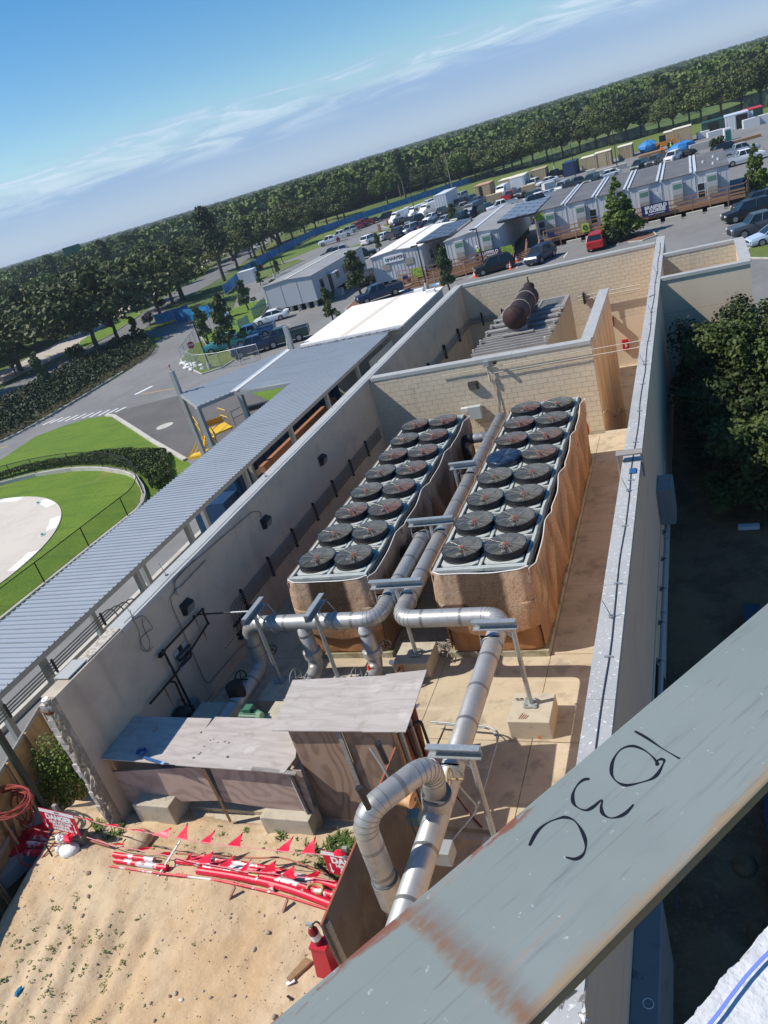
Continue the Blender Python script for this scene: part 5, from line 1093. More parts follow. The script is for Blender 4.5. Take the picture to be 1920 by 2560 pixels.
# pennant lines
m_flag = mat('flag_red',(0.80,0.010,0.045),[('fine',14,.62,.7,(0.95,0.35,0.38),.5)],rough=.4,spec=.5)
def flag(a,c,tip,z0,z1,label,grp):
    A_,C_ = G(*a,z0),G(*c,z0); T_ = G(*tip,z1); b = MB(); N_ = 5; vs_ = []
    nrm = (C_-A_).cross(T_-A_).normalized()
    for i in range(N_+1):
        t = i/N_; l_ = A_.lerp(T_,t); r_ = C_.lerp(T_,t)
        for k in range(3): vs_.append(l_.lerp(r_,k/2)+nrm*(.022*math.sin(t*7+k*2.2)*(1-t*.5)))
    b.add(vs_,[(i*3+k,i*3+k+1,i*3+k+4,i*3+k+3) for i in range(N_) for k in range(2)])
    return tag(b.build('pennant',m_flag,smooth=True),label,'pennant',grp)
s_top = 'pennants on the upper line'; s_low = 'pennants on the lower line over the pipes'
ups = [((0,290),(105,300),(110,140)),((225,325),(315,340),(372,203)),((480,355),(600,365),(630,228)),((940,410),(1055,418),(1108,262)),((1175,430),(1300,435),(1318,262))]
ord_ = ['rounded red pennant, its top folded over, left of the narrow one','narrow red pennant with a pale corner on the upper line','broad red pennant in the middle of the upper line','tall leaning red pennant, second from the right danger sign','upright red pennant next to the right danger sign']
for k,q in enumerate(ups): flag(fk(*q[0]),fk(*q[1]),fk(*q[2]),4.86,5.06,ord_[k],s_top)
for k,q in enumerate([((700,235),(770,250),(790,200)),((350,150),(395,165),(430,166)),((475,182),(525,195),(553,188)),((590,205),(640,220),(678,212))]):
    flag(fg(*q[0]),fg(*q[1]),fg(*q[2]),4.88,4.95,['wide red pennant in front of the shaded concrete pad','twisted red pennant closest to the left danger sign','twisted red pennant crossing the foot of the broken wall','limp red pennant right of the broken wall'][k],s_top)
lows = [((85,490),(140,490),(152,418)),((185,510),(320,525),(352,405)),((400,545),(500,552),(560,440)),((598,592),(660,597),(716,470)),((780,605),(930,600),(942,490)),((1000,625),(1118,668),(1112,540)),((1190,640),(1335,655),(1368,590)),((930,600),(1010,640),(1118,668))]
lowl = ['short red pennant at the left end of the lower line','bright broad red pennant on the lower line','leaning shaded pennant beyond the broad one','dark red pennant over the brass coupling','curved red pennant in the middle of the lower line','pointed red pennant right of the curved one','flat red pennant by the black stake','drooping red pennant between the curved and the pointed ones']
for k,q in enumerate(lows): flag(fk(*q[0]),fk(*q[1]),fk(*q[2]),4.34,4.52,lowl[k],s_low)
for k,q in enumerate([((600,300),(680,305),(700,290)),((720,320),(800,330),(780,312)),((860,350),(940,360),(950,320)),((500,270),(560,285),(575,275))]):
    flag(fg(*q[0]),fg(*q[1]),fg(*q[2]),4.30,4.40,['flat red pennant left of the metal stake','red pennant lying right of the metal stake','red pennant over the middle of the bundle','leftmost red pennant lying on the bundle'][k],s_low)
m_rope = mat('flag_rope',(0.70,0.28,0.30),rough=.8)
b = MB(); b.tube([G(*fg(*q),4.88) for q in ((262,140),(350,150),(470,185),(600,210),(720,232),(860,258),(1000,278),(1150,295),(1320,312),(1480,325),(1560,330))],.009,5); tag(b.build('pennant_rope',m_rope),'upper pink rope of pennants strung between the two danger signs','rope')
b = MB(); b.tube([G(*q,4.34) for q in [fg(400,245),fg(520,285),fg(700,315),fk(0,470),fk(200,515),fk(400,548),fk(620,592),fk(860,610),fk(1120,650),fk(1300,660),fk(1500,690)]],.009,5); tag(b.build('pennant_rope',m_rope),'lower pink rope of pennants lying over the pipes','rope')
# stakes
m_stake = mat('stake_wood',(0.30,0.16,0.12),[('fine',12,.5,.7,(0.42,0.3,0.22),.6)],rough=.9)
def stake(a,c,z0,z1,r_,mt_,label,nm='stake'):
    b = MB(); b.beam(G(*a,z0),G(*c,z1),r_,r_*.5); return tag(b.build(nm,mt_),label,'stake')
stake(fk(455,955),fk(555,745),4.02,4.30,.055,m_stake,'short wooden stake left of the pair on the near side of the pipes')
stake(fk(990,1030),fk(1050,860),4.02,4.28,.055,m_stake,'short reddish wooden stake right of the pair on the near side of the pipes')
stake(fk(1540,690),fk(1325,525),4.2,4.6,.05,m_black,'black stake leaning in front of the right danger sign')
stake(fg(705,462),fg(830,262),4.05,4.5,.04,m_galv,'slotted galvanised stake leaning over the pipes')
stake(fg(530,292),fg(550,240),4.1,4.35,.04,m_galv,'short slotted stake at the foot of the broken wall')
stake((0+725/5.53,1960+1000/5.53),(0+620/5.53,1960+825/5.53),4.1,4.45,.035,m_black,'thin black stake left of the white sandbag')
stake(fg(1315,970),fg(1345,992),4.0,4.05,.04,m_black,'small black peg lying at the low right of the sand')
c = G(*fg(1390,860),4.03); b = MB(); b.hexa([(c.x-.16,c.y-.2,4.0),(c.x-.12,c.y-.22,4.0),(c.x+.12,c.y+.16,4.0),(c.x+.04,c.y+.16,4.0),(c.x-.18,c.y-.2,4.1),(c.x-.12,c.y-.22,4.06),(c.x+.14,c.y+.18,4.06),(c.x+.02,c.y+.18,4.12)]); tag(b.build('wood_scrap',m_stud),'split pale wood scrap on the sand near the red extinguisher stand','wood')
c = G(*fg(1340,915),4.02); b = MB(); b.obox((c.x,c.y,4.03),(.14,.06,.02),.7); tag(b.build('paper_scrap',m_refl),'white scrap of paper below the split wood','litter')
c = G(*fg(85,960),3.98); b = MB(); b.ball((c.x,c.y,sand_z(c.x,c.y)+.03),(.06,.1,.03),7,5,.3); tag(b.build('blue_wrapper',mat('blue_plastic',(0.02,0.2,0.35),rough=.4)),'crushed blue wrapper at the lower left of the sand','litter')
# danger signs
m_sred = mat('sign_red',(0.52,0.006,0.03),rough=.4); m_swht = mat('sign_white',(0.78,0.78,0.80),rough=.4)
def danger(tl,tr_,bl,br,label,post):
    X_ = (tr_-tl); Y_ = (tl-bl); t = thing('danger_sign',label,'sign',bl)
    n_ = X_.cross(Y_).normalized()
    if n_.dot(Vector((0,0,CH))-tl) < 0: n_ = -n_
    b = MB(); b.hexa([q-n_*.012 for q in (bl,br,tr_,tl)]+[bl,br,tr_,tl]); b.build('board',m_sred,t)
    h0 = .84; b = MB(); q0,q1 = bl.lerp(tl,h0),br.lerp(tr_,h0); b.add([q+n_*.003 for q in (q0,q1,tr_,tl)],[(0,1,2,3)]); b.build('header',m_swht,t)
    W_ = X_.length; xd = X_.normalized(); yd = Y_.normalized(); yd = (yd-xd*yd.dot(xd)*0).normalized()
    def at(u,v): return bl.lerp(br,u).lerp(tl.lerp(tr_,u),v)
    def put(txt,sz,u,v,bold):
        me = text_mesh(txt,sz,bold); o_ = at(u,v)+n_*.006
        for vv in me.vertices: vv.co = o_+xd*vv.co.x+yd*vv.co.y
        me.materials.clear(); me.materials.append(m_swht); o = bpy.data.objects.new('lettering',me); COL.objects.link(o); o.parent = t; o.location = -t.location
    put('DANGER',W_*.185,.52,.655,.012*W_); put('HIGH VOLTAGE',W_*.088,.52,.43,.006*W_); put('POWERLINE',W_*.088,.52,.275,.006*W_); put('UNDERNEATH',W_*.088,.54,.12,.006*W_)
    for u in (.09,.91):
        b = MB(); c = [(-.012,.10),(.012,.10),(.012,-.04),(.04,-.04),(0,-.11),(-.04,-.04),(-.012,-.04)]
        o_ = at(u,.27)+n_*.006; b.poly([o_+xd*x*W_*1.1+yd*y*W_*1.1 for x,y in c]); b.build('arrow',m_swht,t)
    b = MB(); p = at(.47,.95)-n_*.04; b.beam((p.x-.02,p.y+.04,p.z+.13),(p.x,p.y+.05,3.7),.10,.07,up=(0,1,0)); b.build('post',m_wgrey,t)
    b = MB(); o_ = at(.55,.92)+n_*.005; b.poly([o_-xd*.1*W_-yd*.02,o_+xd*.04*W_-yd*.02,o_+xd*.04*W_+yd*.025,o_-xd*.1*W_+yd*.025]); b.build('label_strip',m_dgrey,t)
    return t
fs_ = RG(0,1960,5.53); fw_ = RG(440,2020,3.77)
tl,tr_,bl,br = G(*fs_(525,325),5.0),G(*fs_(1005,435),4.98),G(*fs_(632,600),4.42),G(*fs_(1115,718),4.40)
danger(tl,tr_,bl,br,'red danger high voltage sign at the broken end of the long wall',True)
dX = tr_-tl; tl2 = G(*fw_(1365,398),4.98); bl2 = G(*fw_(1445,612),4.42); danger(tl2,tl2+dX*.98,bl2,bl2+dX*.98,'red danger sign half hidden by the plywood screen',True)
c = G(*fw_(1535,425),5.05); b = MB(); b.ball(c,(.12,.06,.05),8,5,.3); tag(b.build('red_tape_knot',m_flag),'knot of red tape on top of the right danger sign','tape')
# sandbag,tape bundle
c = G(*fs_(960,910),4.2); t = thing('sandbag','white sandbag with a tied neck below the left danger sign','sandbag',c)
m_bag = mat('white_bag',(0.78,0.77,0.74),[('fine',8,.5,.7,(0.6,0.57,0.52),.4)],rough=.6,bump=(.5,12,.03))
b = MB(); b.ball((c.x,c.y,c.z),(.25,.19,.13),16,10,.05); b.build('sack',m_bag,t,smooth=True); b = MB(); b.ball((c.x-.28,c.y-.02,c.z),(.09,.1,.08),8,6,.3); b.build('neck',m_bag,t,smooth=True)
c = G(*fs_(840,745),4.45); b = MB(); b.ball(c,(.12,.12,.09),9,7,.3); tag(b.build('white_rag',m_bag),'crumpled white rag under the left danger sign','rag')
c = G(*fs_(945,745),4.45); b = MB(); b.ball(c,(.14,.1,.07),8,5,.35); tag(b.build('red_tape_bundle',m_flag),'bundle of bright red tape under the left danger sign','tape')
c = G(*fs_(1090,790),4.2); b = MB(); b.obox((c.x,c.y+.05,4.22),(.34,.25,.3),.2); tag(b.build('cardboard_box',mat('box_brown_grey',(0.22,0.18,0.15),rough=.9)),'brown box behind the white sandbag','box')
for k,q in enumerate([((1200,720),(1480,830)),((1240,780),(1520,860))]):
    b = MB(); b.beam(G(*fs_(*q[0]),4.2),G(*fs_(*q[1]),4.2),.035,.035); tag(b.build('orange_lath',mat('terracotta_hose',(0.42,0.15,0.09))),['upper','lower'][k]+' of two orange laths right of the left danger sign','lath')
# --- plywood fence,black pole,hoses,duct bank,slab at the lower left
m_fply = mat('fence_plywood',(0.36,0.235,0.11),[('grain',(.7,.7,1.0),-.2,.9,(0.24,0.155,0.08),.6),('fine',(12,12,1.5),.45,.7,(0.42,0.29,0.15),.6)],rough=.9)
PF = thing('plywood_fence','wood framed plywood fence between the dirt and the alley, left of the broken wall','fence',(-15.8,9.5,2.3))
fa = Vector((-16.75,11.3,0)); fb_ = Vector((-14.6,5.4,0)); zt_ = 5.3
dF = (fb_-fa).normalized(); nF = Vector((-dF.y,dF.x,0))
if nF.x < 0: nF = -nF
Lf = (fb_-fa).length
for k in range(3):
    a0,a1 = fa+dF*(Lf*k/3+.01),fa+dF*(Lf*(k+1)/3-.01)
    for z0_,z1_ in ((2.2,4.05),(4.07,zt_-.1)):
        b = MB(); b.hexa([(a0.x,a0.y,z0_),(a1.x,a1.y,z0_),(a1.x-nF.x*.02,a1.y-nF.y*.02,z0_),(a0.x-nF.x*.02,a0.y-nF.y*.02,z0_),(a0.x,a0.y,z1_),(a1.x,a1.y,z1_),(a1.x-nF.x*.02,a1.y-nF.y*.02,z1_),(a0.x-nF.x*.02,a0.y-nF.y*.02,z1_)]); b.build('plywood_panel',m_fply,PF)
for z_ in (zt_-.06,4.06,2.9):
    b = MB(); b.beam((fa.x+nF.x*.03,fa.y+nF.y*.03,z_),(fb_.x+nF.x*.03,fb_.y+nF.y*.03,z_),.05,.10); b.build('rail',m_wgrey,PF)
for k in range(7):
    a0 = fa+dF*(Lf*k/6)+nF*.085; b = MB(); b.beam((a0.x,a0.y,2.2),(a0.x,a0.y,zt_-.02),.05,.10); b.build('stud',m_stud,PF)
c = G(114,2026,4.0); t = thing('black_pole','tall black square pole in the lower left corner by the plywood fence','pole',(c.x,c.y,4)); b = MB(); b.box(c.x-.06,c.x+.06,c.y-.06,c.y+.06,3.0,8.2); b.build('shaft',mat('pole_dark_green',(0.012,0.02,0.018),rough=.45),t)
b = MB(); b.box(c.x-.14,c.x+.14,c.y-.14,c.y+.14,2.98,3.03); b.build('foot_plate',m_black,t)
b = MB(); b.prism([(-18.6,9.2),(-16.9,10.4),(-14.95,8.9),(-15.3,7.5),(-16.4,6.2),(-18.6,6.4)],3.4,3.72); tag(b.build('concrete_slab',mat('slab_blue_grey',(0.30,0.31,0.31),rough=.9)),'grey concrete slab edge under the red hoses at the lower left','slab')
m_rh = mat('red_hose_rubber',(0.30,0.045,0.03),rough=.5)
t = thing('hose_coil','coiled dull red hoses hanging at the lower left corner by the plywood fence','hose',(-15.6,8.6,4.3))
for k in range(7):
    c = G(*fs_(60+rr.uniform(-30,30),250+rr.uniform(-25,25)),4.9+.03*k); b = MB(); b.tube([c+Vector(((.62+.02*k)*math.cos(a),(.34+.02*k)*math.sin(a),.05*math.sin(2*a+k))) for a in np.linspace(0,6.28,22)[:-1]],.018,6,closed=True); b.build('coil',m_rh,t)
for k in range(5):
    c = G(*fs_(300+rr.uniform(-50,60),330+rr.uniform(-30,60)),4.3); b = MB(); b.tube([c+Vector(((.20+.03*k)*math.cos(a),.1*math.sin(a),(.36+.02*k)*math.sin(a))) for a in np.linspace(0,6.28,20)[:-1]],.018,6,closed=True); b.build('coil',m_rh,t)
b = MB(); b.tube(fillet([G(*fs_(*q),z_) for q,z_ in (((0,420),4.3),((140,700),4.2),((230,900),4.0),((270,1080),3.9),((400,1150),3.9),((560,1040),4.0),((700,880),4.1),((760,800),4.2))],.3,5),.02,7); b.build('run',m_rh,t)
b = MB(); b.tube(fillet([G(*fs_(*q),z_) for q,z_ in (((180,440),4.4),((330,540),4.3),((520,640),4.3),((830,690),4.4))],.3,5),.016,7); b.build('run',m_rh,t)
for k,q in enumerate([((440,720),(760,770)),((370,830),(700,860)),((350,950),(640,960)),((400,660),(520,670))]):
    b = MB(); b.cyl(G(*fs_(*q[0]),3.85),G(*fs_(*q[1]),3.9),.075,n=12); tag(b.build('duct_pipe',m_rw),['shaded pale duct pipe behind the sandbag','middle shaded duct pipe with red paint at the lower left','nearest shaded duct pipe at the lower left','short farthest duct pipe end by the slab'][k],'pipe','shaded duct pipes at the lower left')
b = MB(); b.obox(G(*fs_(390,760),3.74),(.9,.7,.05),.6); tag(b.build('red_board',m_sred),'red painted board under the shaded duct pipes','board')
b = MB(); b.beam(G(*fs_(170,380),4.6),G(*fs_(260,720),3.75),.12,.09); b.beam(G(*fs_(40,380),4.6),G(*fs_(150,700),3.75),.09,.09); tag(b.build('wooden_brace',m_stud),'brown timber brace under the coiled red hoses','timber')
# fire extinguisher on its red stand
t = thing('extinguisher_stand','red plastic extinguisher stand beside the plywood screen','stand',G(*fk(1420,1500),4.0))
m_st = mat('stand_red',(0.50,0.02,0.04),rough=.4)
B_,T_ = G(*fk(1440,1560),3.95),G(*fk(1356,1275),4.72)
def ring4(c,w_,d_): return [c+Vector((-w_,-d_,0)),c+Vector((w_,-d_,0)),c+Vector((w_,d_,0)),c+Vector((-w_,d_,0))]
b = MB(); b.hexa(ring4(B_,.16,.12)+ring4(T_,.13,.10)); b.build('body',m_st,t); b = MB(); r4_ = ring4(T_,.15,.12); b.hexa([q-Vector((0,0,.03)) for q in r4_]+[q+Vector((0,0,.02)) for q in r4_]); b.build('rim',m_st,t)
E_ = thing('fire_extinguisher','dark red fire extinguisher with a black hose, in the red stand','extinguisher',T_)
b = MB(); b.lathe(T_+Vector((-.01,0,.01)),[(.075,0),(.08,.02),(.08,.30),(.05,.36),(.025,.38)],18,ax=(-.05,.0,1)); b.build('cylinder',mat('extinguisher_red',(0.22,0.012,0.02),rough=.25),E_,smooth=True)
b = MB(); b.lathe(T_+Vector((-.015,0,.13)),[(.082,0),(.082,.12)],18,ax=(-.05,0,1)); b.build('label',m_swht,E_)
b = MB(); b.obox(T_+Vector((-.04,0,.45)),(.12,.04,.05)); b.cyl(T_+Vector((-.03,0,.38)),T_+Vector((-.03,0,.45)),.025,n=8); b.build('valve',m_galv,E_)
b = MB(); b.tube(fillet([T_+Vector((0,0,.43)),T_+Vector((.1,.04,.52)),T_+Vector((.17,.02,.4)),T_+Vector((.16,0,.2))],.1,4),.014,6); b.build('hose',m_black,E_)
# --- boundary wall,hedge side: boxes,pipe,torn flashing
m_boxg = mat('cabinet_grey',(0.20,0.215,0.22),[('fine',4,.5,.7,(0.14,0.15,0.155),.6),('noise',3,.62,.68,(0.07,0.075,0.075),.6)],rough=.5)
t = thing('service_pipe','grey service pipe strapped along the outer face of the boundary wall','pipe',(-1.68,16,3.8))
b = MB(); b.tube([(-1.66,6.0,3.86),(-1.66,24.2,3.80)],.055,12); b.build('pipe',mat('pipe_pale_grey',(0.34,0.35,0.36),rough=.5),t,smooth=False)
b = MB(); b.tube([(-1.78,7.2,4.0),(-1.78,25,3.95)],.025,8); b.build('thin_pipe',MATS['stucco_outer'],t)
for i in range(12): b = MB(); b.cyl((-1.66,7.4+i*1.45,3.855),(-1.66,7.44+i*1.45,3.855),.066,n=12); b.box(-1.8,-1.66,7.4+i*1.45,7.44+i*1.45,3.79,3.93); b.build('strap',m_galv,t)
for i in range(4): b = MB(); b.cyl((-1.66,9.3+i*3.6,3.855),(-1.66,9.45+i*3.6,3.855),.062,n=12); b.build('coupling',m_galv,t)
t = thing('wall_cabinet','grey metal cabinet on the outer face of the boundary wall beside the hedge','cabinet',(-1.6,21,4.4)); b = MB(); b.box(-1.80,-1.38,20.7,21.75,3.95,5.05); b.build('case',m_boxg,t,bev=.02); b = MB(); b.box(-1.38,-1.365,20.75,21.7,4.0,5.0); b.build('door',m_boxg,t)
t = thing('wall_trunking','long grey cabinet on the boundary wall at the bottom edge, with a white ring sticker','cabinet',(-1.55,7,4.3))
b = MB(); b.box(-1.80,-1.42,5.0,8.15,3.0,4.55); b.build('case',m_boxg,t,bev=.02); c = G(*RG(1300,1900,2.676)(858,1628),4.56); b = MB(); b.tube([(c.x+.07*math.cos(a),c.y+.07*math.sin(a),4.556) for a in np.linspace(0,6.28,24)[:-1]],.006,5,closed=True); b.build('ring_mark',m_refl,t)
b = MB(); b.tube(fillet([(-1.55,9.0,4.1),(-1.52,8.5,4.3),(-1.58,8.2,4.1)],.1,3),.05,6); tag(b.build('red_tape',m_flag),'red tape around the service pipe above the long grey cabinet','tape')
b = MB(); b.beam((-1.42,11.2,4.3),(-1.36,9.0,3.2),.05,.03); tag(b.build('hanging_strap',m_cable),'dark strap with a white tip hanging beside the service pipe','strap')
t = thing('torn_foam','torn black and silver insulation flap on the outer face of the boundary wall','insulation',(-1.7,13,3.4)); b = MB(); b.hexa([(-1.80,12.2,2.6),(-1.55,12.3,2.6),(-1.5,14.6,2.9),(-1.80,14.8,2.9),(-1.80,12.3,3.7),(-1.74,12.3,3.7),(-1.73,14.7,3.7),(-1.80,14.8,3.7)]); b.build('flap',m_black,t)
t = thing('broken_flashing','torn strip of silver flashing and mortar at the near end of the boundary wall','flashing',(-2,4,7.2))
b = MB(); vs_ = []; nn = 16
for j in range(nn+1):
    for i in range(6): vs_.append((-2.16+.09*i+rr.uniform(-.03,.03),3.0+(4.75-3.0)*j/nn,ZT+rr.uniform(-.05,.06)))
b.add(vs_,[(j*6+i,j*6+i+1,(j+1)*6+i+1,(j+1)*6+i) for j in range(nn) for i in range(5)]); b.build('torn_top',mat('torn_flashing',(0.52,0.50,0.46),[('vor',7,.1,.3,(0.12,0.11,0.10),.9),('fine',9,.5,.6,(0.75,0.75,0.74),.7)],rough=.5),t)
for k in range(9):
    y_ = 3.1+k*.18; b = MB(); b.ball((-1.74+rr.uniform(-.05,.05),y_,ZT-.1+rr.uniform(-.1,.05)),(.07,.1,.08),6,4,.4); b.build('foil',MATS['scrap_foil'],t)
for q,l,s3_ in ((G(*RG(1300,1100,2.676)(1530,580),2.1),'pale rectangular cover slab on the dark soil near the hedge',(.62,.26,.12)),): b = MB(); b.obox((q.x,q.y,2.1),s3_,rad(-3)); tag(b.build('cover_slab',mat('pale_slab',(0.55,0.55,0.53),rough=.8),bev=.03),l,'slab')
b = MB(); b.box(.12,.55,5.5,19,1.9,2.3); tag(b.build('kerb_wall',mat('navy_panel',(0.03,0.045,0.075),rough=.6)),'dark navy barrier along the soil strip at the right edge','barrier')
for k,q in enumerate([(1500,680),(1590,1140)]):
    c = G(*RG(1300,1900,2.676)(*q),2.1); b = MB(); b.ball((c.x,c.y,2.0),(.2,.26,.1),9,6,.2); tag(b.build('rock',m_dirt,smooth=True),['brown rock half way down the soil strip under the beam','brown rock at the lower end of the soil strip by the white block'][k],'rock')
# --- the steel beam in front of the camera
m_beam = mat('primer_paint',(0.205,0.24,0.23),[('noise',(2,2,1),.4,.65,(0.23,0.262,0.255),.8),('noise',55,.66,.72,(0.55,0.57,0.57),.5)],rough=.55,bump=(.05,60,.002),coords='obj')
bd = Vector((.586,.810,0)).normalized(); bn = Vector((bd.y,-bd.x,0)); zb_ = CH-1.0; off = -.6745; hw = .1245
def bp(s_,t_,z_): return bd*s_+bn*(off+t_)+Vector((0,0,z_))
t_ = m_beam.node_tree; bs_ = t_.nodes['Principled BSDF']; src_ = bs_.inputs['Base Color'].links[0].from_socket
tcn = t_.nodes.new('ShaderNodeTexCoord'); sx_ = t_.nodes.new('ShaderNodeSeparateXYZ'); t_.links.new(tcn.outputs['Object'],sx_.inputs[0])
def nz_(sc,det=6):
    mp = t_.nodes.new('ShaderNodeMapping'); mp.inputs['Scale'].default_value = sc; t_.links.new(tcn.outputs['Object'],mp.inputs[0]); n_ = t_.nodes.new('ShaderNodeTexNoise'); n_.inputs['Detail'].default_value = det; n_.inputs['Scale'].default_value = 1; n_.inputs['Roughness'].default_value = .65; t_.links.new(mp.outputs[0],n_.inputs['Vector']); return n_.outputs[0]
def mt_(op,a,c):
    n_ = t_.nodes.new('ShaderNodeMath'); n_.operation = op
    for i,v in enumerate((a,c)):
        if isinstance(v,(int,float)): n_.inputs[i].default_value = v
        else: t_.links.new(v,n_.inputs[i])
    return n_.outputs[0]
def rg_(v,a,c,d=0,e=1):
    n_ = t_.nodes.new('ShaderNodeMapRange'); n_.interpolation_type = 'SMOOTHSTEP'; t_.links.new(v,n_.inputs[0])
    for i,k in enumerate((a,c,d,e)): n_.inputs[i+1].default_value = k
    return n_.outputs[0]
def over(src,fac,colr):
    n_ = t_.nodes.new('ShaderNodeMix'); n_.data_type = 'RGBA'; t_.links.new(fac,n_.inputs[0]); t_.links.new(src,n_.inputs[6]); n_.inputs[7].default_value = (*colr,1); return n_.outputs[2]
XS,YS = sx_.outputs[0],mt_('MULTIPLY',sx_.outputs[1],-1.0)
c_ = over(src_,mt_('MULTIPLY',rg_(nz_((3,40,1)),.55,.72),.6),(0.15,0.17,0.18))
c_ = over(c_,mt_('MULTIPLY',rg_(nz_((6,90,1)),.62,.70),.5),(0.10,0.07,0.075))
edge_ = mt_('MULTIPLY',rg_(mt_('ADD',YS,mt_('MULTIPLY',mt_('SUBTRACT',nz_((9,30,1)),.5),.05)),-.107,-.117),rg_(nz_((7,20,1)),.47,.53))
c_ = over(c_,mt_('MULTIPLY',mt_('MULTIPLY',edge_,rg_(XS,.64,.58)),.9),(0.20,0.06,0.03))
edge2 = rg_(mt_('ADD',YS,mt_('MULTIPLY',mt_('SUBTRACT',nz_((7,20,1)),.5),.06)),.100,.122)
c_ = over(c_,mt_('MULTIPLY',edge2,.75),(0.30,0.20,0.10))
band_ = mt_('ADD',mt_('MULTIPLY',YS,.05),mt_('MULTIPLY',mt_('SUBTRACT',nz_((10,10,1)),.5),.05))
bb = mt_('SUBTRACT',mt_('SUBTRACT',XS,.270),band_)
bm1 = mt_('MULTIPLY',rg_(bb,-.018,.004),rg_(bb,.055,.008)); bm1 = mt_('MULTIPLY',bm1,rg_(nz_((6,60,1)),.25,.55))
c_ = over(c_,mt_('MULTIPLY',mt_('MULTIPLY',rg_(nz_((1.2,70,1)),.52,.66),rg_(bb,.3,.02)),mt_('MULTIPLY',rg_(bb,-.06,.0),.5)),(0.30,0.24,0.19))
c_ = over(c_,mt_('MULTIPLY',rg_(nz_((2,110,1),8),.58,.64),.5),(0.17,0.17,0.17))
c_ = over(c_,mt_('MULTIPLY',bm1,.65),(0.17,0.12,0.10))
bm2 = mt_('MULTIPLY',rg_(mt_('ABSOLUTE',bb,0),.022,.004),rg_(nz_((22,60,1)),.35,.65)); c_ = over(c_,mt_('MULTIPLY',bm2,.75),(0.21,0.105,0.05))
t_.links.new(c_,bs_.inputs['Base Color'])
BE = thing('steel_beam','large grey-green primed steel beam across the lower right corner, marked 103C in black','beam',(0,0,0)); BE.location = bp(.0,0,zb_); BE.rotation_euler = (0,0,math.atan2(bd.y,bd.x))
b = MB(); b.box(-1.6,3.2,-hw,hw,-.022,0); o = b.build('top_flange',m_beam,BE,local=True,bev=.004)
b = MB(); b.box(-1.6,3.2,hw-.02,hw-.001,-.20,-.0225); b.build('web',m_beam,BE,local=True)
m_mark = mat('marker_ink',(0.012,0.012,0.018),rough=.4)
fm = RG(1300,1780,3.7705)
Minv = (Matrix.Translation(BE.location) @ Matrix.Rotation(BE.rotation_euler.z,4,'Z')).inverted()
def ink(pts,wd=.0052):
    P_ = [Minv @ G(*fm(*q),zb_) for q in pts]; Q = []
    for i in range(len(P_)-1):
        p0,p1,p2,p3 = P_[max(i-1,0)],P_[i],P_[i+1],P_[min(i+2,len(P_)-1)]
        for k in range(6):
            t = k/6; Q.append(.5*((2*p1)+(-p0+p2)*t+(2*p0-5*p1+4*p2-p3)*t*t+(-p0+3*p1-3*p2+p3)*t**3))
    Q.append(P_[-1]); b = MB(); vs_ = []
    for i,q in enumerate(Q):
        d = (Q[min(i+1,len(Q)-1)]-Q[max(i-1,0)]).normalized(); s_ = Vector((-d.y,d.x,0))*wd/2*(.8+.35*math.sin(i*.35)); vs_ += [(q.x-s_.x,q.y-s_.y,.0006),(q.x+s_.x,q.y+s_.y,.0006)]
    b.add(vs_,[(2*i,2*i+1,2*i+3,2*i+2) for i in range(len(Q)-1)]); b.build('marker_writing',m_mark,BE,local=True)
ink([(1082,182),(1200,250),(1340,345),(1505,442)])
ink([(1275,500),(1295,485),(1240,415),(1150,350),(1050,322),(950,355),(880,450),(860,560),(885,630),(940,675),(1010,692),(1130,668),(1240,632),(1300,580),(1345,500),(1358,462),(1335,445),(1290,460)])
ink([(655,632),(600,640),(540,690),(500,770),(500,850),(540,900),(620,928),(690,895),(770,830),(765,900),(780,960),(840,998),(920,992),(1000,950),(1070,872)])
ink([(88,1262),(160,1130),(260,1045),(380,1000),(440,996),(510,1025),(570,1100),(612,1200),(618,1280),(590,1350),(520,1388),(430,1370)])
# broken white concrete at the corner
m_wc = mat('chalky_concrete',(0.62,0.62,0.62),[('noise',9,.42,.6,(0.52,0.52,0.54),.8),('fine',30,.52,.66,(0.72,0.72,0.72),.8)],rough=.95,bump=[(.8,40,.008),(.5,140,.003)])
CB = thing('concrete_ledge','rough white concrete ledge with a blue chalk line in the bottom right corner','ledge',(.2,.9,CH-.95))
zc = CH-.95; f13 = RG(1300,1900,2.676)
edge_px = [(1060,1810),(1100,1766),(1165,1700),(1190,1655),(1235,1620),(1262,1580),(1300,1530),(1330,1470),(1375,1430),(1405,1390),(1470,1345),(1540,1280),(1575,1200),(1620,1150),(1680,1090),(1800,990),(1950,860)]
ep = []
for i in range(len(edge_px)-1):
    for k in range(4):
        t = k/4; x_ = edge_px[i][0]*(1-t)+edge_px[i+1][0]*t+rr.uniform(-4,4); y_ = edge_px[i][1]*(1-t)+edge_px[i+1][1]*t+rr.uniform(-4,4); ep.append(G(*f13(x_,y_),zc))
ou = Vector((.72,-.3,0)); vs_ = []; nr = 14
for p in ep:
    for k in range(nr): q = p+ou*(k/(nr-1))**1.5*.9; vs_.append((q.x,q.y,zc))
b = MB(); b.add(vs_,[(i*nr+k,(i+1)*nr+k,(i+1)*nr+k+1,i*nr+k+1) for i in range(len(ep)-1) for k in range(nr-1)])
v2 = []
for p in ep: v2 += [(p.x,p.y,zc),(p.x-.01+rr.uniform(-.01,.01),p.y+rr.uniform(-.01,.01),zc-.05),(p.x+.01,p.y,zc-.16)]
b.add(v2,[(i*3+k,i*3+k+1,(i+1)*3+k+1,(i+1)*3+k) for i in range(len(ep)-1) for k in range(2)]); b.build('slab',m_wc,CB)
b = MB(); P_ = [G(*f13(*q),zc+.008) for q in ((1250,1790),(1330,1690),(1410,1580),(1510,1450),(1600,1350),(1680,1270))]
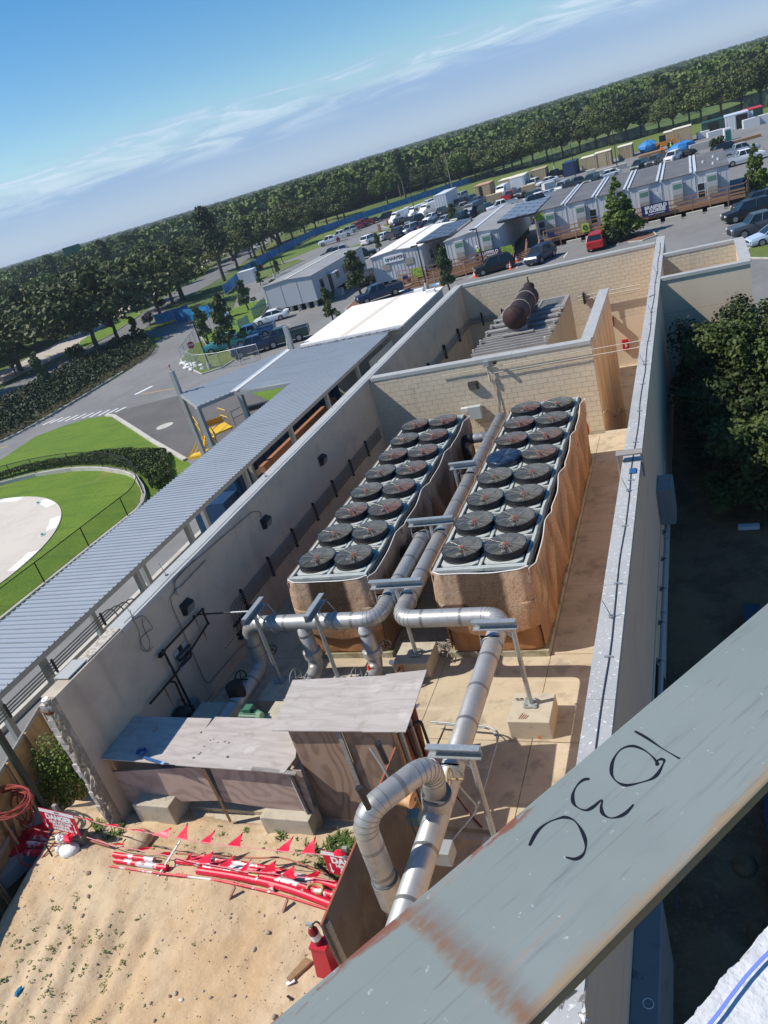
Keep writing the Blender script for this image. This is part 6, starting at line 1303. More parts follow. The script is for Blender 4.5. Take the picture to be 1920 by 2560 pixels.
for a,c in zip(P_[:-1],P_[1:]): b.beam(a,c,.004,.001)
b.build('chalk_line',mat('blue_chalk',(0.16,0.24,0.62),rough=.9),CB)
# ================================================================== CANOPIES,DOCK,LANDING-PAD FENCE
m_roof = mat('canopy_metal',(0.34,0.375,0.42),[('fine',(.6,3,1),.5,.72,(0.29,0.32,0.36),.6),('noise',.5,.5,.7,(0.38,0.415,0.46),.5),('fine',(.15,8,1),.56,.7,(0.24,0.26,0.28),.5)],rough=.5,metal=.15)
m_post = mat('canopy_post',(0.33,0.34,0.33),[('fine',3,.5,.7,(0.26,0.27,0.26),.6)],rough=.6)
r54 = RG(540,820,4.608); r43 = RG(430,960,4.1475)
ZC = 5.0
def ribbed(parent,poly,zf,y0,y1,sheet_w=.75,pitch=.25,rib=.05,name='roof_sheet'):
    """steel sheets with ribs running along X, cut to a polygon; zf(x, y) gives the roof plane"""
    def span(y):
        xs_ = []
        n = len(poly)
        for i in range(n):
            a,c = poly[i],poly[(i+1) % n]
            if (a[1] <= y < c[1]) or (c[1] <= y < a[1]): xs_.append(a[0]+(c[0]-a[0])*(y-a[1])/(c[1]-a[1]))
        return (min(xs_),max(xs_)) if len(xs_) >= 2 else None
    y = y0
    while y < y1-.05:
        ye = min(y+sheet_w,y1); sec = []; k = 0; yy = y+.003
        while yy < ye-.003:
            for dy,dz in ((0,0),(pitch*.76,0),(pitch*.78,rib),(pitch*.93,rib)):
                if yy+dy < ye-.003: sec.append((yy+dy,dz))
            yy += pitch
        sec.append((ye-.003,0)); vs_ = []
        for yv,dz in sec:
            s_ = span(yv)
            if s_ is None: continue
            vs_ += [(s_[0],yv,zf(s_[0],yv)+dz),(s_[1],yv,zf(s_[1],yv)+dz)]
        n = len(vs_)//2
        if n > 1: b = MB(); b.add(vs_,[(2*i,2*i+1,2*i+3,2*i+2) for i in range(n-1)]); b.build(name,m_roof,parent)
        y = ye
MC = thing('walkway_canopy','long pale blue ribbed metal canopy running along the alley beside the long wall','canopy',(-21,28,0))
ribbed(MC,[(-22.72,9.0),(-19.17,9.0),(-19.17,47.3),(-22.72,47.3)],lambda x,y: ZC,9.0,47.3)
b = MB(); b.box(-19.24,-19.20,9.0,47.3,ZC-.20,ZC-.03); b.build('edge_beam',m_post,MC); b = MB(); b.box(-22.70,-22.60,9.0,40,ZC-.20,ZC-.03); b.build('edge_beam',m_post,MC)
for k in range(9): b = MB(); b.box(-22.6,-19.25,9.6+4.88*k-.05,9.6+4.88*k+.05,ZC-.18,ZC-.03); b.build('purlin',m_post,MC)
for y_ in (9.7,13.95,18.9,22.3,27.2,32.1,36.8,41.6,46.3):
    for x_ in (-19.4,-22.4):
        if x_ < -20 and y_ > 33: continue
        b = MB(); b.box(x_-.10,x_+.10,y_-.10,y_+.10,0,ZC-.2); b.build('post',m_post,MC)
t = thing('canopy_conduits','bank of four grey conduits strapped under the near edge of the long canopy','conduit',(-19.0,14,4.6))
for k in range(4): b = MB(); b.tube(fillet([(-19.08,8.0,4.62-.10*k),(-19.08,17.0+.35*k,4.62-.10*k),(-19.08,17.2+.35*k,1.0)],.45,5),.022,8); b.build('conduit',m_cond,t)
for y_ in (9.7,12.0,14.0,16.4): b = MB(); b.box(-19.1,-19.04,y_-.03,y_+.03,4.22,4.7); b.build('strap',m_black,t)
sheet('alley',[(-28.5,5),(-13.25,5),(-13.25,46),(-16.4,60),(-22,60),(-22.2,41),(-28.5,36)],.4,m_asph)
b = MB(); b.box(-25.4,-25.1,15,34,.4,.62); struct(b.build('alley_kerb',m_kerb))
# dock canopy: two wings meeting in a valley
A_,B_,C_,V_ = G(*r9(935,178),ZC),G(*r9(1022,242),ZC),G(*r54(200,735),ZC),G(*r54(850,240),ZC)
TL_ = G(*r54(0,510),ZC)
DCN = thing('dock_canopy','pale blue ribbed dock canopy with a white valley gutter, joining the long canopy','canopy',(-28,44,0))
lw = [A_,B_,C_,V_]
ribbed(DCN,[(p.x,p.y) for p in lw],lambda x,y: ZC+.02,min(p.y for p in lw),max(p.y for p in lw))
Dn = G(*r54(900,622),ZC); C2 = G(*r54(270,735),ZC); V2 = G(*r54(880,250),ZC); T2 = G(*r54(1659,75),ZC)
rw_ = [C2,V2,Vector((-19.17,T2.y,0)),Vector((-19.17,47.3,0)),Vector((-22.72,47.3,0)),Vector((-22.72,Dn.y,0))]
ribbed(DCN,[(p.x,p.y) for p in rw_],lambda x,y: ZC+.012,min(p.y for p in rw_),max(p.y for p in rw_))
b = MB(); b.beam((C_.x,C_.y,ZC+.03),(V_.x,V_.y,ZC+.03),.5,.03); b.build('valley_gutter',mat('gutter_white',(0.72,0.75,0.78),rough=.4),DCN)
for a,c in ((A_,B_),(B_,C_),(C2,Vector((-22.72,Dn.y,0)))): b = MB(); b.beam((a.x,a.y,ZC-.10),(c.x,c.y,ZC-.10),.07,.2); b.build('fascia',m_post,DCN)
for p,h,in ((Vector((A_.x,A_.y,0)),6.6),(Vector((B_.x-.1,B_.y+.1,0)),ZC-.1),(Vector((C2.x-.3,C2.y+.4,0)),ZC-.1),(Vector((V2.x,V2.y,0)),6.7)):
    b = MB(); b.box(p.x-.14,p.x+.14,p.y-.14,p.y+.14,0,h); b.build('post',m_post,DCN)
p = Vector((V2.x-.5,V2.y+.3,0)); b = MB(); b.beam((p.x,p.y,ZC),(V2.x,V2.y,6.6),.10,.10); b.build('strut',m_post,DCN)
b = MB(); b.cyl((A_.x,A_.y,6.6),(A_.x,A_.y,6.95),.03,n=6); b.ball((A_.x,A_.y,7.0),.09,8,6); b.build('lamp',mat('lamp_head',(0.5,0.25,0.22),rough=.4),DCN)
# white flat roof building beyond the canopy
m_wroof = mat('white_membrane',(0.82,0.80,0.775),[('noise',.6,.45,.7,(0.74,0.71,0.68),.7),('fine',3,.55,.7,(0.68,0.65,0.61),.4)],rough=.85)
m_corr = mat('corrugated_wall',(0.42,0.40,0.36),[('noise',.5,.5,.7,(0.36,0.34,0.31),.6)],rough=.6)
ZR = 5.25
q0,q1,q2,q3 = G(752,860,ZR),G(993,814,ZR),G(1113,715,ZR),G(887,765,ZR)
xr = (q1.x+q2.x)/2; xl = (q0.x+q3.x)/2; yn = (q0.y+q1.y)/2; yf = (q2.y+q3.y)/2
WB = thing('flat_roof_building','low building with a bright white flat roof and corrugated side beyond the long canopy','building',((xl+xr)/2,(yn+yf)/2,0))
b = MB(); b.box(xl,xr,yn,yf,0,ZR-.12); b.build('wall',m_corr,WB); b = MB(); b.box(xl-.12,xr+.12,yn-.12,yf+.12,ZR-.11,ZR); b.build('roof',m_wroof,WB)
rib_me = None
for k in range(int((yf-yn)/.3)):
    if rib_me is None: b = MB(); b.box(0,.03,0,.14,0,ZR-.15); rib_me = b.build('wall_rib',m_corr,WB,local=True); o = rib_me
    else: o = rib_me.copy(); COL.objects.link(o)
    o.location = (xr-WB.location.x,yn+.1+k*.3-WB.location.y,0)
b = MB(); b.beam((xl+.42*(xr-xl),yn,ZR+.006),(xl+.52*(xr-xl),yf,ZR+.006),.5,.012); b.build('roof_seam',mat('seam_tan',(0.66,0.58,0.48),rough=.9),WB)
b = MB(); b.box(xl,xr,yn-.45,yn-.13,ZR-.2,ZR-.1); b.build('flashing',mat('crumpled_flashing',(0.35,0.36,0.38),[('fine',5,.45,.6,(0.1,0.11,0.13),.9),('fine',8,.5,.65,(0.75,0.76,0.78),.6)],rough=.5,bump=(.9,10,.08)),WB)
for q in ((770,400),(905,405)):
    c = G(*RG(880,640,4.608)(*q),ZR+.1); b = MB(); b.obox((c.x,c.y,ZR+.12),(.7,.45,.25),.1); b.build('roof_vent',m_wroof,WB)
SFN = thing('slatted_screen','tan vertical metal screen wall under the far end of the long canopy','screen',(-19.0,43,0))
for k in range(34):
    b = MB(); b.box(-18.98,-18.94,36.2+k*.32,36.2+k*.32+.26,.4,3.9 if k < 20 else 4.6); b.build('slat',m_corr,SFN)
# blue container,lumber,rails under the canopy
t = thing('blue_container','dark blue steel container under the long canopy','container',(-22,36.5,.4)); m_bc = mat('container_blue',(0.010,0.045,0.12),[('fine',3,.5,.7,(0.02,0.07,0.16),.6)],rough=.5)
b = MB(); b.box(-25.6,-22.9,31.0,45.5,.5,3.3); b.build('body',m_bc,t); 
for k in range(14): b = MB(); b.box(-22.9,-22.82,31.3+k*1.0,31.7+k*1.0,.6,3.2); b.build('rib',m_bc,t)
b = MB(); b.obox((-22.79,33.2,2.2),(.02,.5,.35)); b.build('label',m_condl,t)
b = MB(); b.box(-25,-23,29.6,31.0,.5,2.2); b.build('truck_cab_step',m_bc,t)
b = MB(); b.box(-21.6,-21.25,31.6,41.5,2.75,3.1); tag(b.build('timber_beam',mat('red_brown_timber',(0.34,0.145,0.07),[('fine',(12,1,12),.45,.7,(0.25,0.10,0.05),.6)],rough=.8)),'long reddish brown timber beside the blue container under the canopy','timber')
m_yell = mat('safety_yellow',(0.75,0.46,0.03),[('fine',5,.52,.7,(0.55,0.33,0.04),.5)],rough=.5)
t = thing('yellow_handrail','yellow handrail along the alley beside the long wall coping','handrail',(-19.0,26,1))
b = MB(); b.tube(fillet([(-18.2,23.0,2.0),(-18.2,29.5,2.0),(-18.2,30.0,1.4)],.2,4),.035,8); b.tube([(-18.2,23.0,1.5),(-18.2,29.5,1.5)],.03,8); b.build('rail',m_yell,t)
for y_ in (23,25.2,27.4,29.4): b = MB(); b.cyl((-18.2,y_,.4),(-18.2,y_,2.0),.03,n=8); b.build('post',m_yell,t)
b = MB(); b.box(-19.6,-19.2,22.5,34,.4,1.25); tag(b.build('low_wall',m_kerb),'low concrete wall in the alley under the canopy edge','wall')
# yellow dock lift
DL = thing('yellow_dock_lift','yellow loading dock lift with rails and steps under the dock canopy','dock lift',(-30,41,0))
zp_ = 1.25; m_yd = mat('dark_steel',(0.10,0.08,0.05),rough=.5)
P4 = [G(*r43(*q),zp_) for q in ((440,520),(365,470),(545,395),(625,440))]
b = MB(); b.add(P4+[p-Vector((0,0,.12)) for p in P4],[(0,1,2,3),(7,6,5,4),(0,4,5,1),(1,5,6,2),(2,6,7,3),(3,7,4,0)]); b.build('platform',m_yell,DL)
ya,yb = G(*r43(345,455),zp_),G(*r43(530,392),zp_); b = MB(); b.hexa([ya,yb,yb+Vector((0,.06,0)),ya+Vector((0,.06,0)),ya+Vector((0,0,.45)),yb+Vector((0,0,.45)),yb+Vector((0,.06,.45)),ya+Vector((0,.06,.45))]); b.build('back_board',mat('deep_yellow',(0.55,0.27,0.02),rough=.5),DL)
def railing(pts,z0,hs,r_,mt_,par,nm='rail'):
    for h in hs: b = MB(); b.tube([(p.x,p.y,z0+h) for p in pts],r_,8); b.build(nm,mt_,par)
    for p in pts: b = MB(); b.cyl((p.x,p.y,z0),(p.x,p.y,z0+max(hs)),r_,n=8); b.build('rail_post',mt_,par)
railing([G(*r43(525,392),zp_),G(*r43(605,420),zp_)],zp_,(.55,1.1),.03,m_yell,DL)
railing([G(*r43(270,480),zp_),G(*r43(330,570),zp_)],zp_,(.55,1.1),.03,m_yell,DL)
railing([G(*r43(750,320),zp_),G(*r43(800,350),zp_)],zp_,(.55,1.1),.03,m_yell,DL)
railing([G(*r43(660,430),.6),G(*r43(770,375),.6)],.6,(.55,1.1),.025,m_yd,DL); railing([G(*r43(470,610),.6),G(*r43(620,470),.6)],.6,(.5,1.0),.025,m_yd,DL)
a,c = G(*r43(440,520),zp_),G(*r43(440,640),.2)
for d_ in (0,.9): b = MB(); b.beam(a+Vector((-d_,.1*d_,0)),c+Vector((-d_,0,0)),.08,.2); b.build('ramp_stringer',m_yell,DL)
for k in range(4): p = a.lerp(c,.2+.2*k); b = MB(); b.box(p.x-.9,p.x,p.y-.1,p.y+.1,p.z-.02,p.z+.02); b.build('step',m_yell,DL)
b = MB(); p = G(*r43(290,700),.3); b.hexa([p+Vector(q) for q in ((-.9,-.5,-.3),(.5,-.5,-.3),(.5,.5,-.3),(-.9,.5,-.3),(-.9,-.5,-.2),(.5,-.5,-.05),(.5,.5,-.05),(-.9,.5,-.2))]); b.build('foot_plate',m_yell,DL)
for q in ((-.8,-.4),(-.8,.4)): b = MB(); b.beam((p.x+q[0],p.y+q[1],.1),(p.x+.5,p.y+q[1],1.3),.08,.08); b.build('leg',m_yell,DL)
b = MB(); q = G(*r43(930,250),.6); b.beam((q.x-1.4,q.y-.3,.8),(q.x+1.4,q.y+.5,.8),.5,.35); tag(b.build('dock_bumper',m_black),'row of black dock bumpers half under the long canopy','bumper')
# --- landing pad enclosure: low wall,fence,hedge
rh = RG(0,1000,3.95)
base_px = [(-160,850),(-20,815),(130,775),(350,720),(530,690),(710,665),(860,658),(1018,660),(1140,680),(1250,700),(1330,740),(1400,850),(1418,920),(1400,1000),(1340,1080),(1262,1140),(1100,1270),(880,1445),(640,1640),(300,1910),(-100,2230)]
rp = [G(*rh(*q),.30) for q in base_px]
LW = thing('curved_kerb_wall','low curved grey wall around the landing pad lawn','wall',rp[5])
for a,c in zip(rp[:-1],rp[1:]): b = MB(); b.beam((a.x,a.y,.14),(c.x,c.y,.14),.26,.32); b.build('wall_section',m_kerb,LW)
FN = thing('chain_link_fence','black chain-link fence curving round the landing pad lawn','fence',rp[8]); m_fb = mat('fence_black',(0.008,0.008,0.01),rough=.5)
m_link = mat('chain_link_mesh',(0.02,0.022,0.02),rough=.6,alpha=.22)
zf_ = .30; FH = 1.22
post_px = [(-160,850),(130,775),(350,720),(710,665),(1018,660),(1250,700),(1330,718),(1418,920),(1262,1140),(880,1445),(440,1800),(-100,2230)]
pp = [G(*rh(*q),zf_) for q in post_px]
for p in pp: b = MB(); b.cyl((p.x,p.y,0),(p.x,p.y,zf_+FH),.035,n=8); b.build('post',m_fb,FN)
sm_ = fillet([(p.x,p.y,zf_+FH) for p in rp],3.0,4); b = MB(); b.tube(sm_,.028,8); b.build('top_rail',m_fb,FN)
b = MB(); b.tube([(p.x,p.y,zf_+.06) for p in sm_],.014,6); b.build('bottom_wire',m_fb,FN)
b = MB()
for a,c in zip(sm_[:-1],sm_[1:]): b.add([(a.x,a.y,zf_+.05),(c.x,c.y,zf_+.05),(c.x,c.y,zf_+FH),(a.x,a.y,zf_+FH)],[(0,1,2,3)])
b.build('chain_link',m_link,FN)
# --- generator enclosure with silencer drum
gx0,gx1,gy0,gy1,gz = -10.1,-6.65,33.9,42.7,6.1
GE = thing('generator_enclosure','beige generator housing with a ribbed grey roof inside the far walls','generator',((gx0+gx1)/2,(gy0+gy1)/2,1.25))
m_gen = mat('generator_beige',(0.36,0.33,0.26),[('noise',(1,1,.3),.5,.7,(0.28,0.26,0.20),.6)],rough=.7)
m_groof = mat('generator_roof',(0.30,0.285,0.27),[('noise',.8,.4,.65,(0.24,0.225,0.215),.8),('fine',5,.55,.7,(0.38,0.36,0.34),.5)],rough=.6)
b = MB(); b.box(gx0,gx1,gy0,gy1,1.25,gz-.04); b.build('housing',m_gen,GE)
b = MB(); b.box(gx0,gx1,gy0,gy1,gz-.039,gz); b.build('roof_pan',m_groof,GE)
k = 0; y_ = gy0+.25
while y_ < gy1-2.2:
    b = MB(); b.box(gx0-.06,gx1+.06,y_-.05,y_+.05,gz,gz+.11 if not (36.6 < y_ < 39.5) else gz+.07); b.build('roof_rib',m_groof,GE); y_ += .44
for y_ in (37.6,38.6,39.6): b = MB(); b.box(gx0-.05,gx1+.05,y_-.2,y_+.2,gz+.071,gz+.17); b.build('roof_channel',m_groof,GE)
b = MB(); b.box(gx0+.25,gx1-.2,gy1-2.0,gy1-.25,gz,gz+.05); b.build('grille',mat('grille_dark',(0.10,0.105,0.11),[('cell',12,.3,.8,(0.18,0.18,0.18),.7)],rough=.6),GE)
for q in ((gx0,gx0+.25,gy1-2.2,gy1),(gx1-.2,gx1,gy1-2.2,gy1),(gx0+.25,gx1-.2,gy1-.25,gy1),(gx0+.25,gx1-.2,gy1-2.2,gy1-2.0),((gx0+gx1)/2+.2,(gx0+gx1)/2+.32,gy1-2.0,gy1-.25)): b = MB(); b.box(*q,gz,gz+.09); b.build('grille_frame',m_groof,GE)
for y_ in (34.3,35.8,37.2,38.4,39.3):
    for x_ in (gx0+.05,gx1-.08): b = MB(); b.obox((x_,y_,gz+.19),(.09,.14,.16)); b.build('lifting_lug',m_condl,GE)
f_t = RG(1100,660,4.1475)
TK = thing('silencer_drum','rust-brown silencer drum with a stub exhaust on the generator roof','drum',(-8.2,38.5,6.3))
m_tk = mat('rust_brown_drum',(0.05,0.027,0.026),[('noise',.9,.4,.65,(0.035,0.023,0.024),.9),('fine',6,.5,.7,(0.085,0.042,0.036),.6)],rough=.65,spec=.2)
ca,cb = G(*f_t(800,545),6.95),G(*f_t(890,350),6.95)
ca.x = cb.x = (ca.x+cb.x)/2; r_t = .50
b = MB(); prof = [(.05,-.42),(.3,-.36),(.48,-.24),(.58,-.10),(r_t,.05),(r_t,(cb-ca).length-.1),(.55,(cb-ca).length+.08),(.3,(cb-ca).length+.2)]
b.lathe(ca,prof,28,ax=(cb-ca)); b.build('drum',m_tk,TK,smooth=True)
for q in (.35,.8): c = ca.lerp(cb,q); d_ = (cb-ca).normalized(); b = MB(); b.tube([c+Vector((math.cos(a)*(r_t+.015),0,math.sin(a)*(r_t+.015))) for a in np.linspace(0,6.28,30)[:-1]],.018,6,closed=True); b.build('strap',m_condl,TK)
b = MB(); b.cyl(cb+Vector((0,.1,.1)),cb+Vector((.05,.6,.45)),.28,n=16); b.cyl(cb+Vector((.05,.6,.45)),cb+Vector((.02,.7,.9)),.06,.03,8); b.build('exhaust_stub',m_tk,TK)
b = MB(); b.box(ca.x-.45,ca.x+.45,ca.y-.1,ca.y+.3,gz+.1,6.5); b.build('saddle',m_dgrey,TK); b = MB(); b.box(ca.x-.45,ca.x+.45,cb.y-.4,cb.y,gz+.1,6.5); b.build('saddle',m_dgrey,TK); b = MB(); b.box(ca.x-.7,ca.x+.8,ca.y-.45,ca.y-.05,gz+.12,gz+.17); b.build('tray',m_groof,TK)
t = thing('far_conduits','conduit run with dark brackets on the long and far walls of the generator yard','conduit',(-12.7,36,5.6))
for k in range(4): b = MB(); b.tube(fillet([(-12.75,28.7,5.55-.1*k),(-12.75,44.2,5.55-.1*k),(-9.0,44.2,5.55-.1*k)],.2,3),.022,6); b.build('conduit',m_dgrey,t)
for y_ in (29.5,32.5,35.5,38.5,41.5): b = MB(); b.box(-12.84,-12.7,y_-.03,y_+.03,5.05,5.8); b.build('bracket',m_black,t)
for x_ in (-12.0,-10.8): b = MB(); b.box(x_-.03,x_+.03,44.15,44.29,5.05,5.8); b.build('bracket',m_black,t)
t = thing('far_wall_pipes','pair of pale pipes with a tee on the far wall between generator and short wall','pipe',(-5.3,44.2,6))
for k in range(2): b = MB(); b.tube([(-6.5,44.05,5.65-.2*k),(-3.2,44.05,5.65-.2*k)],.035,8); b.build('pipe',m_condl,t)
b = MB(); b.tube([(-5.0,44.05,5.6),(-4.95,44.05,4.4)],.03,8); b.tube([(-5.15,44.05,5.5),(-5.1,44.05,4.8)],.03,8); b.build('drop',m_condl,t); b = MB(); b.box(-6.2,-6.1,43.95,44.28,5.2,5.8); b.build('bracket',m_black,t)
# ================================================================== VEHICLES
m_glass = mat('car_glass',(0.012,0.018,0.022),rough=.06,spec=.8); m_tyre = mat('tyre',(0.02,0.02,0.02),rough=.9); m_rim = mat('wheel_rim',(0.35,0.36,0.37),rough=.35,metal=.7)
m_hl = mat('headlight',(0.75,0.76,0.78),rough=.2); m_tl = mat('tail_light',(0.4,0.01,0.01),rough=.3); m_trim = mat('black_trim',(0.02,0.02,0.022),rough=.6)
PAINT = {}
def paint(n,c):
    if n not in PAINT: PAINT[n] = mat('paint_'+n,c,rough=.28,spec=.6,metal=.15 if n in ('silver','grey') else 0)
    return PAINT[n]
for n,c in dict(white=(.78,.78,.78),black=(.012,.012,.014),grey=(.085,.095,.105),silver=(.42,.45,.48),navy=(.02,.04,.09),blue=(.03,.12,.25),red=(.38,.02,.02),maroon=(.12,.02,.025),green=(.02,.05,.045),teal=(.04,.22,.26),beige=(.30,.28,.22),lightblue=(.42,.52,.66),orange=(.5,.2,.03)).items(): paint(n,c)
def loft(st):
    """stations (x, z_bottom, z_top, half_width, top_width_factor)"""
    b = MB(); vs_ = []
    for x,zb,zt,w_,k in st:
        h = zt-zb
        for y,z in ((-.90*w_,zb),(-w_,zb+.3*h),(-.985*w_,zb+.68*h),(-w_*k,zt),(w_*k,zt),(.985*w_,zb+.68*h),(w_,zb+.3*h),(.90*w_,zb)): vs_.append((x,y,z))
    n = len(st); fs_ = [(i*8+j,(i+1)*8+j,(i+1)*8+(j+1) % 8,i*8+(j+1) % 8) for i in range(n-1) for j in range(8)]
    fs_ += [tuple(range(8)),tuple(range((n-1)*8+7,(n-1)*8-1,-1))]; return b.add(vs_,fs_)
SPEC = {
 'sedan': (4.8,[(2.4,.35,.62,.70,.9),(2.25,.22,.74,.84,.9),(1.3,.20,.92,.91,.88),(.2,.20,.98,.92,.86),(-1.3,.20,1.0,.92,.86),(-2.1,.24,1.02,.88,.86),(-2.4,.38,.94,.76,.9)],(1.15,.35,-1.0,-1.85,.96,1.44,.82),(1.45,-1.35),.34),
 'suv': (4.7,[(2.35,.40,.80,.78,.9),(2.2,.28,.98,.88,.9),(1.2,.26,1.08,.94,.9),(-1.5,.26,1.12,.95,.9),(-2.2,.3,1.15,.92,.9),(-2.35,.42,1.05,.85,.9)],(1.1,.45,-1.85,-2.22,1.08,1.74,.86),(1.45,-1.4),.38),
 'pickup': (5.8,[(2.9,.5,.95,.86,.92),(2.75,.38,1.10,.95,.92),(1.5,.36,1.18,.98,.92),(-.3,.36,1.22,.98,.92),(-2.8,.4,1.24,.98,.97),(-2.9,.5,1.22,.96,.97)],(1.45,.85,-.55,-.85,1.16,1.86,.88),(1.9,-1.75),.42),
 'van': (5.9,[(2.95,.4,.9,.80,.9),(2.8,.3,1.25,.95,.9),(2.1,.3,1.45,1.0,.92),(1.2,.3,2.45,1.0,.86),(-2.8,.3,2.5,1.0,.88),(-2.95,.35,2.4,.98,.9)],None,(2.0,-1.8),.38)}
VP = {}
def vehicle(kind,col,loc,hd,label,sc=1.0):
    if kind not in VP:
        L_,st,cab,wx,wr = SPEC[kind]; t = thing('parked_car' if kind in ('sedan','suv') else {'pickup': 'pickup_truck','van': 'van'}[kind],label,{'sedan': 'car','suv': 'car','pickup': 'pickup truck','van': 'van'}[kind])
        o = loft(st).build('body',PAINT[col],t,local=True,smooth=False); o['p'] = 1
        if cab:
            a,c,d,e,zb,zr,w_ = cab; wi = w_*.78
            b = MB(); b.hexa([(e,-w_,zb),(a,-w_,zb),(a,w_,zb),(e,w_,zb),(d,-wi,zr-.03),(c,-wi,zr-.03),(c,wi,zr-.03),(d,wi,zr-.03)]); b.build('windows',m_glass,t,local=True)
            b = MB(); b.hexa([(d-.02,-wi-.02,zr-.04),(c+.03,-wi-.02,zr-.04),(c+.03,wi+.02,zr-.04),(d-.02,wi+.02,zr-.04),(d+.08,-wi+.08,zr+.02),(c-.08,-wi+.08,zr+.02),(c-.08,wi-.08,zr+.02),(d+.08,wi-.08,zr+.02)]); o = b.build('roof',PAINT[col],t,local=True); o['p'] = 1
            b = MB()
            for s_ in (-1,1):
                for x0_,x1_ in ((a,c),(e,d),((a+e)/2,(c+d)/2)): b.beam((x0_,s_*(w_+.005),zb),(x1_,s_*(wi+.005),zr-.02),.07,.04)
            o = b.build('pillars',PAINT[col],t,local=True); o['p'] = 1
            for s_ in (-1,1): b = MB(); b.obox((a-.35,s_*(w_+.14),zb+.08),(.12,.2,.14)); b.build('mirror',m_trim,t,local=True)
        if kind == 'pickup':
            b = MB(); b.box(-2.78,-.92,-.82,.82,1.245,1.25); b.build('bed_liner',m_trim,t,local=True)
            b = MB(); b.box(-2.9,-.88,-.95,-.82,1.2,1.36); b.box(-2.9,-.88,.82,.95,1.2,1.36); b.box(-2.9,-2.78,-.82,.82,1.2,1.36); o = b.build('bed_rail',PAINT[col],t,local=True,kind='stuff'); o['p'] = 1
        if kind == 'van':
            b = MB(); b.hexa([(1.95,-.86,1.50),(2.03,-.86,1.48),(2.03,.86,1.48),(1.95,.86,1.50),(1.28,-.80,2.32),(1.36,-.80,2.32),(1.36,.80,2.32),(1.28,.80,2.32)]); b.build('windscreen',m_glass,t,local=True)
            for s_ in (-1,1): b = MB(); b.box(.5,1.5,s_*1.0-.01,s_*1.0+.01,1.4,2.0); b.build('side_window',m_glass,t,local=True)
        for x_ in wx:
            for s_ in (-1,1):
                w0 = st[2][3]; b = MB(); b.cyl((x_,s_*(w0-.2),wr),(x_,s_*(w0+.015),wr),wr,n=16); w_o = b.build('wheel',m_tyre,t,local=True)
                b = MB(); b.cyl((x_,s_*(w0+.0),wr),(x_,s_*(w0+.025),wr),wr*.62,n=12); b.build('rim',m_rim,w_o,local=True)
        f0 = st[1]; r0 = st[-2]
        for s_ in (-1,1):
            b = MB(); b.obox((f0[0]+.08,s_*f0[3]*.74,f0[2]-.16),(.14,.34,.15)); b.build('headlight',m_hl,t,local=True)
            b = MB(); b.obox((st[-1][0]+.04,s_*st[-1][3]*.82,st[-1][2]-.16),(.14,.2,.22)); b.build('tail_light',m_tl,t,local=True)
        b = MB(); b.box(st[0][0]-.05,st[0][0]+.02,-.5,.5,.48,.64 if kind != 'pickup' else .95); b.build('grille',m_trim,t,local=True)
        VP[kind] = t
    else: t = copy_tree(VP[kind]); t['label'] = label
    for ch in t.children:
        if 'p' in ch.keys() and t is not VP[kind] or ('p' in ch.keys() and len(ch.material_slots)):
            ch.material_slots[0].link = 'OBJECT'; ch.material_slots[0].material = PAINT[col]
    t.location = loc; t.rotation_euler = (0,0,rad(hd)); t.scale = (sc,sc,sc); t['group'] = 'vehicles parked in the lot'; return t
rbk = RG(1780,440,11.06); rw7 = RG(620,740,6.91); r14 = RG(1440,480,6.91); r88 = RG(880,640,4.608)
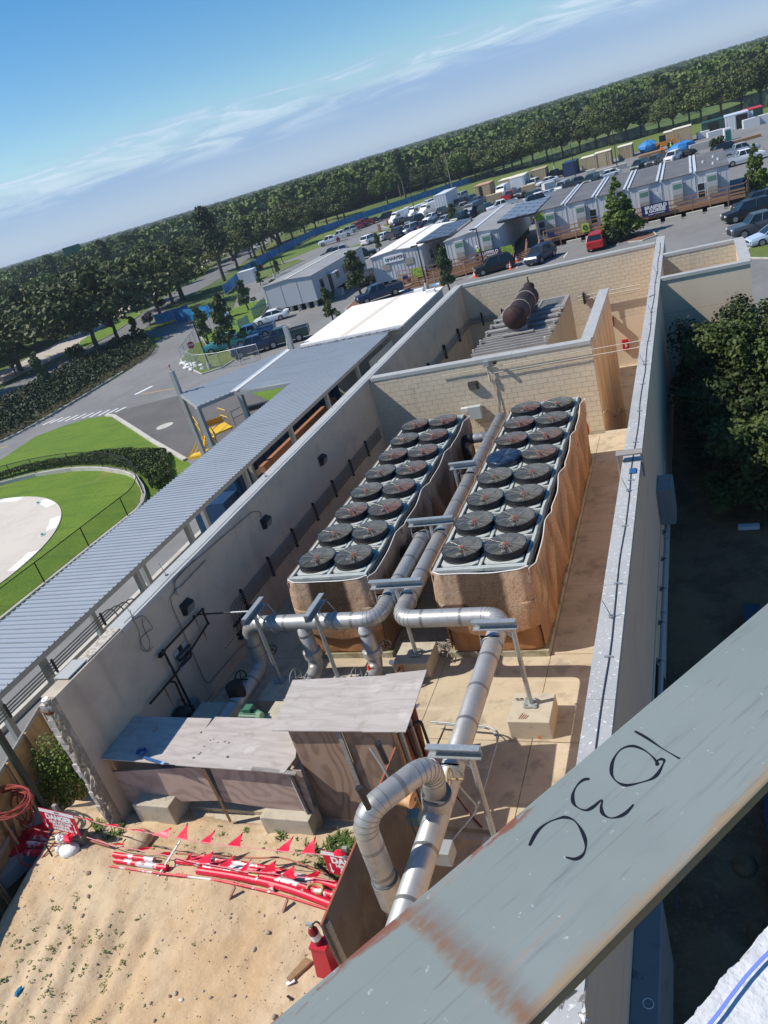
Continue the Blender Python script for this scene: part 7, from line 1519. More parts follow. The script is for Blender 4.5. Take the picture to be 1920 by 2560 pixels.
CARS = [('sedan','white',rw7,430,440,196,'white sedan with dark roof glass parked facing the blue mesh panels'),
 ('pickup','blue',rw7,100,760,198,'blue pickup with an open bed behind the young trees'),('pickup','navy',rw7,190,970,208,'dark blue pickup with bright chrome front by the silver fence'),
 ('pickup','green',rw7,650,830,200,'dark green pickup beside the tall canopy post'),('pickup','teal',r54,160,250,196,'teal pickup half hidden by the small tree at the silver fence'),
 ('pickup','navy',r88,330,500,215,'dark navy pickup in front of the accessible bays'),('suv','black',rb,480,1035,200,'dark SUV half hidden by the far wall coping'),
 ('suv','navy',rb,680,990,250,'dark blue SUV in front of the wooden ramp'),('suv','red',r14,390,960,88,'red and black SUV beside the cypress tree'),
 ('suv','black',rbk,1250,930,192,'black SUV farther of the two black ones at the right edge'),('suv','black',rbk,1000,1180,194,'black SUV with dark wheels nearer of the two at the right edge'),
 ('pickup','grey',rbk,1420,1560,194,'dark grey pickup beside the cones at the right edge'),('sedan','lightblue',rbk,1800,1800,194,'pale blue sedan cut by the right edge'),
 ('pickup','white',r5,1430,560,12,'white crew cab pickup at the right end of the big office trailer'),('pickup','silver',r5,1390,490,12,'silver pickup behind the white crew cab'),('suv','black',r5,1290,460,12,'black SUV half hidden behind the big trailer roof'),
 ('pickup','white',r78,225,505,200,'white pickup with a long bed on the grass edge, farthest left'),('pickup','white',r78,345,440,200,'white pickup with a dark grille behind the farthest left one'),('suv','silver',r78,425,392,200,'silver SUV third in the row by the blue fence'),
 ('suv','red',r78,500,350,200,'bright red SUV in the row by the blue fence'),('sedan','maroon',r78,540,335,200,'dark red car behind the bright red SUV'),('pickup','red',r78,590,312,200,'red pickup in the row by the blue fence'),('pickup','navy',r78,640,290,200,'dark navy pickup at the right end of the fence row'),
 ('suv','black',r78,850,230,200,'black jeep-like SUV alone by the blue fence'),('van','white',r78,1025,255,238,'white panel van behind the red box on the island'),('pickup','black',r78,1030,305,245,'black pickup in front of the white panel van'),('pickup','white',r78,1130,165,240,'white pickup left of the dark lamp post'),
 ('van','white',r78,1230,190,240,'white van behind the dark lamp post'),('van','white',r78,1360,165,245,'white van next to the box truck'),('suv','white',r78,1345,85,245,'white SUV with a roof rack behind the vans'),('suv','green',r78,1190,275,245,'dark SUV in front of the lamp post'),('sedan','white',r78,1385,235,250,'white sedan in front of the vans'),
 ('sedan','maroon',r78,1270,335,255,'dark red sedan right of the lamp post'),('sedan','grey',r78,1405,305,255,'dark grey sedan next to the dark red one'),('suv','white',r78,670,500,80,'white SUV with dark rear glass left of the young tree'),('sedan','white',r78,845,455,80,'white sedan between the white SUV and the dark pickup'),
 ('pickup','grey',r78,990,430,80,'dark grey pickup with its tailgate to us behind the white roof'),('suv','silver',r78,1140,380,250,'grey SUV with a sunshade in its windscreen'),('sedan','silver',r78,1545,265,250,'silver sedan right of the white sedan'),
 ('suv','black',r78,240,655,195,'black SUV behind the grey trailer roof'),('suv','silver',r78,300,640,195,'silver SUV behind the grey trailer'),('pickup','white',r78,320,760,250,'white pickup between the grey trailer and the tree'),('pickup','black',r78,570,690,20,'black pickup behind the leafy tree'),
 ('pickup','grey',r78,330,970,260,'dark pickup in the shade of the grey trailer'),('pickup','black',r78,690,950,260,'black truck nose beside the corner of the sign trailer'),('pickup','green',r2,960,460,262,'dark truck in front of the tall white box'),
 ('pickup','grey',r3,260,620,250,'brown-grey pickup right of the dark SUV behind the middle trailer'),('suv','navy',r3,155,600,250,'dark blue SUV behind the middle trailer'),('pickup','beige',r3,90,690,20,'beige pickup in front of the dark blue SUV'),('van','navy',r3,210,740,255,'dark blue minivan behind the middle trailer roof'),
 ('suv','green',r3,360,700,75,'dark green SUV with red lights behind the middle trailer roof'),('suv','green',r3,60,800,250,'dark green SUV by the dark panelled roof'),('suv','silver',r3,60,550,250,'silver SUV beside the tall white box'),('pickup','black',r3,50,640,250,'black and white pickup in front of the silver SUV'),
 ('sedan','grey',r3,500,650,250,'dark sedan in front of the timber crate'),('pickup','white',r3,540,670,200,'white pickup half hidden by the middle trailer roof'),('van','white',r3,550,520,265,'white van in front of the cream sheds'),('pickup','red',r3,640,555,80,'red pickup in the middle of the far lot'),
 ('pickup','grey',r3,800,510,250,'grey-purple pickup behind the pale timber rack'),('suv','green',r3,893,565,250,'dark green SUV behind the panelled roof'),('sedan','lightblue',r3,1060,540,255,'light blue car at the left end of the big roof'),('suv','white',r3,897,405,262,'white SUV in front of the brown shed'),
 ('sedan','white',r3,1055,375,200,'white sedan beside the white barrel'),('pickup','black',r3,1160,300,200,'black truck beside the navy container'),('suv','silver',r3,1235,450,255,'silver-blue car behind the big roof ridge'),('pickup','grey',r3,1400,410,20,'dark pickup behind the tall lamp post'),('suv','green',r3,1565,370,255,'dark green car behind the big roof'),
 ('suv','black',r3,880,620,200,'black car behind the panelled roof'),('pickup','white',r3,975,590,200,'white pickup at the left corner of the big roof'),('suv','green',r5,450,620,250,'dark green pickup behind the big roof, right of the rubble'),('pickup','grey',r5,605,580,250,'dark car behind the fourth white seam of the big roof'),
 ('suv','white',r5,765,540,250,'white car under the blue tarps'),('sedan','white',r5,150,700,200,'white car over the first white seam of the big roof'),('sedan','white',c_ if False else r44,650,470,200,'white car passing behind the blue fence under the trees'),('pickup','white',r3,830,790,20,'white pickup seen through the gap under the panelled roof')]
for kd,col,f_,x,y,hd,lb in CARS:
    p = G(*f_(x,y),0.0); vehicle(kd,col,(p.x,p.y,.02),hd,lb)
# box truck body,loader
def boxthing(name,label,cat,x0,x1,y0,y1,z0,z1,mt,rib=None,roof=None,door=None,group=None,rz=0.0,parts=()):
    cx,cy_ = (x0+x1)/2,(y0+y1)/2; t = thing(name,label,cat,(cx,cy_,0),rz,group); a,c = (x1-x0)/2,(y1-y0)/2
    b = MB(); b.box(-a,a,-c,c,z0,z1-.05); b.build('wall',mt,t,local=True)
    b = MB(); b.box(-a-.06,a+.06,-c-.06,c+.06,z1-.05,z1+.03); b.build('roof',roof or mt,t,local=True)
    if rib:
        b = MB(); n = int(2*a/rib)
        for k in range(n): b.box(-a+rib*(k+.3),-a+rib*(k+.6),-c-.04,-c,z0,z1-.06)
        for s_ in (-1,1):
            for k in range(int(2*c/rib)): b.box(s_*a-(.04 if s_ < 0 else 0),s_*a+(.04 if s_ > 0 else 0),-c+rib*(k+.3),-c+rib*(k+.6),z0,z1-.06)
        b.build('wall_ribs',mt,t,local=True,kind='stuff')
    if door: b = MB(); b.box(-a+2*a*door[0],-a+2*a*door[1],-c-.07,-c-.04,z0,z1-.25); b.build('door',door[2],t,local=True)  # in the interior material this panel paints the shade of an open doorway
    return t
m_plypale = mat('pale_plywood',(0.46,0.36,0.22),[('fine',(3,3,.8),.45,.7,(0.34,0.26,0.16),.8)],rough=.9); m_cream = mat('cream_roof',(0.72,0.66,0.52),rough=.8); m_shadeint = mat('shaded_interior',(0.015,0.015,0.015),rough=.9)  # near-black interior colour stands in for shade in doorways and under trailers
m_wpan = mat('white_panel',(0.62,0.64,0.66),[('fine',2,.5,.7,(0.52,0.54,0.56),.5)],rough=.5); m_navyc = mat('navy_container',(0.02,0.04,0.10),rough=.5); m_dgc = mat('dark_green_container',(0.02,0.07,0.055),rough=.6)
boxthing('truck_box','tall white box of a box truck in the middle of the lot','truck box',-51.6,-48.9,172.4,182.5,1.0,4.1,m_wpan,.6)
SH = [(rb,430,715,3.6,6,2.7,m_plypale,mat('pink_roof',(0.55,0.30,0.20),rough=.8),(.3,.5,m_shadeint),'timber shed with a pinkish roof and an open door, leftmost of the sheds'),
 (rb,545,690,4.5,5,2.7,m_plypale,m_cream,None,'cream-roofed timber shed behind the white van'),(rb,583,690,3.0,7,3.0,m_wpan,m_cream,(.1,.9,m_wpan),'white double-door shed next to the cream-roofed one'),(rb,672,655,3.3,5,2.9,m_plypale,m_plypale,None,'plain tan shed between the white shed and the navy container'),
 (rb,806,622,2.8,6,2.7,m_navyc,m_navyc,(.1,.9,m_navyc),'navy blue shipping container with white marks on its doors'),(rb,890,598,3.2,4.5,2.7,m_plypale,m_cream,None,'left of two grey-sided timber sheds right of the navy container'),(rb,950,582,3.4,4.5,2.9,m_plypale,m_cream,(.2,.7,m_plypale),'right of two grey-sided timber sheds, with small blue windows'),
 (rb,1045,548,3.0,5,2.6,m_plypale,m_cream,None,'timber shed standing alone behind the big trailer'),(rb,1243,480,3.0,5,2.4,m_plypale,m_cream,None,'low timber shed behind the yellow loader'),(rb,1293,485,3.6,4.5,3.2,m_plypale,m_cream,None,'tall cream-roofed timber shed beside the loader'),
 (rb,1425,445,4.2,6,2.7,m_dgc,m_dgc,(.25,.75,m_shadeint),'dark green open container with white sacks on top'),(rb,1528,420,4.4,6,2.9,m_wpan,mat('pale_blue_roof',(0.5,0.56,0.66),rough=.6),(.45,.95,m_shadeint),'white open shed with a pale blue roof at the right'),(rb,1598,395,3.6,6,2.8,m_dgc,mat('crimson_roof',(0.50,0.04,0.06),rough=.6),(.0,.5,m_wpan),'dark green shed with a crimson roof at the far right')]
for f_,x,y,w_,d_,h_,mw,mr,dr,lb in SH:
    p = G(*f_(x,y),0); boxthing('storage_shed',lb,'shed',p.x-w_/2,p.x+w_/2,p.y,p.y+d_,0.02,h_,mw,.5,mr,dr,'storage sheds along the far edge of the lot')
def small(name,f_,x,y,sz,mt,label,cat,rz=0,jit=0,z=0):
    p = G(*f_(x,y),0); b = MB()
    if jit: b.ball((p.x,p.y,z+sz[2]*.45),(sz[0]/2,sz[1]/2,sz[2]/2),10,7,jit)
    else: b.obox((p.x,p.y,z+sz[2]/2),sz,rad(rz))
    return tag(b.build(name,mt),label,cat)
m_tarp = mat('blue_tarp',(0.03,0.20,0.50),[('fine',1,.5,.7,(0.10,0.35,0.65),.6)],rough=.5,bump=(.8,2,.2))
small('tarp_pile',r5,540,450,(4.2,3,2.4),m_tarp,'blue tarpaulin draped over a pile left of the yellow loader','tarpaulin',0,.12); small('tarp_pile',r5,860,460,(5,3.4,2.2),m_tarp,'blue tarpaulin heap right of the yellow loader','tarpaulin',0,.14); small('rubble_heap',r5,910,490,(3,2,1.2),m_trim,'dark heap beside the right blue tarpaulin','heap',0,.2)
p = G(*r5(690,430),0); LD = thing('wheel_loader','yellow construction loader between the blue tarpaulins','loader',p); m_ly = PAINT['orange']
for q,mt_,nm in (((0,0,1.2,3.4,1.6,1.0),m_ly,'body'),((-.3,0,2.2,1.3,1.3,1.3),m_glass,'cab'),((2.4,0,.6,1.0,2.2,.9),m_ly,'bucket'),((1.5,.0,1.6,1.8,.4,.3),m_ly,'arm')): b = MB(); b.obox(q[:3],q[3:]); b.build(nm,mt_,LD,local=True)
for sx in (-1.1,1.1):
    for sy_ in (-.9,.9): b = MB(); b.cyl((sx,sy_-.2,.65),(sx,sy_+.2,.65),.65,n=14); b.build('wheel',m_tyre,LD,local=True)
m_lum = mat('lumber_stack',(0.30,0.17,0.09),[('fine',(8,1,8),.45,.7,(0.4,0.26,0.14),.7)],rough=.9)
m_cmb = mat('concrete_block',(0.50,0.47,0.41),[('fine',2,.5,.7,(0.38,0.36,0.32),.6)],rough=.9); m_sack = mat('pale_sack',(0.56,0.57,0.58),rough=.8)
for q in [('lumber_stack',r5,560,500,(5,3,.9),m_lum,'stack of reddish lumber in front of the left blue tarpaulin','lumber',8),('lumber_stack',r5,1430,350,(5.5,1.2,.5),m_lum,'long dark lumber stack on the far right of the lot','lumber',12),('concrete_barrier',r5,1060,425,(5.2,.7,1.3),m_cmb,'long pale concrete block beside the round shrub','barrier',10),
 ('sack_pile',r5,1160,300,(3.0,2,1.0),m_sack,'white sacks on a tilted board by the green container','sacks',10),('sack_pile',r5,1500,215,(3,2,1.6),m_sack,'pile of grey wrapped pallets in front of the crimson-roofed shed','sacks',5),('sack_pile',r5,1620,180,(3.4,2,1.6),m_sack,'grey wrapped pallets at the right edge','sacks',5),('sack_pile',r5,1050,320,(2.4,2,1.3),m_sack,'white sacks left of the green container','sacks',5),
 ('pallet_stack',r5,180,640,(6,1.2,.9),m_cmb,'row of grey concrete blocks behind the big roof','blocks',14),('pallet_stack',r5,60,670,(2,1.2,.8),m_trim,'dark machine parts behind the big roof','machine',14),('crate',r3,460,600,(3.2,2.2,2.0),m_plypale,'pale timber crate rack behind the middle trailer','crate',10),('crate',r3,850,500,(2.8,2,2.0),m_plypale,'pale timber rack beside the grey-purple pickup','crate',10),('pipe_bundle',r3,1075,420,(2.4,1.6,1.2),m_sack,'bundle of white pipes beside the light blue car','pipes',30),('barrel',r3,1157,335,(.7,.7,1.0),m_sack,'white barrel beside the black truck','barrel',0),('crate',r3,1565,310,(1.8,1.4,1.7),m_cmb,'grey steel mesh crate behind the big roof','crate',8),('white_container',r3,700,850,(2.2,3,2.4),m_wpan,'white box seen under the panelled roof','container',0),('red_bin',r3,790,850,(2.4,1.8,1.5),PAINT['maroon'],'dark red bin seen under the panelled roof','bin',0),
 ('red_box',r78,910,285,(1.4,1.2,1.2),PAINT['red'],'bright red box on the parking island','box',8),('equipment_shed',r44,585,690,(3.2,2.6,2.4),m_wpan,'small white equipment cabinet by the blue fence','cabinet',12),('brown_post',r78,790,380,(.5,.5,1.9),m_lum,'short brown post on the parking island','post',0),('red_box',r44,658,605,(.8,.8,1.0),PAINT['red'],'small red bin right of the portable toilet','bin',0)]:
    small(*q[:8],rz=q[8])
def toilet(f_,x,y,label):
    p = G(*f_(x,y),0); t = thing('portable_toilet',label,'portable toilet',p,rad(12),'portable toilets'); mg_ = mat('toilet_green',(0.015,0.16,0.15),rough=.5)
    b = MB(); b.box(-.6,.6,-.6,.6,0,2.1); b.build('cabin',m_wpan if 'white' in label else mg_,t,local=True); b = MB(); b.box(-.45,.45,-.63,-.6,.1,1.9); b.build('door',mg_,t,local=True); b = MB(); b.hexa([(-.62,-.62,2.1),(.62,-.62,2.1),(.62,.62,2.1),(-.62,.62,2.1),(-.5,-.5,2.35),(.5,-.5,2.35),(.5,.5,2.35),(-.5,.5,2.35)]); b.build('roof',m_sack,t,local=True)
toilet(r44,625,615,'green portable toilet at the end of the blue fence'); toilet(r5,1280,350,'teal portable toilet with a white corner in front of the far containers')
cone_spots = [(r14,0,0)]
for f_,x,y,lb in [(rbk,1275,1600,'traffic cone in front of the grey pickup door, taller of the pair'),(rbk,1352,1565,'traffic cone right behind the taller one at the grey pickup'),(rb,556,995,'left of two cones under the navy banner'),(rb,575,992,'right of two cones under the navy banner'),(rb,548,1025,'cone just above the far wall coping'),(rb,730,944,'cone at the foot of the ramp stairs'),(r88,1185,210,'cone standing against the brown ramp boards'),(r88,1425,245,'cone left of the lamp post base'),(r88,1030,345,'red cone on the blue bay symbol'),(r5,1375,430,'cone behind the white crew cab pickup'),(rb,393,1055,'cone beside the white bay line')]:
    p = G(*f_(x,y),0); cone((p.x,p.y,0),lb,.9)
# ================================================================== OFFICE TRAILERS,DECK,SIGNS
m_tw = mat('trailer_white',(0.50,0.52,0.545),[('noise',(.6,.6,.2),.45,.7,(0.43,0.45,0.475),.7)],rough=.6); m_tr = mat('trailer_roof_grey',(0.115,0.115,0.12),[('noise',.4,.4,.65,(0.16,0.16,0.165),.8),('fine',3,.56,.68,(0.30,0.30,0.31),.5)],rough=.8); m_tr2 = mat('trailer_roof_pale',(0.26,0.265,0.27),[('noise',.4,.4,.65,(0.32,0.325,0.33),.8)],rough=.8)
m_seam = mat('seam_white',(0.55,0.58,0.62),rough=.5); m_win = mat('window_dark',(0.02,0.022,0.025),rough=.15); m_ac = mat('ac_grey',(0.40,0.42,0.42),rough=.5); m_acg = mat('ac_green',(0.10,0.22,0.16),rough=.5); m_grl = mat('grill_tan',(0.30,0.29,0.25),rough=.7)
def trailer(label,x0,x1,y0,y1,ze,pk,mw,mr,ridge,z0=.85,rib=.45):
    t = thing('office_trailer',label,'office trailer',((x0+x1)/2,(y0+y1)/2,0)); xm = (x0+x1)/2
    b = MB(); b.add([(x0,y0,z0),(x1,y0,z0),(x1,y0,ze-.03),(xm,y0,ze+pk-.03),(x0,y0,ze-.03),(x0,y1,z0),(x1,y1,z0),(x1,y1,ze-.03),(xm,y1,ze+pk-.03),(x0,y1,ze-.03)],[(0,1,2,3,4),(9,8,7,6,5),(0,4,9,5),(1,6,7,2),(5,6,1,0)]); b.build('wall',mw,t)
    for s_ in ((x0-.15,xm,ze,ze+pk),(xm,x1+.15,ze+pk,ze)): b = MB(); b.hexa([(s_[0],y0-.15,s_[2]-.03),(s_[1],y0-.15,s_[3]-.03),(s_[1],y1+.15,s_[3]-.03),(s_[0],y1+.15,s_[2]-.03),(s_[0],y0-.15,s_[2]+.05),(s_[1],y0-.15,s_[3]+.05),(s_[1],y1+.15,s_[3]+.05),(s_[0],y1+.15,s_[2]+.05)]); b.build('roof',mr,t)
    if ridge: b = MB(); b.box(xm-.22,xm+.22,y0-.16,y1+.16,ze+pk+.03,ze+pk+.09); b.build('ridge_strip',ridge,t)
    b = MB(); k = x0+.1
    while k < x1-.05: b.box(k,k+.05,y0-.035,y0,z0,ze-.02); k += rib
    k = y0+.1
    while k < y1: b.box(x1,x1+.03,k,k+.05,z0,ze-.06); k += rib*2
    b.build('siding_ribs',mw,t,kind='stuff')
    for k in range(6): b = MB(); b.box(x0+.4+(x1-x0-1.2)*k/5,x0+.8+(x1-x0-1.2)*k/5,y0+.2,y0+.6,0,z0); b.build('support_block',m_cmb,t)
    b = MB(); b.box(x0+.3,x1-.3,y0+1.0,y1-.5,.0,z0); b.build('underfloor_shade',m_shadeint,t)  # black box added to paint the shade below the trailer floor
    return t
def win(t,x,y0,z0,w_,h_,mt=None,fr=m_seam,split=False):
    b = MB(); b.box(x,x+w_,y0-.06,y0-.03,z0,z0+h_); f = b.build('window',fr,t); b = MB()
    if split: b.box(x+.08,x+w_-.08,y0-.075,y0-.06,z0+.08,z0+h_*.48); b.build('pane',mt or m_win,f); b = MB(); b.box(x+.08,x+w_-.08,y0-.075,y0-.06,z0+h_*.54,z0+h_-.08)
    else: b.box(x+.08,x+w_-.08,y0-.075,y0-.06,z0+.08,z0+h_-.08)
    b.build('pane',mt or m_win,f)
def ac(t,x,y0):
    b = MB(); b.box(x,x+1.15,y0-.55,y0-.04,1.55,3.75); u = b.build('air_conditioner',m_ac,t,bev=.03); b = MB(); b.box(x+.15,x+1.0,y0-.57,y0-.55,3.05,3.5); b.build('panel',m_acg,u); b = MB(); b.box(x+.08,x+1.07,y0-.57,y0-.55,1.65,2.45); b.build('grille',m_grl,u)
HP = trailer('white office trailer with a company sign and bright white roof',-38.3,-31.5,95.2,113,4.1,.30,m_tw,m_wroof,mat('seam_tan',(0.66,0.58,0.48)))
win(HP,-37.0,95.2,2.1,1.1,.8,m_grl,m_grl); win(HP,-33.9,95.2,2.25,1.2,.85,m_grl,m_grl); b = MB(); b.box(-31.5,-31.44,98.5,99.5,1.9,2.9); b.build('window',m_win,HP); b = MB(); b.box(-31.5,-31.44,102,103,.95,3.0); b.build('door',m_trim,HP)
sg = thing('company_sign','white HARPER sign with a green round logo on the white trailer','sign',(-35.2,95.1,3.5)); b = MB(); b.box(-36.5,-33.9,95.08,95.15,3.0,3.85); b.build('board',m_seam if False else m_swht,sg)
m_txt = mat('sign_text_dark',(0.03,0.03,0.04),rough=.5); lettering(sg,'HARPER',.58,(-34.95,95.075,3.42),(1,0,0),(0,0,1),m_txt,.018)
b = MB(); b.tube([(-36.18+.16*math.cos(a),95.07,3.42+.16*math.sin(a)) for a in np.linspace(0,6.28,17)[:-1]],.05,6,closed=True); b.build('logo_ring',mat('logo_green',(0.03,0.30,0.20),rough=.5),sg)
MT = trailer('grey-roofed office trailer between the sign trailer and the long one',-28.2,-21.6,94.6,115.5,3.95,.35,m_tw,m_tr2,m_seam)
ac(MT,-27.0,94.6); ac(MT,-23.6,94.6)
LT = trailer('plain grey-white office trailer on the left, with steps on its side',-53.1,-45.9,92.9,112,4.0,.28,mat('trailer_grey',(0.40,0.42,0.45),rough=.6),m_tr2,mat('ridge_cream',(0.6,0.57,0.48),rough=.8),rib=2.4)
for k in range(6): b = MB(); b.box(-45.9,-45.83,95+k*2.8,96+k*2.8,1.9 if k != 1 else .9,3.0); b.build('window',m_win if k != 1 else m_trim,LT)
for k in range(4): b = MB(); b.box(-45.8,-44.6,97.6+k*.3,97.9+k*.3,0,.22*(k+1)); b.build('step',m_ac,LT)
b = MB(); b.box(-45.8,-44.7,97.4,99.2,3.1,3.2); b.build('door_awning',m_seam,LT)
# long trailer: six modules side by side
BT = thing('office_trailer','long white office trailer with a dark roof and five white roof seams','office trailer',(-7.3,108.7,0)); x0,x1,y0,y1 = -18.1,3.4,99.8,117.7; mw_ = (x1-x0)/6
b = MB(); b.box(x0,x1,y0,y1,.85,4.15); b.build('wall',m_tw,BT); b = MB(); b.box(x0+.5,x1-.5,y0+.6,y1-.5,0,.85); b.build('underfloor_shade',m_shadeint,BT)
for k in range(6): b = MB(); b.box(x0+mw_*k-(.12 if k == 0 else -.22),x0+mw_*(k+1)+(.12 if k == 5 else -.22),y0-.15,y1+.15,4.15,4.25); b.build('roof',m_tr,BT)
for k in range(1,6):
    for s_ in (-.36,.12): b = MB(); b.box(x0+mw_*k+s_,x0+mw_*k+s_+.24,y0-.18,y1+.18,4.252,4.36); b.build('roof_seam',m_seam,BT)
for k in range(6): ac(BT,x0+mw_*k+1.25,y0); b = MB(); b.box(x0+mw_*(k+.0)+.02,x0+mw_*k+.14,y0-.05,y0,.85,4.1); b.build('corner_trim',m_seam,BT)
for k in (0,1,2,5): win(BT,x0+mw_*k+(.25 if k == 0 else 2.75 if k < 5 else .25),y0,1.3,.85,1.7,split=True)
win(BT,x0+mw_*4-.9,y0,1.1,.9,2.0,m_seam)
b = MB(); k = x0+.2
while k < x1: b.box(k,k+.03,y0-.025,y0,.85,4.1); k += .6
b.build('siding_ribs',m_tw,BT,kind='stuff')
for q in [(2.0,103),(2.6,106),(2.2,110),(-.4,103.5),(1.0,107)]: b = MB(); b.lathe((q[0],q[1],4.25),[(.16,0),(.14,.25)],10); b.build('roof_vent',m_seam,BT)
# green notice on the corner,panelled canopies
m_lime = mat('lime_banner',(0.30,0.45,0.04),[('cell',5,.5,.55,(0.12,0.22,0.05),.6)],rough=.6); b = MB(); b.box(x0+.05,x0+1.15,y0-.09,y0-.06,3.1,3.95); tag(b.build('green_notice',m_lime),'green notice board at the left corner of the long trailer','notice')
def panelroof(label,x0,x1,y0,y1,z,tilt,n,m_,c1):
    t = thing('panelled_canopy',label,'canopy',((x0+x1)/2,(y0+y1)/2,0)); k = 0
    for i in range(n):
        for j in range(m_):
            a,c = x0+(x1-x0)*i/n,x0+(x1-x0)*(i+1)/n; d,e = y0+(y1-y0)*j/m_,y0+(y1-y0)*(j+1)/m_; zz = z+tilt*(j/m_)
            b = MB(); b.box(a+.03,c-.03,d+.03,e-.03,zz,zz+.06); b.build('roof_panel',c1[(i+j) % 2],t)
    for q in ((x0+.2,y0+.2),(x1-.2,y0+.2),(x0+.2,y1-.3),(x1-.2,y1-.3)): b = MB(); b.box(q[0]-.07,q[0]+.07,q[1]-.07,q[1]+.07,0,z-.02); b.build('post',m_stud,t)
    b = MB(); b.box(x0,x1,y0,y0+.1,z-.25,z-.02); b.build('fascia',m_trim,t)
pa = mat('panel_dark',(0.05,0.06,0.085),rough=.35); pb = mat('panel_mid',(0.10,0.115,0.15),rough=.35)
panelroof('dark chequered canopy between the sign trailer and the middle trailer',-32.4,-28.1,96.5,110,4.35,.0,4,10,(pa,pb)); panelroof('blue-grey chequered canopy left of the long trailer',-22.4,-17.7,98.5,112,4.3,0,4,9,(pb,mat('panel_pale',(0.20,0.23,0.30),rough=.35)))
# deck,ramp and railings
m_dk = mat('deck_wood',(0.30,0.165,0.095),[('fine',(1,8,8),.45,.7,(0.22,0.12,0.07),.7)],rough=.85)
def deck(label,pts,zs,wd,bpost=1.9):
    t = thing('wooden_walkway',label,'walkway',(pts[0][0],pts[0][1],0))
    for i in range(len(pts)-1):
        a,c = Vector((*pts[i],zs[i])),Vector((*pts[i+1],zs[i+1])); d = (c-a); L_ = d.length; d.normalize(); s_ = Vector((-d.y,d.x,0)).normalized()
        nb = max(1,int(L_/.6))
        b = MB(); b.hexa([a-Vector((0,0,.08)),c-Vector((0,0,.08)),c+s_*wd-Vector((0,0,.08)),a+s_*wd-Vector((0,0,.08)),a,c,c+s_*wd,a+s_*wd]); b.build('deck_boards',m_dk,t)
        for h,w_ in ((1.05,.10),(.55,.18),(.18,.18),(-.22,.30)): b = MB(); b.beam(a+Vector((0,0,h)),c+Vector((0,0,h)),.05,w_); b.build('rail',m_dk,t)
        n = max(1,int(round(L_/bpost)))
        for k in range(n+1): p = a.lerp(c,k/n); b = MB(); b.beam((p.x,p.y,0),(p.x,p.y,p.z+1.1),.1,.1); b.build('post',m_dk if k % 2 else m_stud,t)
deck('brown wooden deck with railing along the front of the long trailer',[(-17.1,97.9),(4.9,98.6),(5.6,104)],[1.0,1.0,1.0],1.7)
deck('brown wooden ramp descending in front of the middle trailer',[(-34.5,93.3),(-30.6,92.6),(-20.6,93.6)],[.95,.9,.9],1.5)
deck('boarded lower ramp in front of the middle trailer',[(-33.4,91.3),(-21.8,92.0)],[.1,.85],1.3)
st = thing('wooden_stairs','wooden stairs between the two walkways at the left corner of the long trailer','stairs',(-18.8,94.8,0))
for k in range(6): b = MB(); b.box(-20.2,-17.4,94+k*.32,94.3+k*.32,.15*k,.15*k+.06); b.build('step',m_dk,st)
for x_ in (-20.3,-18.8,-17.3): b = MB(); b.beam((x_,93.9,.9),(x_,96,1.9),.08,.12); b.beam((x_,93.9,.5),(x_,96,1.5),.08,.12); b.build('rail',m_dk,st)
for k in range(8): p = Vector((-14.5+2.2*k,97.2+.08*k,0)); b = MB(); b.box(p.x,p.x+1.7,p.y-.2,p.y+.2,0,.45); tag(b.build('wheel_stop',m_cmb),'pale concrete wheel stop in the row at the foot of the long deck','wheel stop','wheel stops along the deck')
m_nvb = mat('navy_banner',(0.012,0.02,0.09),rough=.5)
for x_,y_,w_,h_,z_,lb,lines in ((-24.4,93.42,2.8,1.3,.8,'navy BRASFIELD & GORRIE banner on the wooden ramp',1),(-5.9,98.1,2.9,1.25,.95,'navy banner half hidden by the cypress on the long deck',1)):
    t = thing('company_banner',lb,'banner',(x_,y_,z_),group='navy company banners'); b = MB(); b.box(x_,x_+w_,y_-.10,y_-.07,z_,z_+h_); b.build('cloth',m_nvb,t)
    lettering(t,'BRASFIELD',.50,(x_+w_*.53,y_-.10,z_+h_*.74),(1,0,0),(0,0,1),m_swht,.02); lettering(t,'& GORRIE',.50,(x_+w_*.5,y_-.10,z_+h_*.42),(1,0,0),(0,0,1),m_swht,.02); lettering(t,'GENERAL CONTRACTORS',.15,(x_+w_*.53,y_-.10,z_+h_*.15),(1,0,0),(0,0,1),m_swht,.003)
for x_,y_,w_,h_,z_,m_,lb in ((-21.4,93.5,1.35,1.1,.95,m_lime,'lime green banner right of the navy banner on the ramp'),(-32.4,92.75,1.25,1.1,.9,m_lime,'lime green banner on the ramp corner by the sign trailer'),(-33.9,93.0,.7,.5,.9,m_nvb,'small blue notice left of the lime banner by the sign trailer'),(-25.4,93.3,.8,.6,1.1,m_sack,'small white notice left of the navy banner on the ramp'),(-16.6,97.85,.8,.6,1.2,m_nvb,'small blue notice at the left end of the long deck')):
    b = MB(); b.box(x_,x_+w_,y_-.1,y_-.06,z_,z_+h_); tag(b.build('banner',m_),lb,'banner')
t = thing('round_logo_sign','yellow-green square sign with a dark ring on the long deck','sign',(-12.2,97.95,1.2)); b = MB(); b.box(-12.7,-11.8,97.88,97.94,.9,1.85); b.build('board',m_lime if False else mat('lime_plain',(0.36,0.46,0.05)),t); b = MB(); b.tube([(-12.25+.22*math.cos(a),97.87,1.4+.22*math.sin(a)) for a in np.linspace(0,6.28,17)[:-1]],.06,6,closed=True); b.build('ring',m_nvb,t)
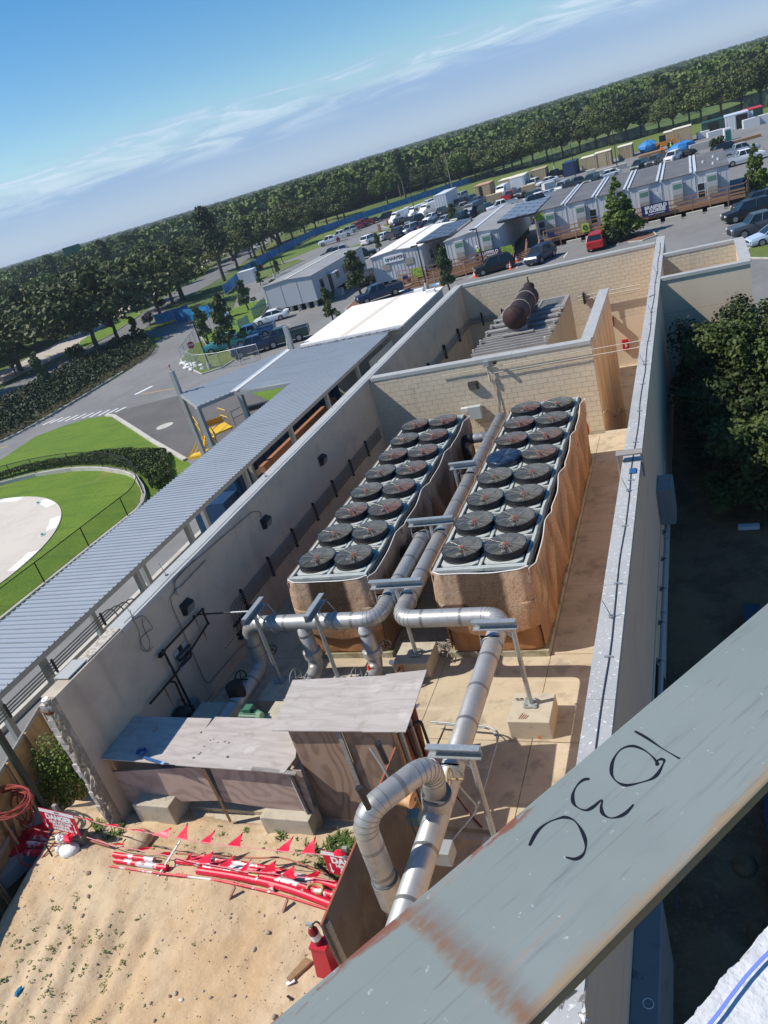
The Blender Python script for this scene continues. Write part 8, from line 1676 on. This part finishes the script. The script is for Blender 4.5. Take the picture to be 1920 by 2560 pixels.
# people
def person(loc,rz,label,vest,hat,bend=0.0):
    t = thing('person',label,'person',loc,rz); me = bpy.data.meshes.new('body'); B = bend
    V = [(0,0,.95),(.02+.25*B,0,1.2),(.04+.5*B,0,1.42),(.05+.6*B,0,1.55),(.07+.68*B,0,1.68),(0,.1,.88),(.03,.12,.48),(0,.13,.06),(.14,.13,.03),(0,-.1,.88),(-.05,-.12,.48),(-.02,-.13,.06),(.12,-.13,.03),(.04+.5*B,.2,1.40),(.1+.55*B,.27,1.12),(.28+.6*B,.24,.98),(.04+.5*B,-.2,1.40),(.14+.55*B,-.27,1.12),(.34+.6*B,-.22,1.02)]
    E_ = [(0,1),(1,2),(2,3),(3,4),(0,5),(5,6),(6,7),(7,8),(0,9),(9,10),(10,11),(11,12),(2,13),(13,14),(14,15),(2,16),(16,17),(17,18)]
    R_ = [.15,.15,.15,.06,.10,.10,.075,.05,.04,.10,.075,.05,.04,.07,.05,.035,.07,.05,.035]
    me.from_pydata(V,E_,[]); o = bpy.data.objects.new('body',me); COL.objects.link(o); md = o.modifiers.new('skin','SKIN'); o.modifiers.new('sub','SUBSURF').levels = 1
    for i,v in enumerate(me.skin_vertices[0].data if me.skin_vertices else []): v.radius = (R_[i],R_[i])
    bpy.context.view_layer.update(); m2 = bpy.data.meshes.new_from_object(o.evaluated_get(bpy.context.evaluated_depsgraph_get())); bpy.data.objects.remove(o)
    m2.materials.clear(); m2.materials.append(mat('vest_'+vest,(0.35,0.6,0.03) if vest == 'lime' else (.7,.2,.03),rough=.8)); m2.materials.append(mat('trousers_dark',(0.03,0.04,0.07),rough=.9)); m2.materials.append(mat('skin_tone',(0.35,0.2,0.13),rough=.6))
    for p in m2.polygons: z = p.center.z; p.material_index = 1 if z < .95 else (2 if z > 1.5 else 0)
    o = bpy.data.objects.new('body',m2); COL.objects.link(o); o.parent = t
    b = MB(); hx = .07+.68*B; b.lathe((hx,0,1.70),[(.16,0),(.155,.02),(.125,.03),(.11,.10),(.05,.14)],12); b.build('hard_hat',mat('hat_'+hat,(.8,.8,.78) if hat == 'white' else (.65,.4,.05),rough=.4),t,local=True)
    return t
person((-24.0,94.1,.92),rad(200),'worker in a lime vest and white hard hat leaning on the ramp rail','lime','white',.35)
p = G(*r5(662,480),0); person((p.x,p.y,0),rad(250),'worker in dark clothes and yellow hard hat beside the yellow loader','orange','yellow'); p = G(*r5(752,450),0); person((p.x,p.y,0),rad(200),'worker in a lime vest right of the yellow loader','lime','white')
# ================================================================== POLES,FENCES
def fence_line(label,pts,h,seg,mt_,post,name='mesh_fence',posts=True):
    t = thing(name,label,'fence',(*pts[0],0))
    for a,c in zip(pts[:-1],pts[1:]):
        a,c = Vector((*a,0)),Vector((*c,0)); n = max(1,int(round((c-a).length/seg)))
        for k in range(n):
            p,q = a.lerp(c,k/n),a.lerp(c,(k+1)/n); d = (q-p).normalized(); s_ = Vector((-d.y,d.x,0)); b = MB(); vs_ = []
            for i in range(5):
                o_ = s_*(.12*math.sin(i*1.57+k)*(0 if i in (0,4) else 1)); w_ = p.lerp(q,i/4)
                vs_ += [w_+o_+Vector((0,0,.08)),w_+Vector((0,0,h-(.08 if i == 2 else 0)))]
            b.add(vs_,[(2*i,2*i+2,2*i+3,2*i+1) for i in range(4)]); b.build('mesh_panel',mt_,t)
            b = MB(); b.cyl(p,p+Vector((0,0,h+.06)),.035,n=6); b.build('post',post,t)
    return t
m_bm = mat('blue_screen_mesh',(0.008,0.17,0.42),[('noise',.8,.4,.65,(0.02,0.25,0.54),.8),('fine',2,.56,.7,(0.006,0.09,0.26),.7)],rough=.7,bump=(.5,2,.1))
fence_line('long blue mesh fence along the left and far side of the parking lot',[(-80.5,127),(-91.5,157),(-94.5,172),(-95.5,188),(-97,206),(-92,216.5),(-85,224),(-75,234),(-62,248)],1.75,3,m_bm,m_galv)
fence_line('blue mesh gate panel beside the drive',[(-78.5,107.2),(-66.8,104)],1.9,3,m_bm,m_galv); fence_line('short blue mesh fence behind the gate panel',[(-84.5,110),(-79.5,113)],1.7,3,m_bm,m_galv)
m_tmesh = mat('teal_mesh',(0.05,0.22,0.26),rough=.6,alpha=.75)
for q,l in ((((610,930),(695,850)),'teal mesh barrier panel in front of the white sedan'),(((520,1010),(590,970)),'teal mesh barrier panel left of the blue pickup')): a,c = G(*r44(*q[0])),G(*r44(*q[1])); fence_line(l,[(a.x,a.y),(c.x,c.y)],1.5,2,m_tmesh,m_galv)
a = [tuple(G(*ra(*q))[:2]) for q in ((800,905),(790,875),(870,800),(935,745))]; m_cl = mat('silver_link',(0.35,0.36,0.36),rough=.6,alpha=.16); f0 = fence_line('silver chain-link fence at the corner of the grass bed',[tuple(G(*ra(*q))[:2]) for q in ((1130,868),(960,905),(860,912),(795,880),(850,800),(940,700))],1.8,2.6,m_cl,m_galv)
b = MB(); b.tube([(*tuple(G(*ra(*q))[:2]),1.8) for q in ((1130,868),(960,905),(860,912),(795,880),(850,800),(940,700))],.03,6); o = b.build('top_rail',m_galv,f0)
rr = random.Random(31)
for k in range(16):
    p = G(*ra(795+rr.uniform(-8,70)+k*1.2,885+rr.uniform(-6,26))); b = MB(); b.ball((p.x,p.y,.15),(.35,.25,.18),7,5,.2); tag(b.build('sandbag',m_bag),'white sandbag at the foot of the silver fence corner','sandbag','sandbags along the silver fence')
def pole(f_,x,y,h,label,name='lamp_post',mt_=None,head=True,r_=.09):
    p = G(*f_(x,y)); t = thing(name,label,'lamp post' if head else 'pole',p); b = MB(); b.cyl(p,p+Vector((0,0,h)),r_,r_*.6,8); b.build('shaft',mt_ or m_black,t)
    if head: b = MB(); b.obox(p+Vector((-.35,0,h)),(.8,.3,.14)); b.build('lamp_head',mt_ or m_black,t); b = MB(); b.cyl(p,p+Vector((0,0,.7)),.25,n=10); b.build('footing',m_kerb,t)
for q in [(rb,150,845,8,'dark lamp post among the vans'),(rb,830,645,8,'tall dark lamp post beside the navy container'),(rb,1010,602,8.6,'tall dark lamp post behind the middle of the long roof'),(rb,438,1040,5.0,'dark lamp post in front of the wooden ramp'),(rb,738,592,8,'thin lamp post between the tan shed and the trees'),(ra,910,905,5.2,'dark lamp post behind the stop sign by the silver fence'),(r44,745,655,8,'dark lamp post behind the grey trailer'),(ra,1010,715,4.5,'short lamp post by the blue gate panel'),(r88,868,380,5,'pole beside the blue accessible bay'),(r5,1240,240,9,'tall lamp post by the portable toilet'),(r44,800,575,8,'thin lamp post by the blue fence end')]: pole(*q)
for q in [(ra,955,345,12,'above the oaks left of the parked white pickups'),(ra,1085,275,12,'above the oaks behind the red cars'),(rb,28,700,12,'left of the vans, beyond the fence'),(rb,240,610,12,'behind the tall white truck box'),(ra,605,430,12,'farthest left, above the woods'),(rb,300,700,11,'behind the leftmost timber shed')]: pole(q[0],q[1],q[2],q[3],'wooden utility pole '+q[4],'utility_pole',m_wgrey,False,.14)
P_ = [(-220,190),(-160,240),(-110,300),(-40,360),(60,430)]
for k in range(3): b = MB(); b.tube([(P_[i][0]+(P_[i+1][0]-P_[i][0])*j/8,P_[i][1]+(P_[i+1][1]-P_[i][1])*j/8,11.3-.8*k-1.2*math.sin(math.pi*j/8)) for i in range(4) for j in range(8)],.035,4); tag(b.build('power_line',mat('wire_pale',(.4,.4,.4))),['top','middle','lowest'][k]+' of three power lines crossing above the trees','power line')
def stopsign(f_,x,y,label,txt='STOP',rz=0.0):
    p = G(*f_(x,y)); t = thing('stop_sign' if txt else 'street_sign',label,'sign',p); b = MB(); b.cyl(p,p+Vector((0,0,2.3)),.04,n=6); b.build('post',m_galv,t); d = Vector((-p.x,-p.y,0)).normalized(); s_ = Vector((-d.y,d.x,0))
    c = p+Vector((0,0,2.2)); b = MB(); b.poly([c+d*.05+(s_*math.cos(a)+Vector((0,0,1))*math.sin(a))*.44 for a in [math.pi/8+i*math.pi/4 for i in range(8)]]); b.build('rim',m_swht,t); b = MB(); b.poly([c+d*.06+(s_*math.cos(a)+Vector((0,0,1))*math.sin(a))*.40 for a in [math.pi/8+i*math.pi/4 for i in range(8)]]); b.build('board',m_sred,t)
    if txt: lettering(t,txt,.30,c+d*.062,s_,(0,0,1),m_swht,.01)
stopsign(ra,855,880,'red STOP sign at the silver fence corner'); stopsign(ra,655,730,'red STOP sign where the drive meets the road'); stopsign(ra,1020,470,'red sign by the road behind the blue fence',''); stopsign(r78,335,575,'red sign on the first parking island','')
gs = thing('highway_sign','green highway sign above the road on the far left','sign',(-640,690,0)); b = MB(); c = G(*ra(326,455),0); c = Vector((c.x*0+0,0,0)); d_ = Vector(_ray(*ra(326,425))); d_ = d_/math.hypot(d_.x,d_.y)*330; c = Vector((d_.x,d_.y,d_.z+CH)); s_ = Vector((d_.y,-d_.x,0)).normalized()
b.hexa([c-s_*3.2,c+s_*3.2,c+s_*3.2+Vector((0,.2,0)),c-s_*3.2+Vector((0,.2,0)),c-s_*3.2+Vector((0,0,4.6)),c+s_*3.2+Vector((0,0,4.6)),c+s_*3.2+Vector((0,.2,4.6)),c-s_*3.2+Vector((0,.2,4.6))]); b.build('board',mat('sign_green',(0.0,0.16,0.09),rough=.5),gs); b = MB()
for q in (-2.6,2.6): b = MB(); b.cyl((c+s_*q)*1.0-Vector((0,0,c.z)),c+s_*q,.2,n=6); b.build('post',m_galv,gs)
# ================================================================== TREES
m_bark = mat('bark',(0.10,0.08,0.065),[('fine',(6,6,1),.45,.7,(0.16,0.13,0.10),.8)],rough=.95)
def lm(n,a,c): return leafmat(n,a,tuple(v*1.35 for v in c),tuple(v*.55 for v in a),.35)
ml = {'oak': lm('oak_leaves',(.080,.100,.030),(.098,.118,.036)),'bright': lm('bright_leaves',(.078,.122,.022),(.096,.142,.026)),'pine': lm('pine_leaves',(.070,.100,.035),(.085,.115,.04)),'hedge': lm('hedge_leaves',(.030,.052,.014),(.05,.078,.02)),'glossy': lm('glossy_leaves',(.040,.062,.014),(.06,.085,.02)),'young': lm('young_leaves',(.07,.10,.04),(.09,.12,.045)),'lawnhedge': lm('low_hedge_leaves',(.055,.085,.016),(.075,.105,.02))}
def leaves(n,fn,size,seed,up=.35):
    r_ = random.Random(seed); b = MB(); V_ = b.v; F_ = b.f; Mm = b.m
    for k in range(n):
        c,o_ = fn(r_); s_ = size*r_.uniform(.6,1.35); d = Vector((r_.gauss(0,1),r_.gauss(0,1),r_.gauss(0,.7)+up))+o_*.8; d.normalize(); u = d.orthogonal().normalized(); u.rotate(Matrix.Rotation(r_.uniform(0,6.28),3,d)); w_ = d.cross(u); i = len(V_)
        V_ += [tuple(c-u*s_*.5),tuple(c+w_*s_*.32),tuple(c+u*s_*.5),tuple(c-w_*s_*.32)]; F_.append((i,i+1,i+2,i+3)); Mm.append(0)
    return b
def clumps(kind,h,r,seed):
    r_ = random.Random(seed); C_ = []
    n = {'oak': 46,'pine': 30,'conic': 110,'bright': 44,'ball': 16,'young': 34}[kind]
    for k in range(n):
        a = r_.uniform(0,6.28)
        if kind in ('oak','bright'): t = r_.random()**.5; ph = r_.uniform(.08,1); rr_ = r*math.sqrt(max(0,1-(ph*.92)**2))*t**.6; c = (rr_*math.cos(a),rr_*math.sin(a),h*.42+h*.46*ph); s_ = r*r_.uniform(.20,.36)
        elif kind == 'pine': z = r_.uniform(.42,.98); rr_ = r*(1.12-z)*r_.uniform(.3,1.2); c = (rr_*math.cos(a),rr_*math.sin(a),h*z); s_ = r*r_.uniform(.22,.4)
        elif kind == 'conic': z = r_.random()**1.3; rr_ = r*(1-z)**.8*r_.uniform(.5,1.0); c = (rr_*math.cos(a),rr_*math.sin(a),h*(.10+.88*z)); s_ = r*r_.uniform(.16,.34)*(1.15-z)
        elif kind == 'young': z = r_.uniform(.28,1); rr_ = r*(1.15-z)*r_.uniform(.2,1.1); c = (rr_*math.cos(a),rr_*math.sin(a),h*z); s_ = r*r_.uniform(.16,.36)
        else: c = (r*.55*math.cos(a)*r_.random(),r*.55*math.sin(a)*r_.random(),h*r_.uniform(.3,.75)); s_ = r*r_.uniform(.3,.5)
        C_.append((Vector(c),s_))
    return C_
def crown(kind,h,r,n,size,seed,flat=.75):
    C_ = clumps(kind,h,r,seed)
    def fn(q):
        c,s_ = q.choice(C_); d = Vector((q.gauss(0,1),q.gauss(0,1),q.gauss(0,1)+.25)).normalized(); k = s_*q.uniform(.55,1.12); return c+Vector((d.x*k,d.y*k,d.z*k*flat)),d
    return leaves(n,fn,size,seed),C_
def tree(kind,h,r,n,size,seed,mt_,name,cat,label):
    t = thing(name,label,cat); cb,C_ = crown(kind,h,r,n,size,seed); cb.build('crown',mt_,t,local=True); r_ = random.Random(seed); b = MB(); tr = .028*h if kind != 'conic' else .012*h
    if kind != 'ball':
        hb = h*(.36 if kind in ('oak','bright') else .8); b.tube([(0,0,0),(.1*r_.uniform(-1,1),.1,hb*.5),(.2*r_.uniform(-1,1),.1,hb)],[tr,tr*.8,tr*.5],7)
        for c,s_ in C_[:9 if kind in ('oak','bright') else 5]: b.tube([(0,0,hb*.75),(c.x*.45,c.y*.45,(hb+c.z)*.5),tuple(c)],[tr*.5,tr*.35,tr*.12],5)
    else: b.cyl((0,0,0),(0,0,h*.4),.05,n=6)
    b.build('trunk',m_bark,t,local=True); return t
TP = {}; used = set()
KS = {'oak': ('oak',9.6,5.6,5200,.55,ml['oak'],'oak_tree','tree'),'oak2': ('oak',9.2,4.8,4600,.5,ml['oak'],'oak_tree','tree'),'bright': ('bright',10.5,5,4200,.6,ml['bright'],'broadleaf_tree','tree'),'pine': ('pine',12.5,3.4,2600,.6,ml['pine'],'pine_tree','tree'),'conic': ('conic',6.4,1.85,11000,.30,ml['bright'],'cypress_tree','tree'),'young': ('young',4.8,1.45,3600,.27,ml['young'],'young_tree','tree'),'ball': ('ball',1.9,1.2,1500,.22,ml['hedge'],'round_shrub','shrub')}
def plant(k,x,y,sc,label,group=None,z=0.0,wide=1.0):
    if k not in TP: a = KS[k]; TP[k] = tree(a[0],a[1],a[2],a[3],a[4],hash_(k),a[5],a[6],a[7],label)
    o = place(TP[k],k in used,(x,y,z),random.uniform(0,6.28),label,(sc*wide*random.uniform(.85,1.2),sc*wide*random.uniform(.85,1.2),sc*random.uniform(.86,1.14)),group); used.add(k); return o
def hash_(s_): return sum(ord(c)*(i+3) for i,c in enumerate(s_))
random.seed(5)
for f_,x,y,sc,lb in [(ra,430,830,1.05,'spreading oak with a leaning trunk on the hedge strip, left of two'),(ra,515,790,.95,'spreading oak right of the leaning one on the hedge strip'),(ra,90,912,1.15,'big dark oak with a forked trunk at the left edge'),(ra,-60,880,1.1,'oak cut off by the left edge'),(ra,700,690,1.0,'oak behind the stop sign by the road'),(ra,748,625,1.0,'oak with twin trunks near the blue gate panel'),(ra,785,600,.95,'oak behind the one near the blue gate panel'),(ra,240,780,.95,'oak on the median behind the hedge strip')]: p = G(*f_(x,y)); plant('oak',p.x,p.y,sc*1.08,lb,wide=1.3)
for i,(x,y) in enumerate([(430,545),(550,590),(635,522),(810,425),(900,395),(980,360),(1050,340),(1130,320),(720,470),(500,500),(1200,300)]): p = G(*r44(x,y)); plant('oak2' if i % 2 else 'oak',p.x-2,p.y,random.uniform(.85,1.05),'rounded oak in the row along the road behind the blue fence','oaks behind the blue fence',wide=1.15)
for i,(x,y) in enumerate([(330,645),(400,640),(475,620),(560,600),(600,590),(650,580),(710,560),(775,540),(850,520),(920,500),(975,490),(1050,470),(1110,450),(1190,432),(1320,400),(1370,390),(1460,372),(1545,350),(1630,325),(1700,300),(1250,420),(520,610)]): p = G(*rb(x,y)); plant('oak2' if i % 3 else 'oak',p.x,p.y,random.uniform(.9,1.12),'rounded oak in the row between the far lot edge and the pond','oaks along the pond side',wide=1.12)
p = G(*r14(800,815)); plant('conic',p.x,p.y,1.12,'tall cypress in the mulch bed in front of the long deck'); p = G(*r14(650,900)); plant('ball',p.x,p.y,1.3,'dark shrub at the foot of the tall cypress')
p = G(*rb(1610,690)); plant('conic',p.x,p.y,.86,'smaller cypress at the right end of the long deck'); p = G(*r5(1200,470)); plant('ball',p.x,p.y,1.7,'round shrub behind the right end of the long roof')
for f_,x,y,sc,lb in [(r78,570,1105,1.25,'leafy young tree between the grey trailer and the sign trailer'),(r44,785,850,.85,'young tree against the end of the grey trailer'),(r44,575,870,.95,'young tree on the grass left of the grey trailer'),(r44,315,1085,.95,'young tree inside the silver fence corner'),(r44,470,1150,1.1,'young tree in front of the blue pickup'),(r44,425,930,.85,'young tree in front of the blue gate panel'),(r44,1130,960,.75,'small feathery tree beside the white flat roof'),(r44,1425,490,.6,'small tree behind the sign trailer roof'),(r44,770,640,.6,'small tree by the thin lamp post behind the trailer'),(r44,655,710,.55,'small tree beside the white cabinet'),(r88,1140,440,.9,'pale bushy tree at the far corner of the long wall'),(r2,1080,540,.7,'small tree in front of the box truck')]: p = G(*f_(x,y)); plant('young',p.x,p.y,sc,lb)
for f_,x,y,sc,lb in [(ra,345,865,1.5,'round clipped shrub on the hedge strip by the road'),(ra,650,710,1.2,'clipped shrub behind the far stop sign'),(ra,505,830,1.3,'dark shrub under the oak on the hedge strip'),(ra,700,640,1.2,'clipped shrub beside the road near the blue gate panel')]: p = G(*f_(x,y)); plant('ball',p.x,p.y,sc,lb)
for i,(x,y) in enumerate([(rb(180+i*62,655-i*16)[0],rb(180+i*62,655-i*16)[1]) for i in range(0,20)]): p = G(x,y); plant('ball',p.x+random.uniform(-2,2),p.y+2,random.uniform(1.2,1.9),'dark bush under the oaks between the lot and the pond','bushes under the pond-side oaks')
p = G(*ra(210,990)); plant('young',p.x,p.y,1.0,'magnolia at the left end of the hedge strip'); p = G(*ra(598,770)); plant('young',p.x,p.y,.75,'slender magnolia at the right end of the hedge strip')
# woods beyond: single trees in front,one mass behind
def inside(x,y,P):
    c = False; n = len(P)
    for i in range(n):
        a,d = P[i],P[i-1]
        if (a[1] > y) != (d[1] > y) and x < (d[0]-a[0])*(y-a[1])/(d[1]-a[1])+a[0]: c = not c
    return c
HW = [(-1400,1140),(-760,890),(-230,760),(-84,640),(60,550),(60,640),(-84,700),(-190,860),(-760,960),(-1400,1210)]
FR = [(-170,480),(-60,430),(60,430),(120,470),(40,560),(-90,640),(-190,640)]
def free(x,y): return not any(inside(x,y,P) for P in (lot,road,road2,pond,fld,med)) and not inside(x,y,[(-92,60),(-92,250),(70,250),(70,0),(-92,0)]) and not (spit and inside(x,y,spit))
random.seed(14); cnt = 0; pts_ = []
while cnt < 205:
    a = rad(random.uniform(-66,8)); R_ = random.uniform(118,330) ; x,y = R_*math.sin(a),R_*math.cos(a)
    if x > -62 and y < 345 and random.random() < .93: continue
    if not free(x,y) or any((x-q[0])**2+(y-q[1])**2 < 49 for q in pts_): 
        if random.random() < .002: break
        continue
    k = random.choice(['bright','bright','pine','oak2','oak']); pts_.append((x,y)); cnt += 1; near = R_ < 210
    plant(k,x,y,random.uniform(.68,1.14),{'bright': 'bright green broadleaf tree','pine': 'slender pine','oak2': 'dull green oak','oak': 'dull green oak'}[k]+(' in the wood beyond the road' if x < -95 else ' in the wood beyond the pond'),'woodland trees')
cb,_ = crown('bright',12,5.5,420,1.9,3,.9); TF = thing('broadleaf_tree','dense broadleaf tree at the front of the far wood','tree'); TF.location = (-150,345,0); fc_ = cb.build('crown',ml['bright'],TF,local=True); b = MB(); b.cyl((0,0,0),(0,0,6),.3,.15,6); b.build('trunk',m_bark,TF,local=True)
vs_ = []; random.seed(8)
while len(vs_) < 15000:
    a = rad(random.uniform(-72,14)); R_ = 300+3600*random.random()**1.9; x,y = R_*math.sin(a),R_*math.cos(a)
    if NZ(x*.011,y*.011,3) < -.10 and random.random() < .72: continue
    if inside(x,y,HW) or inside(x,y,FR) or inside(x,y,pond) or (R_ < 330 and not free(x,y)) or (x > -62 and y < 350): continue
    vs_.append((x,y,-.5))
me = bpy.data.meshes.new('far_wood'); me.from_pydata(vs_,[],[]); ff = bpy.data.objects.new('far_wood',me); COL.objects.link(ff); tag(ff,'dense woodland reaching to the horizon','woodland'); ff['kind'] = 'stuff'
ng = bpy.data.node_groups.new('scatter','GeometryNodeTree'); ng.interface.new_socket('Geometry',in_out='INPUT',socket_type='NodeSocketGeometry'); ng.interface.new_socket('Geometry',in_out='OUTPUT',socket_type='NodeSocketGeometry')
gi,go = ng.nodes.new('NodeGroupInput'),ng.nodes.new('NodeGroupOutput'); ip = ng.nodes.new('GeometryNodeInstanceOnPoints'); oi = ng.nodes.new('GeometryNodeObjectInfo'); oi.inputs[0].default_value = fc_; m2p = ng.nodes.new('GeometryNodeMeshToPoints'); rv = ng.nodes.new('FunctionNodeRandomValue'); rv.inputs[2].default_value = .4; rv.inputs[3].default_value = 1.22; rr_ = ng.nodes.new('FunctionNodeRandomValue'); rr_.data_type = 'FLOAT_VECTOR'; rr_.inputs[1].default_value = (0,0,6.28)
ng.links.new(gi.outputs[0],m2p.inputs[0]); ng.links.new(m2p.outputs[0],ip.inputs[0]); ng.links.new(oi.outputs['Geometry'],ip.inputs['Instance']); ng.links.new(rv.outputs[1],ip.inputs['Scale']); ng.links.new(rr_.outputs[0],ip.inputs['Rotation']); ng.links.new(ip.outputs[0],go.inputs[0]); ff.modifiers.new('scatter','NODES').node_group = ng
# hedges
def hedge(name,label,poly,z0,z1,n,size,mt_,seed,stuff=False):
    xs_,ys_ = [p[0] for p in poly],[p[1] for p in poly]
    def fn(q):
        while True:
            x,y = q.uniform(min(xs_),max(xs_)),q.uniform(min(ys_),max(ys_))
            if inside(x,y,poly): break
        top = z1-(z1-z0)*.22*(.5+NZ(x*.7,y*.7,seed,1)+.5*NZ(x*2.1,y*2.1,seed)); z = top-abs(q.gauss(0,(z1-z0)*.22)); z = max(z0+.05,z)
        return Vector((x,y,z)),Vector((0,0,.6))
    o = leaves(n,fn,size,seed).build(name,mt_); tag(o,label,'hedge'); return o
hedge('strip_hedge','dark clipped hedge filling the strip between drive and road',[(p[0],p[1]) for p in strip if p[1] > 30],0,1.15,26000,.34,ml['hedge'],4)
hb = [tuple(p[:2]) for p in pix(rh,(-60,815),(130,760),(350,705),(700,655),(1018,650),(1250,690),(1340,735),(1450,800),(1520,920),(1700,800),(1660,540),(1200,530),(1000,555),(700,605),(350,672),(-60,790))]
hedge('low_hedge','low leafy hedge outside the curved fence of the landing pad',hb,.0,.62,22000,.16,ml['lawnhedge'],9)
# the big shrubs right of the boundary wall
def bigshrub(x,y,r,h,n,seed,label):
    t = thing('large_shrub',label,'shrub',(x,y,2.0)); r_ = random.Random(seed); C_ = []
    for k in range(60): a = r_.uniform(0,6.28); u = r_.random()**.5; ph = r_.uniform(.1,1); C_.append((Vector((r*u*math.cos(a)*(1.1-.45*ph),r*u*math.sin(a)*(1.1-.45*ph),h*(.12+.80*ph))),r*r_.uniform(.14,.26)))
    def fn(q): c,s_ = q.choice(C_); d = Vector((q.gauss(0,1),q.gauss(0,1),q.gauss(0,1)+.5)).normalized(); return c+d*s_*q.uniform(.4,1.15),d
    leaves(n,fn,.17,seed,.9).build('crown',ml['glossy'],t,local=True); b = MB()
    for k in range(9): a = r_.uniform(0,6.28); b.tube([(.1*math.cos(a),.1*math.sin(a),0),(r*.3*math.cos(a),r*.3*math.sin(a),h*.4),(r*.55*math.cos(a),r*.55*math.sin(a),h*.75)],[.05,.035,.012],5)
    b.build('stems',m_bark,t,local=True)
for q in [(1.0,24.9,1.7,2.9,8000,51,'lowest dark shrub beside the boundary wall'),(6.0,30.5,2.6,4.4,9000,47,'sunlit shrub beyond the right edge of the hedge bed'),(6.2,35.4,2.6,4.6,7000,48,'sunlit shrub right of the wing wall corner'),(2.4,25.4,2.1,2.9,7000,49,'low shaded shrub above the pale cover slab'),(5.8,26.5,2.4,3.4,6000,50,'shaded shrub cut by the right edge above the soil strip'),(.9,27.6,2.2,3.7,11000,41,'dark glossy shrub nearest the camera in the shade of the boundary wall'),(1.0,30.6,2.5,4.5,12000,42,'glossy shrub in the middle of the hedge bed'),(.7,33.4,2.4,4.6,12000,43,'glossy shrub against the wing wall'),(3.6,32.2,2.6,4.7,11000,44,'sunlit yellow-green shrub at the right edge'),(3.6,35.2,2.3,4.3,7000,45,'shrub at the outer corner of the wing wall'),(3.6,28.4,2.5,4.0,9000,46,'shaded shrub low at the right edge')]: bigshrub(*q)
def bush(x,y,z,r,h,n,sz,m_,label,seed):
    def fn(q): d = Vector((q.gauss(0,1),q.gauss(0,1),abs(q.gauss(0,1)))).normalized(); k = q.uniform(.35,1.05); return Vector((x+d.x*r*k,y+d.y*r*k,z+d.z*h*k)),d
    tag(leaves(n,fn,sz,seed,.6).build('shrub',m_),label,'shrub')
p = G(*RG(0,1700,3.95)(520,1000),4.2); bush(p.x-.2,p.y+.5,3.4,.85,1.7,5200,.075,ml['bright'],'bright leafy bush between the plywood fence and the broken wall',77)
# haze: still air over the whole place
hz = MB(); hz.box(-4200,1500,-300,4300,-1.5,30); ho = hz.build('haze',None or bpy.data.materials.new('haze_air')); ho['kind'] = 'stuff'; hm = ho.data.materials[0]; hm.use_nodes = True; ht = hm.node_tree; ht.nodes.clear(); hv = ht.nodes.new('ShaderNodeVolumePrincipled'); hv.inputs['Density'].default_value = HAZE; hv.inputs['Color'].default_value = (.80,.88,1,1); hv.inputs['Anisotropy'].default_value = .2; hx = ht.nodes.new('ShaderNodeOutputMaterial'); ht.links.new(hv.outputs[0],hx.inputs['Volume'])
tag(ho,'thin blue haze over the far woods','haze')
